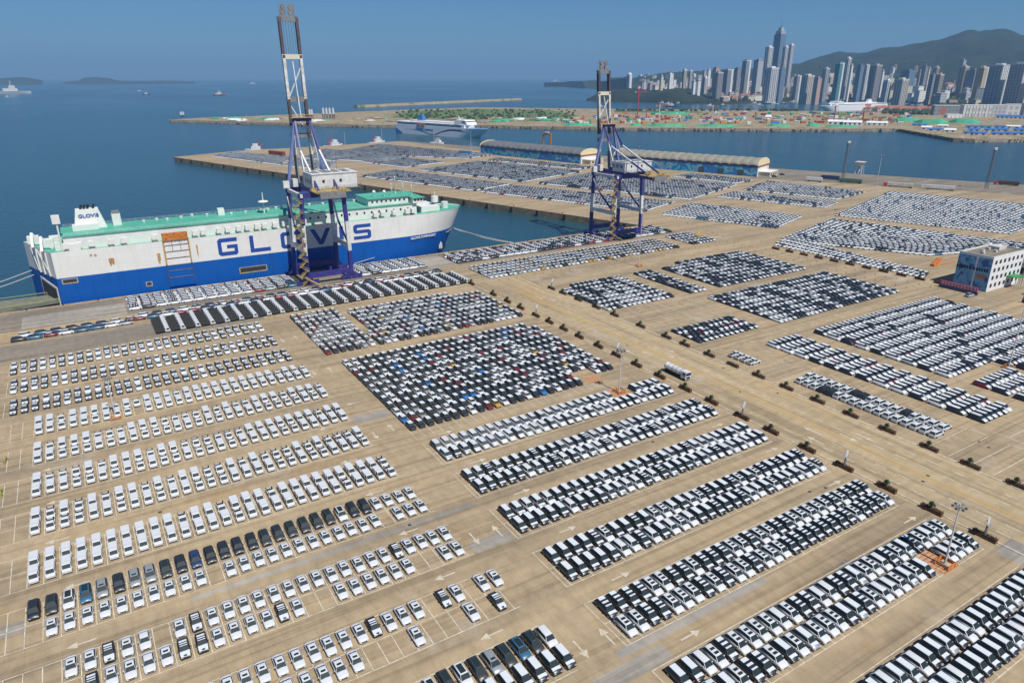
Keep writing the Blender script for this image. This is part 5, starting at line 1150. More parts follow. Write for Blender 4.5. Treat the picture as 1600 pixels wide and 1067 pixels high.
# ------------------------------------------------------------------ warehouses with barrel roofs
M_RIBR = mat('ribbed_grey_roof', (0.125,0.135,0.145), 0.75, var=0.2, scale=0.15); M_RIBR2 = mat('ribbed_tan_roof', (0.25,0.235,0.19), 0.75, var=0.15, scale=0.15)
def warehouse(label, p0, p1, wd, eave, rise, mroof, doors=()):
    p0 = Vector((*p0,0)); p1 = Vector((*p1,0)); L_ = (p1-p0).length; an = math.atan2(p1.y-p0.y, p1.x-p0.x)
    t = thing('warehouse', label, 'warehouse', p0, an, 'barrel roofed warehouses on the pier')       # local x along the front, y into the building
    MB().box(0,L_,0.1,wd-0.1,0,eave-1.6).build('wall', M_MUR2, t); MB().box(-0.15,L_+0.15,-0.1,wd+0.1,eave-1.6,eave).build('eaves_band', mat('eaves_navy',(0.035,0.06,0.17),0.6), t)
    n_ = 14; arc = [(wd/2 - math.cos(math.pi*k/n_)*(wd/2+0.4), eave + math.sin(math.pi*k/n_)*rise) for k in range(n_+1)]
    nb = int(L_/9)
    for b_ in range(nb):
        x0, x1 = L_*b_/nb, L_*(b_+1)/nb - 0.01; q = MB(); e_ = 0.0
        prof = [(x0,0.0),(x0+(x1-x0)*0.25,0.55),(x0+(x1-x0)*0.5,0.75),(x0+(x1-x0)*0.75,0.55),(x1,0.0)]
        q.loft([[(x,y,z+dz) for y,z in arc] for x,dz in prof], closed=False, caps=False); q.build('roof_bay', mroof, t)
    for x, s in ((0,-1),(L_,1)):
        g_ = MB(); gp = [(wd/2 - math.cos(math.pi*k/n_)*(wd/2+0.9), eave + math.sin(math.pi*k/n_)*(rise+1.3)) for k in range(n_+1)]
        vs = [(x+s*0.05,y,z) for y,z in gp] + [(x+s*0.7,y,z) for y,z in gp]; m_ = len(gp)
        g_.add(vs, [tuple(range(m_)), tuple(range(2*m_-1,m_-1,-1))] + [(k,(k+1)%m_,m_+(k+1)%m_,m_+k) for k in range(m_)]); ge = g_.build('gable', mat('cream_gable',(0.70,0.58,0.36),0.7), t)
        MB().box(*sorted((x+s*0.05,x+s*0.8)),0,wd,eave-1.6,eave-0.2).build('gable_band', mat('brick_red_band',(0.26,0.09,0.06),0.7), ge); MB().box(*sorted((x+s*0.05,x+s*0.5)),0.05,wd-0.05,0,eave-1.7).build('gable_wall', M_SHIPW, ge)
    for u in doors: MB().box(L_*u,L_*u+6,-0.05,0.12,0,5.6).build('door', mat('warehouse_door',(0.05,0.08,0.09),0.6), t)
    if True:
        an_ = MB().box(L_+0.8,L_+12,wd*0.1,wd*0.8,0,4.6).build('annex', mat('cream_annex',(0.60,0.53,0.38),0.7), t); MB().box(L_+0.6,L_+12.4,wd*0.08,wd*0.82,4.6,5.0).build('annex_roof', M_SHIPW, an_)
        for k in range(3): MB().box(L_+11.95,L_+12.06,wd*(.18+.2*k),wd*(.28+.2*k),1.2,3.4).build('window', M_GLASS, an_)
    return t
warehouse('older grey barrel roofed warehouse with a sea mural', (449.5,806), (489.5,648), 33, 9.6, 5.2, M_RIBR)
warehouse('newer tan barrel roofed warehouse with mural and dark doors', (513,618), (571,470), 33, 10.4, 5.6, M_RIBR2, (0.62,0.75,0.88))

# ------------------------------------------------------------------ far quay: trailers, hopper, gantries, containers, harbour tugs
def trailer(label, px, L_, col, an, cab=None, tarp=False):
    p = G(*px); t = thing('semi_trailer', label, 'trailer', (p.x,p.y,0.02), an, 'trailers parked on the far quay')
    MB().box(-L_/2,L_/2,-1.25,1.25,1.2,3.9).build('body', col, t); MB().box(-L_/2+0.5,L_/2-0.3,-0.6,0.6,0.6,1.2).build('chassis', M_TYRE, t)
    for x in (L_/2-1.2,L_/2-2.4,-L_/2+2.2):
        for s in (-1,1): MB().tube((x,s*0.8,0.5),(x,s*1.25,0.5),0.5,n=8).build('wheel', M_TYRE, t)
    if cab: c_ = MB().box(-L_/2-3.2,-L_/2-0.6,-1.2,1.2,0.5,3.3).build('cab', cab, t); MB().box(-L_/2-3.26,-L_/2-3.18,-1.0,1.0,1.8,2.8).build('windscreen', M_GLASS, c_)
an = math.radians(-66)
M_TG = mat('trailer_green',(0.08,0.16,0.11),0.6,var=.2,scale=.5); M_TB = mat('trailer_brown',(0.10,0.05,0.03),0.7,var=.3,scale=.5)
trailer('white box trailer on the far quay', (1272,284), 14, M_STEELW, an); trailer('navy tarpaulin trailer on the far quay', (1297,281), 16, M_NAVY, an); trailer('long green trailer on the far quay', (1328,286), 20, M_TG, an)
trailer('grey trailer with a red cab', (1406,293), 20, M_STEELW2, an, M_REDP); trailer('white trailer with a blue top and white cab', (1468,297), 22, M_STEELW, an, M_WHITE); trailer('brown trailer with a red cab near the mast', (1575,290), 16, M_TB, an, M_REDP)
p = G(1342,272); t = thing('hopper', 'white hopper frame on the far quay edge', 'hopper', (p.x,p.y,0), 0.3)
for sx in (-3.5,3.5):
    for sy in (-3,3): MB().beam((sx,sy,0),(sx*0.8,sy*0.8,8),0.8,0.8).build('leg', M_STEELW, t)
MB().add([(-5,-4.5,12),(5,-4.5,12),(5,4.5,12),(-5,4.5,12),(-2.2,-2,7.5),(2.2,-2,7.5),(2.2,2,7.5),(-2.2,2,7.5)], [(0,1,2,3),(7,6,5,4),(0,4,5,1),(1,5,6,2),(2,6,7,3),(3,7,4,0)]).build('bin', M_STEELW, t); MB().beam((-3.5,0,1),(3.5,0,8),0.7,0.7).build('brace', M_STEELW, t)
p = G(855,234); t = thing('portal_frame', 'orange portal frame behind the older warehouse', 'gantry', (p.x+14,p.y+22,0), -1.2)
for x in (-6,6): MB().box(x-1,x+1,-1,1,0,17).build('leg', M_ORANGE, t)
MB().box(-7,7,-1.2,1.2,17.02,19.4).build('beam', M_ORANGE, t); MB().box(-2.5,3,-1.6,1.6,19.42,21).build('hoist', M_STEELW, t)
o = thing('container', 'rust red container on the pier left of the tall crane', 'container', (*G(433,243)[:2],0.02), -1.2); MB().box(-14,14,-2.4,2.4,0,5).build('body', mat('container_red',(0.22,0.05,0.03),0.7,var=.25,scale=.4), o); MB().box(-14.05,14.05,-2.5,2.5,5,5.2).build('roof', M_RUST, o)
o = thing('container', 'bright blue container near the older warehouse', 'container', (*G(727,242)[:2],0.02), -1.1); MB().box(-9,9,-1.6,1.6,0,4.5).build('body', mat('container_blue',(0.03,0.22,0.48),0.6,var=.15,scale=.4), o); MB().box(-9.05,9.05,-1.7,1.7,4.5,4.7).build('roof', M_STEELG, o)
def tug(label, x, y, an, red=True, s=1.0):
    t = thing('harbour_tug', label, 'boat', (x,y,WATER_Z), an, 'tugs behind the pier'); t.scale = (s,s,s)
    MB().loft([[(x_, -w_, 0.2),(x_,-w_*0.9,-0.8),(x_,w_*0.9,-0.8),(x_,w_,0.2),(x_,w_*1.02,h_),(x_,-w_*1.02,h_)] for x_, w_, h_ in ((-15,4.4,3.4),(-8,5,3.0),(6,5,3.4),(12,3.4,4.4),(16,0.4,5.2))]).build('hull', M_STEELW if not red else M_DKIN, t)
    MB().box(-4,8,-3.6,3.6,3.0,7.6).build('deckhouse', M_STEELW, t); w_ = MB().box(-1,6,-3,3,7.6,11.2).build('wheelhouse', M_STEELW, t); MB().box(5.95,6.06,-2.6,2.6,9,10.6).build('window', M_GLASS, w_)
    MB().tube((-2,0,11.2),(-2,0,18.5),0.6,0.3,n=6).build('mast', M_REDP, t); MB().tube((-5,2,4),(-5,2,9.6),0.9,n=8).build('funnel', M_REDP, t)
tug('white tug with a red mast at the pier tip', 222,1022,2.9,False,1.0); tug('white tug moored behind the pier beside the tall crane', 330,1030,0.2,False); tug('white tug with red mast beside the silver car lot', 405,1052,0.2,False,0.95); tug('white tug under the ferry bow behind the warehouse', 482,1000,-1.1,False,0.8)
t = thing('mobile_loader', 'tan loading machine beside the shorter crane', 'machine', (318,300,0), 0.4); MB().box(-3,3,-1.5,1.5,0.6,2.2).build('body', M_STAIR, t); MB().beam((0,0,2),(5,0,5),0.7,0.7).build('boom', M_STAIR, t)
for x in (-2,2):
    for s in (-1,1): MB().tube((x,s*0.9,0.6),(x,s*1.6,0.6),0.6,n=10).build('wheel', M_TYRE, t)
# ------------------------------------------------------------------ ferry in the channel
M_FW = mat('ferry_white', (0.76,0.77,0.78), 0.45, var=.04, scale=.1); M_FB = mat('ferry_blue', (0.03,0.16,0.42), 0.5); M_FN = mat('ferry_navy', (0.03,0.04,0.16), 0.5)
def ferry(label, p0, p1, beam_, wave=True, hh=14.0, group=None):
    p0 = Vector(p0); p1 = Vector(p1); L_ = (p1-p0).length; an = math.atan2(p1.y-p0.y, p1.x-p0.x)
    t = thing('ferry', label, 'ferry', (p0.x,p0.y,WATER_Z), an); b2 = beam_/2
    def hb(u, z): 
        e = 0.90 + 0.10*(z/hh); s0 = 0.70 + 0.08*(z/hh)
        return b2 if u < s0 else b2*max(0.0, 1-((u-s0)/(e-s0))**2.0)**0.7 if u < e else 0.0
    rings = []
    for k in range(30):
        r = []
        for side, zs in ((-1,(-3,0,hh*0.35,hh*0.7,hh)),(1,(hh,hh*0.7,hh*0.35,0,-3))):
            for z in zs:
                e = 0.90 + 0.10*(max(z,0)/hh); u = (k/29)*e; r.append((u*L_, side*hb(u, max(z,0)), z))
        rings.append(r)
    hu = MB().loft(rings).build('hull', M_FW, t)
    MB().prism([(2,-b2*0.96),(L_*0.80,-b2*0.96),(L_*0.845,0),(L_*0.80,b2*0.96),(2,b2*0.96)], hh, hh+5).build('upper_deck', M_FW, t)
    for s in (-1,1):
        for z in ((hh+1.4,hh+3.6) if wave else (hh+2.6,)): MB().box(6,L_*0.77,*sorted((s*b2*0.95,s*b2*0.975)),z,z+0.9).build('window_band', M_GLASS, t)
        q = MB().box(L_*0.27,L_*0.31,*sorted((s*b2*0.97,s*(b2+1.2))),hh+0.2,hh+2.8).box(L_*0.32,L_*0.36,*sorted((s*b2*0.97,s*(b2+1.2))),hh+0.2,hh+2.8); q.build('lifeboat', M_ORANGE, t)
    MB().box(L_*0.16,L_*0.70,-b2*0.7,b2*0.7,hh+5,hh+8).build('sun_deck', M_FW, t)
    br = MB().add([(L_*0.70,-b2*1.0,hh+5),(L_*0.83,-b2*0.8,hh+5),(L_*0.83,b2*0.8,hh+5),(L_*0.70,b2,hh+5),(L_*0.70,-b2,hh+12.5),(L_*0.80,-b2*0.85,hh+12.5),(L_*0.80,b2*0.85,hh+12.5),(L_*0.70,b2,hh+12.5)], [(0,3,2,1),(4,5,6,7),(0,1,5,4),(1,2,6,5),(2,3,7,6),(3,0,4,7)]).build('bridge', M_FW, t)
    MB().box(L_*0.705,L_*0.812,-b2*0.90,b2*0.90,hh+9.6,hh+10.9).build('bridge_window', M_GLASS, br)
    MB().tube((L_*0.70,0,hh+12.5),(L_*0.68,0,hh+19),0.8,0.3,n=6).build('mast', M_FW, t)
    fn = MB().add([(L_*0.22,-4,hh+8),(L_*0.29,-4,hh+8),(L_*0.29,4,hh+8),(L_*0.22,4,hh+8),(L_*0.235,-3,hh+17),(L_*0.275,-3,hh+17),(L_*0.275,3,hh+17),(L_*0.235,3,hh+17)], [(0,3,2,1),(4,5,6,7),(0,1,5,4),(1,2,6,5),(2,3,7,6),(3,0,4,7)]).build('funnel', M_FB if wave else M_FW, t)
    if wave:
        me = text_mesh('COSCO SHIPPING', 5.0, 0.05, 1.05); me.materials.append(M_FB)
        o = obj('lettering', me, hu); o.rotation_euler = (math.radians(90),0,0); o.location = (L_*0.36,-b2-0.12,hh*0.56)
        q = MB(); xs = np.linspace(0.12,0.86,60)
        def cz(u): return hh*(0.22 + 0.34*math.sin((u-0.12)*9.0+1.2)) if u < 0.62 else hh*(0.22 + 0.34*math.sin((0.62-0.12)*9.0+1.2)) + (u-0.62)*hh*0.3
        def cw(u): return max(0.15, (u-0.10)*2.6)
        def cz2(u):
            return hh*(0.52 - 0.40*math.exp(-((u-0.44)/0.11)**2)) + max(0,min(1,(u-0.5)/0.15))*hh*0.22
        for a, b_ in zip(xs, xs[1:]):
            ya, yb = -max(hb(a*1.0,hh*.6),0)-0.10, -max(hb(b_*1.0,hh*.6),0)-0.10
            q.quad((a*L_,ya,cz2(a)-cw(a)*.8),(b_*L_,yb,cz2(b_)-cw(b_)*.8),(b_*L_,yb,cz2(b_)+cw(b_)*.8),(a*L_,ya,cz2(a)+cw(a)*.8))
        q.build('wave_stripe', M_FN, hu)
        MB().add([(-0.1,-b2-0.08,-1),(L_*0.10,-b2-0.08,-1),(-0.1,-b2-0.08,hh*0.66)], [(0,1,2)]).build('stern_flash', M_FB, hu)
        MB().box(-0.25,0.02,-b2-0.05,b2+0.05,-1,hh*0.66).build('stern_panel', M_FB, hu)
        MB().prism([(L_*0.80,-b2*0.86),(L_*0.93,-b2*0.45),(L_*0.995,0),(L_*0.93,b2*0.45),(L_*0.80,b2*0.86)], hh-0.8, hh+0.25).build('bow_stripe', M_FB, hu)
    return t
ferry('large white ferry with a blue wave stripe sailing the channel', G(628,207,WATER_Z), G(764,217.5,WATER_Z), 28, True, 15.5)
ferry('white cruise ferry berthed behind the construction land', G(1380,171.5,WATER_Z), G(1279,174.5,WATER_Z), 26, False, 15)

# ------------------------------------------------------------------ reclaimed land beyond the channel
def land_mat(name, cols, sc, stretch=(1,1,1)):
    m = bpy.data.materials.new(name); m.use_nodes = True; N, L = nodes(m); b = N['Principled BSDF']; b.inputs['Roughness'].default_value = 0.9; b.inputs['Specular IOR Level'].default_value = 0.2
    tc = N.new('ShaderNodeTexCoord'); mp = N.new('ShaderNodeMapping'); mp.inputs['Scale'].default_value = stretch; nz = N.new('ShaderNodeTexNoise'); nz.inputs['Scale'].default_value = sc; nz.inputs['Detail'].default_value = 7; nz.inputs['Roughness'].default_value = 0.68
    rp = N.new('ShaderNodeValToRGB'); e = rp.color_ramp.elements
    for k, (p, c) in enumerate(cols):
        el = e[k] if k < 2 else e.new(p); el.position = p; el.color = (*c, 1)
    L.new(tc.outputs['Object'], mp.inputs['Vector']); L.new(mp.outputs['Vector'], nz.inputs['Vector']); L.new(nz.outputs['Fac'], rp.inputs['Fac']); L.new(rp.outputs['Color'], b.inputs['Base Color']); MATS[name] = m; return m
M_SAND = land_mat('sandy_fill', [(0.30,(0.06,0.11,0.04)),(0.42,(0.13,0.15,0.07)),(0.47,(0.36,0.27,0.16)),(0.54,(0.22,0.18,0.12)),(0.60,(0.40,0.33,0.23)),(0.68,(0.09,0.13,0.06))], 0.028)
M_GRASS = land_mat('scrub_green', [(0.30,(0.05,0.10,0.03)),(0.50,(0.09,0.15,0.05)),(0.70,(0.24,0.21,0.11))], 0.03)
M_ROCK = mat('rock_armour', (0.24,0.20,0.15), 0.9, var=.4, scale=.15)
def slab(name, pts, z, m, mside, label):
    n_ = len(pts); q = MB(); q.add([(p.x,p.y,z) for p in pts], [tuple(range(n_))], 0)
    cx_ = sum((p.x for p in pts))/n_; cy_ = sum((p.y for p in pts))/n_
    q.add([(p.x,p.y,z) for p in pts] + [(p.x+(p.x-cx_)*0.004,p.y+(p.y-cy_)*0.004,-9) for p in pts], [(k,(k+1)%n_,n_+(k+1)%n_,n_+k) for k in range(n_)], 1)
    return struct(name, q, [m, mside], None, label)
near_s = [(266,187.5),(365,190),(505,194),(627,196),(744,195.5),(936,199.5),(1240,201.5),(1404,201.5),(1489,216),(1523,217.5),(1640,216.5),(1800,220)]
far_s = [(1800,176),(1640,170),(1458,173),(1383,175.5),(1240,173.5),(1080,171.8),(936,170.2),(740,168),(615,172.5),(505,177),(390,182),(320,184)]
LZ = 0.6
reclaimed = slab('reclaimed_land', [G(x,y,LZ) for x,y in near_s+far_s], LZ, M_SAND, M_ROCK, 'sandy reclaimed land beyond the channel')
def plate(name, pts, m, dz, label=None): return struct(name, MB().add([tuple(G(x,y,LZ+dz)) for x,y in pts], [tuple(range(len(pts)))]), m, reclaimed, label)
plate('scrub', [(610,184),(700,187),(860,190),(905,181),(860,172.5),(740,170.5),(640,174)], M_GRASS, 0.05)
plate('scrub', [(960,176),(1100,177),(1090,173.5),(960,172.5)], M_GRASS, 0.05); plate('scrub', [(1270,179),(1330,181),(1330,176.5),(1275,176)], M_GRASS, 0.05)
# breakwater
a, b_ = G(556,168,-4), G(812,156.5,-4); d = (b_-a).normalized(); nn = Vector((-d.y,d.x,0))
def mound(p, w0, w1, z): return [tuple(p+nn*-w0+Vector((0,0,-2))), tuple(p+nn*-w1+Vector((0,0,z+4))), tuple(p+nn*w1+Vector((0,0,z+4))), tuple(p+nn*w0+Vector((0,0,-2)))]
bw = MB().loft([mound(a,14,7,2.5), mound(a.lerp(b_,0.5),15,8,3.2), mound(b_,14,8,3)]).build('breakwater', M_SAND); tag(bw, 'long thin stone breakwater out in the bay', 'breakwater')
# things on the reclaimed land, sized from their footing
def place(x0, x1, yb, yt, z=LZ):
    p = G((x0+x1)/2, yb, z); D = p.xy.length; l = G(x0,yb,z); r = G(x1,yb,z); top = AT((x0+x1)/2, yt, D); return p, (r-l).length, max(1.0, top.z - z)
def cam_yaw(p): return math.atan2(p.y, p.x) - math.pi/2
M_NET = mat('green_dust_net', (0.05,0.32,0.17), 0.85, var=.35, scale=.06); M_SHED = mat('blue_shed_roof', (0.03,0.14,0.42), 0.6, var=.15, scale=.05); M_SHEDW = mat('white_shed', (0.66,0.68,0.68), 0.6)
for i, (x0,x1,yb,yt) in enumerate(((1021,1081,179,173.5),(1008,1073,197.5,193),(1088,1154,198,193.5),(1199,1234,197.5,192.5),(1261,1281,197.5,192.5),(1388,1440,190,183),(1430,1477,193,184.5),(1485,1528,192.5,184.5),(880,930,196,192.5),(985,1002,196.5,192),(1290,1340,198,195),(770,810,188,185))):
    p, wd, h_ = place(x0,x1,yb,yt); q = MB(); q.loft([[(x, -14*k,0),(x,-9*k,h_*0.7*k),(x,0,h_*k*random.uniform(.8,1)),(x,9*k,h_*0.8*k),(x,14*k,0)] for x, k in ((-wd/2,0.35),(-wd/4,random.uniform(.8,1)),(0,random.uniform(.8,1)),(wd/4,random.uniform(.8,1)),(wd/2,0.35))])
    o = q.build('netted_spoil_heap', M_NET); o.location = p; o.rotation_euler = (0,0,cam_yaw(p)); tag(o, 'long spoil heap under green dust netting on the reclaimed land', 'spoil heap', 'green netted heaps on the reclaimed land')
def shed(x0,x1,yb,yt,mroof,label,group,mw=None,dp=None):
    p, wd, h_ = place(x0,x1,yb,yt); dp = dp or max(10, wd*0.35); t = thing('shed', label, 'shed', p, cam_yaw(p)+random.uniform(-.1,.1), group)
    MB().box(-wd/2,wd/2,0,dp,0,h_*0.6).build('wall', mw or M_SHEDW, t); MB().add([(-wd/2-.5,-.5,h_*.6),(wd/2+.5,-.5,h_*.6),(wd/2+.5,dp+.5,h_*.6),(-wd/2-.5,dp+.5,h_*.6),(-wd/2-.5,dp/2,h_),(wd/2+.5,dp/2,h_)], [(0,1,5,4),(2,3,4,5),(1,2,5),(3,0,4),(0,3,2,1)]).build('roof', mroof, t)
    n_ = max(2,min(8,int(wd/8)))
    for k in range(n_): MB().box(-wd/2+(k+.3)*wd/n_,-wd/2+(k+.7)*wd/n_,-0.12,0.02,h_*0.12,h_*0.45).build('window', M_GLASS, t)
for row_, (yb,yt) in enumerate(((211.5,206),(205.5,200.5),(200.5,196))):
    for k in range(7):
        x0 = 1524 + k*22 - row_*8 + random.uniform(-3,3)
        shed(x0, x0+random.uniform(15,21), yb, yt, M_SHED if random.random() < .75 else M_SHEDW, 'blue roofed site hut in the tidy rows on the point', 'blue site huts on the point')
for x0,x1,yb,yt,b__ in ((1426,1447,197,193.5,1),(1440,1454,203,197,0),(1450,1470,205,200,1),(1466,1480,199,195,0),(1476,1492,207,201,0),(1294,1316,195,187.5,0),(1318,1345,196,188.5,0),(1355,1385,196,190,0),(1148,1160,190,183,2),(1196,1204,188,180,0),(1205,1216,196,190,1),(1505,1522,210,205,1)):
    shed(x0,x1,yb,yt,(M_SHEDW,M_SHED,mat('teal_roof',(0.05,0.24,0.24),0.6))[b__],('white','blue','teal')[b__]+' roofed shed standing among the works','sheds among the works')
cmats = [mat('cabin_white',(0.62,0.62,0.60),0.6), mat('cabin_red',(0.36,0.08,0.05),0.7), mat('cabin_blue',(0.06,0.18,0.40),0.6), mat('cabin_tan',(0.40,0.29,0.16),0.7), M_NET, mat('cabin_orange',(0.50,0.20,0.05),0.7)]
cnm = ('white','red','blue','tan','green','orange')
for k in range(285):
    x = random.uniform(870,1425); y = random.uniform(177,194) if x > 960 else random.uniform(183,195)
    p = G(x,y,LZ); ci = random.choices(range(6), (5,4,2,3,2,2))[0]; w_ = random.uniform(5,14); h_ = random.uniform(2.5,5)
    q = MB().box(-w_/2,w_/2,-2,2,0,h_); q.add([(-w_/2-.3,-2.3,h_),(w_/2+.3,-2.3,h_),(w_/2+.3,2.3,h_),(-w_/2-.3,2.3,h_),(-w_/2-.3,0,h_+.9),(w_/2+.3,0,h_+.9)], [(0,1,5,4),(2,3,4,5),(1,2,5),(3,0,4),(0,3,2,1)])
    o = q.build('site_cabin', cmats[ci]); o.location = p; o.rotation_euler = (0,0,random.choice((-1.1,0.45,-0.2))+random.uniform(-.2,.2)); tag(o, 'small %s site cabin or stack on the reclaimed land' % cnm[ci], 'cabin', '%s site cabins on the reclaimed land' % cnm[ci])
for i, (x,yb,yt) in enumerate(((1029,188,163),(1009,186,170),(995,186,140),(1112,188,165),(1302,190,165),(1347,191,174),(1370,190,168))):
    p, wd, h_ = place(x,x+1,yb,yt); t = thing('tower_crane', 'slender red tower crane on the reclaimed land, %s from the silos' % nth(i+1), 'crane', p, random.uniform(-.6,1.0), 'tower cranes on the reclaimed land')
    MB().box(-0.9,0.9,-0.9,0.9,0,h_).build('mast', M_REDP if i % 3 else M_STEELW2, t); MB().beam((-9,0,h_*0.93),(24,0,h_*0.93),1.0,1.2).build('jib', M_REDP, t); MB().box(-9.5,-6,-1,1,h_*0.93-2.5,h_*0.93).build('counterweight', M_CONC, t)
for (xs, yb, yt) in (((506,511,516,521.5),186,168.5),((481,484.5,488),186,171),((283.5,287),184,175)):
    for i, x in enumerate(xs):
        p, wd, h_ = place(x-1.9,x+1.9,yb,yt); t = thing('cement_silo', 'white cement silo on legs on the sandy spit', 'silo', p, 0, 'cement silos on the spit')
        MB().tube((0,0,h_*0.42),(0,0,h_*0.94),wd*0.42,n=12).tube((0,0,h_*0.3),(0,0,h_*0.42),wd*0.12,wd*0.42,n=12).tube((0,0,h_*.94),(0,0,h_),wd*.2,wd*.15,n=8).build('drum', M_STEELW, t)
        for sx in (-1,1):
            for sy in (-1,1): MB().beam((sx*wd*.3,sy*wd*.3,0),(sx*wd*.3,sy*wd*.3,h_*.45),0.7,0.7).build('leg', M_NAVY, t)
for k in range(40):
    x = random.uniform(320,900); f_ = (x-320)/580; p = G(x, random.uniform(185,189+f_*4), LZ); r_ = random.uniform(5,13)
    o = MB().ball((0,0,0),r_*1.6,r_*0.35,n=9,m=5,jit=.25).build('spoil_heap', random.choice((M_SAND,M_ROCK,M_SHEDW,M_NET))); o.location = p; tag(o,'low heap of earth or rubble on the sandy spit','heap','earth heaps on the spit')
# rock armour blocks on the near shore
q = MB()
pts = [G(x,y,LZ) for x,y in near_s]
for a, b_ in zip(pts, pts[1:]):
    n_ = int((b_-a).length/5)
    for k in range(n_):
        c = a.lerp(b_, random.random()) + Vector((random.uniform(-3,3),random.uniform(-4,1),0)); s_ = random.uniform(1,2.4); q.ball((c.x,c.y,random.uniform(-4.5,0.3)),s_,s_*.8,n=5,m=3,jit=.3)
tag(q.build('rock_armour', M_ROCK), 'tumbled rock armour along the reclaimed shore', 'rocks', kind='stuff')

# ------------------------------------------------------------------ mainland: shore plain, headland, mountain
RIDGE = [(850,128),(905,127),(951,125),(980,122.6),(1011,118.5),(1031,115),(1063,113),(1110,111),(1160,109),(1231,102),(1244,100),(1271,93),(1304,85),(1335,85.7),(1371,77.8),(1408,73.5),(1460,62.5),(1466,61),(1495,49),(1516,51.6),(1540,50),(1562,48.5),(1585,57),(1600,55),(1640,48),(1700,58),(1800,75),(1900,95)]
SHORE = [(850,133),(859,133.5),(930,139.5),(1000,147),(1060,153),(1120,163.5),(1270,158.5),(1379,160),(1458,163.5),(1470,172),(1600,170),(1640,170),(1800,176),(1900,178)]
def interp(tb, x):
    for (x0,y0),(x1,y1) in zip(tb, tb[1:]):
        if x0 <= x <= x1: return y0 + (y1-y0)*(x-x0)/(x1-x0)
    return tb[0][1] if x < tb[0][0] else tb[-1][1]
def sm(t): t = max(0.0,min(1.0,t)); return t*t*(3-2*t)
XS = list(range(850, 1901, 6)); nT = 54
def head_D(x): return G(x, 158.5 + 3.0*sm((x-940)/150), -4).xy.length
def head_z(x, D):                                    # the wooded headland in front of the town
    if not 916 < x < 1150: return -99
    e = min(1, (x-916)/24, (1150-x)/60); t = (D - head_D(x) + 12)/520
    if not 0 < t < 1: return -99
    p = AT(x, 120, D); nz_ = noise.fractal(Vector((p.x*0.006, p.y*0.006, 1.3)), 1.0, 2.0, 4)
    return -6 + (8 + 40*e*(1+0.35*nz_))*math.sin(math.pi*min(1,t*1.1)**0.6*0.92)*(0.3+0.7*e)
def shore_D(x): return G(x, interp(SHORE, x), -4).xy.length
def ridge_D(x): return 6600 if x > 1240 else 5200 + (x-850)/390*1400 if x > 935 else 7600
def terrain_z(x, D):
    s = shore_D(x); rD = ridge_D(x); rz = max(14, AT(x, interp(RIDGE, x), rD).z)
    z = -5.5 + 8.0*sm((D-s)/30) + 44*sm((D-s-40)/1300)
    p = AT(x, 120, D); nz_ = noise.fractal(Vector((p.x*0.0016, p.y*0.0016, 0.3)), 1.0, 2.0, 6)
    up = sm((D - max(s+900, rD*0.60))/(rD - max(s+900, rD*0.60)))
    z = z*(1-up) + rz*up
    env = 4*up*(1-up)
    z += (nz_*env*80 + noise.fractal(Vector((p.x*0.006, p.y*0.006, 2.3)), 1.0, 2.0, 4)*22*min(1, up*3))*min(1, rz/250)
    if D > rD: z -= (D-rD)*0.15
    return max(z, head_z(x, D))
vs = []
for x in XS:
    s = shore_D(x); rD = ridge_D(x); ds = [s-15, s, s+25] + [s+25 + (rD+60-s-25)*((k/(nT-6))**1.15) for k in range(1,nT-5)] + [rD+400, rD+1200, rD+2500]
    for D in ds[:nT]:
        p = AT(x, 120, D); vs.append((p.x, p.y, terrain_z(x, D)))
m_ = len(vs)//len(XS); fs = [(i*m_+j, (i+1)*m_+j, (i+1)*m_+j+1, i*m_+j+1) for i in range(len(XS)-1) for j in range(m_-1)]
M_HILL = land_mat('wooded_hill', [(0.30,(0.010,0.018,0.011)),(0.50,(0.019,0.030,0.018)),(0.66,(0.032,0.043,0.027)),(0.80,(0.10,0.095,0.07))], 0.011)
hx = list(range(916,1151,3)); hn = 40; vs2 = []
for x in hx:
    for j in range(hn):
        D = head_D(x) - 12 + 520*(j+0.05)/hn; p = AT(x,120,D); vs2.append((p.x,p.y,max(-8.0,head_z(x,D))))
struct('headland', MB().add(vs2, [(i*hn+j,(i+1)*hn+j,(i+1)*hn+j+1,i*hn+j+1) for i in range(len(hx)-1) for j in range(hn-1)]), M_HILL, None, 'low wooded headland in front of the town', smooth=True)
struct('mainland', MB().add(vs, fs), M_HILL, None, 'city shore rising to a dark wooded mountain', smooth=True)
def ground_at(x, D): p = AT(x, 120, D); return Vector((p.x, p.y, terrain_z(x, D)))

# woods: leafy clumps
def clumps(name, spots, m, label):
    q = MB()
    for p, r_ in spots: q.ball(p, r_, r_*0.8, n=6, m=4, jit=0.35)
    return tag(q.build(name, m), label, 'trees', kind='stuff')
M_TREE = mat('far_foliage', (0.035,0.062,0.022), 0.85, var=.5, scale=.05)
sp = []
for k in range(2200):
    x = random.uniform(922,1140); D = head_D(x) + random.uniform(14, 470); p = Vector((*AT(x,120,D).xy, head_z(x,D)))
    if p.z < 0: continue; sp.append((p+Vector((0,0,3)), random.uniform(5,11)))
clumps('headland_wood', sp, M_TREE, 'dense dark wood covering the headland below the white lighthouse')
sp = []
for k in range(1900):
    x = random.uniform(940,1620); D = shore_D(x) + abs(random.gauss(0,1))*700 + 30; p = ground_at(x, D); sp.append((p+Vector((0,0,3)), random.uniform(5,11)))
clumps('city_trees', sp, M_TREE, 'green street trees massed between the city buildings')
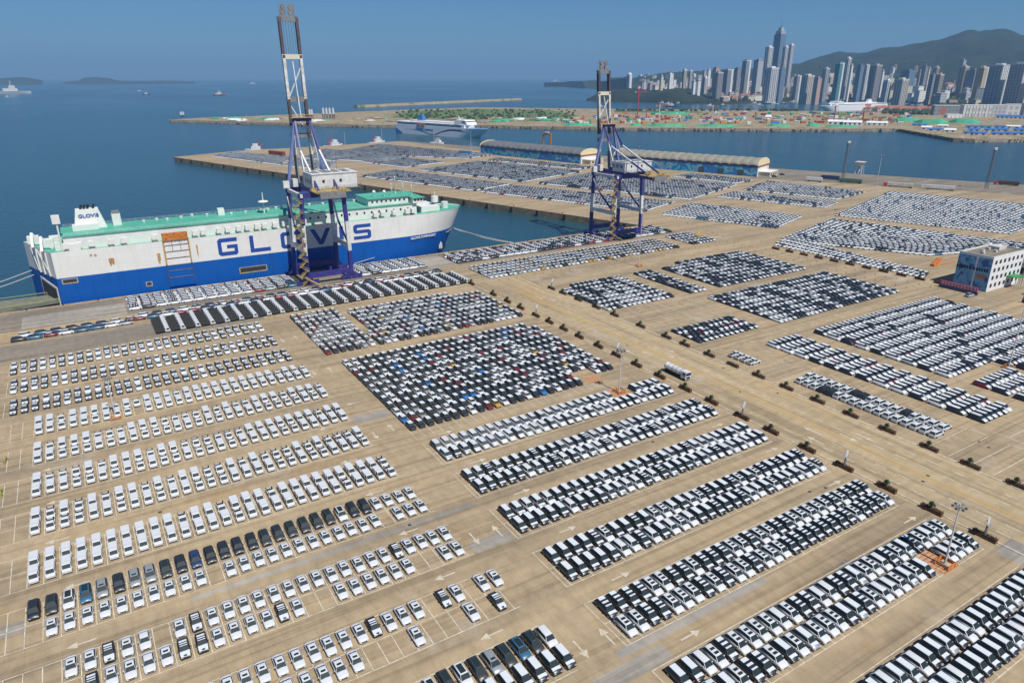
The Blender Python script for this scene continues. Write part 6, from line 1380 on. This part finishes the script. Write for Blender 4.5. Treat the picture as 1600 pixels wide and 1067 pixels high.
sp = [(G(random.uniform(620,900), random.uniform(172,187), LZ)+Vector((0,0,1.5)), random.uniform(2,4.5)) for k in range(260)] + [(G(random.uniform(1380,1452), random.uniform(174,180), LZ)+Vector((0,0,3)), random.uniform(5,8)) for k in range(60)] + [(G(random.uniform(960,1250), random.uniform(172.8,174.5), LZ)+Vector((0,0,3)), random.uniform(3,5)) for k in range(90)]
clumps('shore_bushes', sp, M_TREE, 'green bushes scattered over the reclaimed land')

# ------------------------------------------------------------------ city buildings
def facade(name, c, win, sx, sz, frac=0.55):
    if name in MATS: return MATS[name]
    m = bpy.data.materials.new(name); m.use_nodes = True; N, L = nodes(m); b = N['Principled BSDF']; b.inputs['Roughness'].default_value = 0.55
    tc = N.new('ShaderNodeTexCoord'); sep = N.new('ShaderNodeSeparateXYZ'); L.new(tc.outputs['Object'], sep.inputs[0])
    ad = N.new('ShaderNodeMath'); ad.operation = 'ADD'; L.new(sep.outputs[0], ad.inputs[0]); L.new(sep.outputs[1], ad.inputs[1])
    def band_(src, per, fr):
        d_ = N.new('ShaderNodeMath'); d_.operation = 'DIVIDE'; L.new(src, d_.inputs[0]); d_.inputs[1].default_value = per
        f_ = N.new('ShaderNodeMath'); f_.operation = 'FRACT'; L.new(d_.outputs[0], f_.inputs[0])
        g_ = N.new('ShaderNodeMath'); g_.operation = 'LESS_THAN'; L.new(f_.outputs[0], g_.inputs[0]); g_.inputs[1].default_value = fr; return g_.outputs[0]
    mu = N.new('ShaderNodeMath'); mu.operation = 'MULTIPLY'; L.new(band_(ad.outputs[0], sx, frac), mu.inputs[0]); L.new(band_(sep.outputs[2], sz, 0.6), mu.inputs[1])
    mx = N.new('ShaderNodeMix'); mx.data_type = 'RGBA'; L.new(mu.outputs[0], mx.inputs[0]); mx.inputs[6].default_value = (*c,1); mx.inputs[7].default_value = (*((a_*0.62+b__*0.38) for a_, b__ in zip(c, win)),1); L.new(mx.outputs[2], b.inputs['Base Color'])
    MATS[name] = m; return m
WIN = (0.05,0.065,0.08)
CF = {'white': facade('white_facade',(0.78,0.76,0.72),WIN,9.2,8.3,.45), 'cream': facade('cream_facade',(0.66,0.57,0.43),WIN,9.9,8.3,.45), 'brown': facade('brown_facade',(0.34,0.27,0.22),WIN,8.8,8.6,.5), 'grey': facade('grey_facade',(0.44,0.45,0.46),WIN,8.8,8.6,.55),
      'dark': facade('dark_facade',(0.24,0.26,0.29),(0.04,0.05,0.07),8.8,8.8,.6), 'blue': facade('blue_glass_facade',(0.15,0.22,0.31),(0.04,0.07,0.12),11.0,9.9,.8), 'green': facade('green_glass_facade',(0.08,0.24,0.24),(0.04,0.14,0.16),11.0,9.9,.8), 'pink': facade('pink_facade',(0.50,0.34,0.28),WIN,9.2,8.3,.45), 'tan': facade('tan_facade',(0.50,0.38,0.22),WIN,9.2,8.3,.4), 'grid': facade('white_grid_facade',(0.62,0.62,0.60),WIN,13.2,13.0,.62)}
def tower(x0, x1, yt, D, c, style=None, label=None, dep=None):
    xm = (x0+x1)/2; g_ = ground_at(xm, D); zt = AT(xm, yt, D).z; h_ = max(6, zt - g_.z)
    across = D*(x1-x0)*1170.0/(1170.0**2 + (xm-CXP)**2)                       # apparent width in metres
    az = math.atan2(g_.x, g_.y); s_, c_ = abs(math.cos(az)), abs(math.sin(az))              # axis-aligned plan: x-side shows cos, y-side shows sin
    k = dep or 0.75; wx = across/(s_ + k*c_)*1.02; wy = k*wx
    t = thing('tower_block', label or 'x', 'building', (g_.x, g_.y, g_.z-3), 0, 'towers of the city skyline'); h_ += 3
    w_ = MB().box(-wx/2,wx/2,-wy/2,wy/2,0,h_).build('wall', CF[c], t)
    MB().box(-wx/2-.4,wx/2+.4,-wy/2-.4,wy/2+.4,h_,h_+2.2).build('parapet', M_SHIPW if style != 'plain' else M_STEELG, t)
    MB().box(-wx*.22,wx*.26,-wy*.2,wy*.25,h_+2.2,h_+7).build('plant_room', CF[c], t)
    n_ = max(2, min(6, int(wx/9)))
    if style in ('strip','stripw'):
        for i in range(n_):
            x = -wx/2 + (i+0.5)*wx/n_; MB().box(x-wx*.11/n_*2.2,x+wx*.11/n_*2.2,-wy/2-0.9,-wy/2+.1,4,h_-3).build('bay' if style == 'strip' else 'pier', (M_GLASSF if style == 'strip' else M_SHIPW), w_)
        for i in range(max(2,n_-1)):
            y = -wy/2 + (i+0.5)*wy/max(2,n_-1); MB().box(-wx/2-0.9,-wx/2+.1,y-wy*.12/n_*2,y+wy*.12/n_*2,4,h_-3).build('bay', M_GLASSF, w_)
    if style == 'corner':
        MB().box(wx*.18,wx/2+.6,-wy/2-.7,wy*.1,0,h_+4).build('stair_core', M_SHIPW, w_)
    return t
M_GLASSF = mat('facade_glass', (0.20,0.23,0.27), 0.4)
T_ = [(1115.5,1130,114.6,3000,'brown','strip','brown slab tower with thin fins above the wooded headland'),(1113,1124,107,3450,'pink','plain','pink topped block behind the brown slab tower'),(1129.5,1145,110,3300,'dark','corner','dark tower with a white edge beside the brown slab'),(1147,1157,107.5,3500,'dark','plain','plain dark block behind the white edged towers'),
(1158,1171,96,3150,'dark','corner','dark tower with a broad white corner'),(1175.5,1190.5,95,3250,'grey','plain','grey blue tower next to the skyscraper group'),(1191,1203.5,74.6,3450,'white','strip','tall white striped tower flanking the skyscraper'),(1218,1227,74,3550,'white','strip','pale striped twin slab behind the dark glass block'),(1227,1235,71,3500,'white','strip','slim pale slab flanking the skyscraper'),
(1194,1216,107,3100,'white','strip','white gridded office block in front of the skyscraper'),(1213.5,1226.6,108,3150,'blue','plain','dark blue glass block at the skyscraper foot'),(1241,1252,119.6,3250,'dark','corner','small dark block with white side right of skyscrapers'),(1253,1273,119,3000,'cream','strip','cream stepped block beside the harbour houses'),(1284,1295.5,108,3300,'grey','strip','grey tower with white piers beside cream blocks'),(1273,1285,123,2950,'pink','plain','short peach block beside the cream stepped block'),
(1303,1316.5,100,3200,'green','corner','green glass tower in a white frame'),(1317,1327,92,3350,'white','strip','slender white tower beside the green glass one'),(1326,1331,103,3300,'white','plain','thin white wing of the slender tower'),(1337,1348,103,3300,'blue','plain','blue grey slab before the mountain'),(1348,1356,103,3350,'grey','corner','grey slab with a white crown'),(1358,1376,103,3150,'brown','strip','broad grey brown tower on a teal podium'),
(1382,1395,126.5,2950,'white','strip','short white block with dark stripes'),(1400,1422,125,2950,'cream','strip','wide cream slab split by a dark seam'),(1376,1381,112,3500,'white','plain','thin white block behind the teal podium'),(1407,1430,111,3800,'blue','plain','long blue slab under the mountain'),(1433.5,1440,112,3600,'cream','plain','small cream tower under the mountain'),(1438,1448,105,3400,'dark','plain','tall dark block before the mountain'),(1448,1452,107,3350,'cream','plain','thin pale tower joined to the dark block'),
(1456,1466,106,3500,'pink','strip','pinkish twin tower in the town'),(1462,1475,117.5,2900,'tan','strip','cream and brown tower above red roofs'),(1452,1463,118,3000,'dark','plain','dark slab left of the cream and brown tower'),(1497,1512,105,3300,'tan','strip','cream twin tower standing alone below the mountain'),(1495,1505,95,3900,'grey','plain','grey tower high on the hillside'),(1509,1531,111,3300,'dark','plain','wide dark slab behind the white domed hall'),(1524,1543,107,2900,'tan','corner','tan tower with a dark side'),
(1543,1577,103,2750,'grey','stripw','huge grey gridded apartment slab'),(1575,1612,101,2700,'grey','stripw','second huge grey apartment slab'),(1616,1660,98,2650,'grey','stripw','third huge grey apartment slab'),
(1031,1037,120,3100,'cream','plain','small cream block above the lighthouse wood'),(1043.6,1052,117,3100,'white','corner','white block with a blue side above the wood'),(1066,1073,110,3300,'cream','strip','tall cream twin block above the wood'),(1076,1082,112,3300,'cream','strip','second cream twin block above the wood'),(1097,1104,111,3700,'grey','plain','grey block on the low ridge'),(1104,1110,110,3700,'white','plain','pale block on the low ridge'),(1099,1107,122,3050,'white','strip','white striped block near the brown slab'),(1082,1089,128,3000,'white','plain','low white block in the wood'),(1089,1096,127,3000,'white','plain','low white double block in the wood'),(1137,1143,118,3600,'white','plain','white block deep between the towers')]
for x0,x1,yt,D,c,st,lb in T_: tower(x0,x1,yt,D,c,st,lb)
# the skyscraper
g_ = ground_at(1211.5,3750); D = 3750; zt = AT(1211.5,53,D).z; t = thing('skyscraper', 'tallest dark glass skyscraper with stepped crown and spire', 'building', (g_.x,g_.y,g_.z-3), 0)
H1 = zt - g_.z; w_ = MB().loft([[(-a,-a,z),(a,-a,z),(a,a,z),(-a,a,z)] for a, z in ((21,0),(20.5,H1*0.6),(18.5,H1))]).build('shaft', CF['blue'], t)
for s in (-1,0,1): MB().box(s*11-1.2,s*11+1.2,-21.4,-20.2,4,H1*0.6).build('fin', M_STEELG, w_)
MB().box(-15,15,-15,15,H1,H1+14).build('crown', CF['grey'], t); MB().box(-9,9,-9,9,H1+14,H1+28).build('upper_crown', mat('pale_green_crown',(0.38,0.48,0.42),.5), t); MB().tube((0,0,H1+28),(0,0,AT(1211.5,33,D).z-g_.z),2.4,0.5,n=6).build('spire', M_STEELG, t)
# round white tower and lighthouse on the headland
D0 = head_D(984)+330; g_ = ground_at(984,D0); h_ = AT(984,113.6,D0).z-g_.z; t = thing('round_tower', 'white round hotel tower on the wooded headland', 'building', (g_.x,g_.y,g_.z-2), 0); MB().tube((0,0,0),(0,0,h_-4),10.5,n=16).build('wall', CF['white'], t); MB().tube((0,0,h_-4),(0,0,h_+1),9,4,n=16).build('roof', M_SHIPW, t); MB().box(-10,-3,-9,9,0,h_-8).build('stair_core', CF['grey'], t)
D0 = head_D(1008)+250; g_ = ground_at(1008,D0); h_ = AT(1008,119.5,D0).z-g_.z; t = thing('lighthouse', 'white lighthouse on the wooded headland hill', 'lighthouse', (g_.x,g_.y,g_.z-2), 0); MB().tube((0,0,0),(0,0,h_*0.78),4.2,3.2,n=12).build('shaft', M_SHIPW, t); MB().tube((0,0,h_*.78),(0,0,h_*.82),5,n=12).build('gallery', M_SHIPW, t); MB().tube((0,0,h_*.82),(0,0,h_*.94),2.6,n=10).build('lantern', M_GLASS, t); MB().tube((0,0,h_*.94),(0,0,h_+4),2.8,0.2,n=10).build('cap', M_SHIPW, t)
# low houses
RO = [mat('red_tile_roof',(0.34,0.11,0.06),0.8,var=.25,scale=.1), mat('brown_tile_roof',(0.22,0.11,0.08),0.8), mat('grey_flat_roof',(0.30,0.30,0.30),0.8), mat('white_flat_roof',(0.62,0.62,0.60),0.7)]
WL = [CF['white'], CF['cream'], CF['pink'], CF['grey']]
def house(x, D, wd, dp, h_, ri, wi, label, group):
    g_ = ground_at(x, D); t = thing('town_house', label, 'house', (g_.x,g_.y,g_.z-2), random.choice((0,0,0.5,-0.35))+random.uniform(-.1,.1), group)
    MB().box(-wd/2,wd/2,-dp/2,dp/2,0,h_).build('wall', WL[wi], t)
    if ri < 2: MB().add([(-wd/2-.6,-dp/2-.6,h_),(wd/2+.6,-dp/2-.6,h_),(wd/2+.6,dp/2+.6,h_),(-wd/2-.6,dp/2+.6,h_),(-wd*.35,0,h_+dp*.32),(wd*.35,0,h_+dp*.32)], [(0,1,5,4),(2,3,4,5),(1,2,5),(3,0,4),(0,3,2,1)]).build('roof', RO[ri], t)
    else: MB().box(-wd/2-.4,wd/2+.4,-dp/2-.4,dp/2+.4,h_,h_+1.2).build('roof', RO[ri], t)
RN = ('red tiled','brown tiled','grey flat roofed','white flat roofed')
for k in range(295):
    x = random.choice((random.uniform(1085,1330), random.uniform(1000,1120), random.uniform(1290,1560), random.uniform(1100,1300)))
    D = shore_D(x) + random.choice((random.uniform(35,200), random.uniform(150,700), random.uniform(400,1500)))
    if x < 1130: D = max(D, head_D(max(x,930)) + random.uniform(420,1500))
    if x > 1450 and D < 2350: D = random.uniform(2350,3300)
    ri = random.choices(range(4),(6,2,2,3))[0]; big = random.random() < .25
    house(x, D, random.uniform(22,46), random.uniform(16,24), random.uniform(13,24) if not big else random.uniform(30,62), ri if not big else random.choice((2,3)), random.randrange(4), '%s town house among the waterfront streets' % (RN[ri] if not big else 'flat roofed mid rise'), '%s houses of the town' % (RN[ri] if not big else 'mid rise'))
for k in range(135):
    x = random.choice((random.uniform(1000,1330), random.uniform(1280,1560))); D = max(shore_D(x) + random.uniform(120,1700), 2500)
    if x < 1130: D = max(D, head_D(max(x,930)) + random.uniform(430,1300))
    g_ = ground_at(x, D); h_ = random.uniform(18,46); wx = random.uniform(16,34); wy = random.uniform(12,20); c = random.choices(('white','cream','pink','grey','tan'),(6,3,1.5,2,1))[0]
    t = thing('apartment_block', '%s apartment block of middle height among the city streets' % c, 'building', (g_.x,g_.y,g_.z-3), random.choice((0,0,0.4)), '%s apartment blocks of the city' % c)
    MB().box(-wx/2,wx/2,-wy/2,wy/2,0,h_).build('wall', CF[c], t); MB().box(-wx/2-.3,wx/2+.3,-wy/2-.3,wy/2+.3,h_,h_+1.4).build('parapet', M_SHIPW, t); MB().box(-wx*.2,wx*.15,-wy*.25,wy*.25,h_+1.4,h_+5).build('stair_head', CF[c], t)
for k in range(9):
    x = 1364 + k*21; house(x, 2480 + 30*(k%3), random.uniform(55,80), 20, 11, 0, 1, 'long red roofed hall on the inner harbour, %s from the cruise ferry' % nth(k+1), 'long red roofed halls')
# blocks behind the construction land
def slabbuild(x0,x1,yb,yt,c,label,dp=18):
    p, wd, h_ = place(x0,x1,yb,yt); t = thing('harbour_block', label, 'building', p, cam_yaw(p)*0.6, 'large blocks by the construction land'); MB().box(-wd/2,wd/2,0,dp,0,h_).build('wall', CF[c] if c in CF else c, t); MB().box(-wd/2-.3,wd/2+.3,-.3,dp+.3,h_,h_+1).build('parapet', M_SHIPW, t)
    return t, wd, h_
t, wd, h_ = slabbuild(1504,1546,183,164.6,'grid','white gridded terminal building behind the netted heaps')
for k in range(9): MB().box(-wd/2+(k+.1)*wd/9,-wd/2+(k+.22)*wd/9,-1.2,0.02,0,h_).build('fin', M_SHIPW, t)
slabbuild(1547,1570,182.5,164.5,'grey','grey block joined to the white gridded terminal'); slabbuild(1571,1596,180,163.5,'grid','pale gridded block behind the blue canopy'); slabbuild(1480,1502,184.5,179.5,'white','long white low pavilion before the dark hall')
t, wd, h_ = slabbuild(1459,1502,180.5,165.5,'dark','dark hall with a round orange emblem'); MB().tube((-wd*.18,-0.2,h_*.45),(-wd*.18,0.1,h_*.45),h_*.36,n=20).build('orange_emblem', mat('emblem_orange',(0.40,0.13,0.06),.6), t)
shed(1560,1606,186,180,M_SHED,'long bright blue canopy before the gridded blocks','blue canopy',dp=14)
slabbuild(1600,1640,182,162,'grey','grey block beyond the blue canopy')

# ------------------------------------------------------------------ islands and small craft
for nm, pts, D, lb in (('island', [(-60,129),(-30,124),(0,123),(20,121.5),(35,120.8),(50,123),(66,126)], 11500, 'low dark wooded island on the horizon'), ('island', [(98,129),(122,126.5),(132,121.8),(150,120.8),(168,122),(185,126.5),(215,127.6),(255,126.5),(280,127),(305,128.5)], 12000, 'long low island with a wooded knoll on the horizon')):
    q = MB(); r0 = [AT(x,y,D) for x,y in pts]; rings = []
    for p in r0:
        d = Vector((p.x,p.y,0)).normalized(); zt = max(p.z, 2.0); rings.append([(p.x-d.x*160,p.y-d.y*160,-8),(p.x-d.x*70,p.y-d.y*70,-4+(zt+4)*0.65),(p.x,p.y,zt),(p.x+d.x*200,p.y+d.y*200,-8)])
    o = q.loft(rings).build(nm, M_HILL); tag(o, lb, 'island')
g_ = AT(263,127,12000); t = thing('lighthouse', 'white lighthouse on the long low island', 'lighthouse', (g_.x,g_.y,0), 0); MB().tube((0,0,0),(0,0,40),9,7,n=8).build('shaft', M_SHIPW, t); MB().tube((0,0,40),(0,0,50),4,3,n=8).build('lantern', M_GLASS, t)
def boat(label, px, L_, an, hullm=M_STEELW, sup=True, group='small craft'):
    p = G(*px, WATER_Z); t = thing('boat', label, 'boat', p, cam_yaw(p)+an, group); b2 = L_*0.11; h_ = L_*0.09
    MB().loft([[(x*L_,-w_*b2,h_),(x*L_,-w_*b2*.7,-1),(x*L_,w_*b2*.7,-1),(x*L_,w_*b2,h_)] for x, w_ in ((-.5,.85),(-.2,1),(.2,1),(.4,.6),(.5,.05))]).build('hull', hullm, t)
    MB().box(-L_*.3,L_*.12,-b2*.7,b2*.7,h_,h_*2.0).build('deckhouse', M_STEELW, t); MB().box(-L_*.12,L_*.06,-b2*.6,b2*.6,h_*2.0,h_*3.0).build('wheelhouse', M_STEELW, t); MB().tube((-L_*.05,0,h_*3),(-L_*.05,0,h_*4.6),L_*.012,n=5).build('mast', M_STEELW, t)
boat('white passenger ship far out in the bay', (22,147), 175, 0.1); boat('small white boat beside the far passenger ship', (12,152.5), 28, 0.8); boat('fishing boat with a dark hull out in the bay', (229,148.5), 45, 0.5, M_NAVY); boat('red hulled cargo boat out in the bay', (344,150), 75, -0.4, M_REDP); boat('tiny white boat near the horizon', (395,132), 90, 0.2); boat('little boat beside the fishing boat', (218,143), 30, 0.4)
boat('white launch off the headland behind the shorter crane', (938,167), 30, 0.9); boat('white ferry far off the outer point', (868,128.5), 160, 0.1)
for k, (x,y) in enumerate(((1035,163),(1045,163.2),(1060,163.5),(1187,165.5),(1225,162.5),(1264,161),(1180,163),(1130,165.5),(1110,166),(1240,161),(1250,160.6),(1198,163),(1210,163),(1300,163.5),(1420,164.5),(1440,167))):
    boat('small harbour craft moored along the town waterfront', (x,y), random.uniform(18,36), random.uniform(-.5,.5), random.choice((M_STEELW,M_NAVY,M_STEELW)), group='harbour craft along the town waterfront')
boat('dark barge lying in the inner channel', (1050,167.5), 45, 0.0, M_DKIN)
# ------------------------------------------------------------------ the air
hz_m = bpy.data.materials.new('pale_haze'); hz_m.use_nodes = True; N, L = nodes(hz_m); N.clear()
ho = N.new('ShaderNodeOutputMaterial'); pv = N.new('ShaderNodeVolumePrincipled')
pv.inputs['Color'].default_value = (0.31, 0.57, 0.90, 1); pv.inputs['Density'].default_value = 8.0e-5; pv.inputs['Anisotropy'].default_value = 0.0
L.new(pv.outputs[0], ho.inputs['Volume'])
hb_ = MB().box(-30000, 30000, -30000, 30000, -12.0, 620).build('haze', hz_m)
tag(hb_, 'thin blue sea haze over harbour and city', kind='stuff')
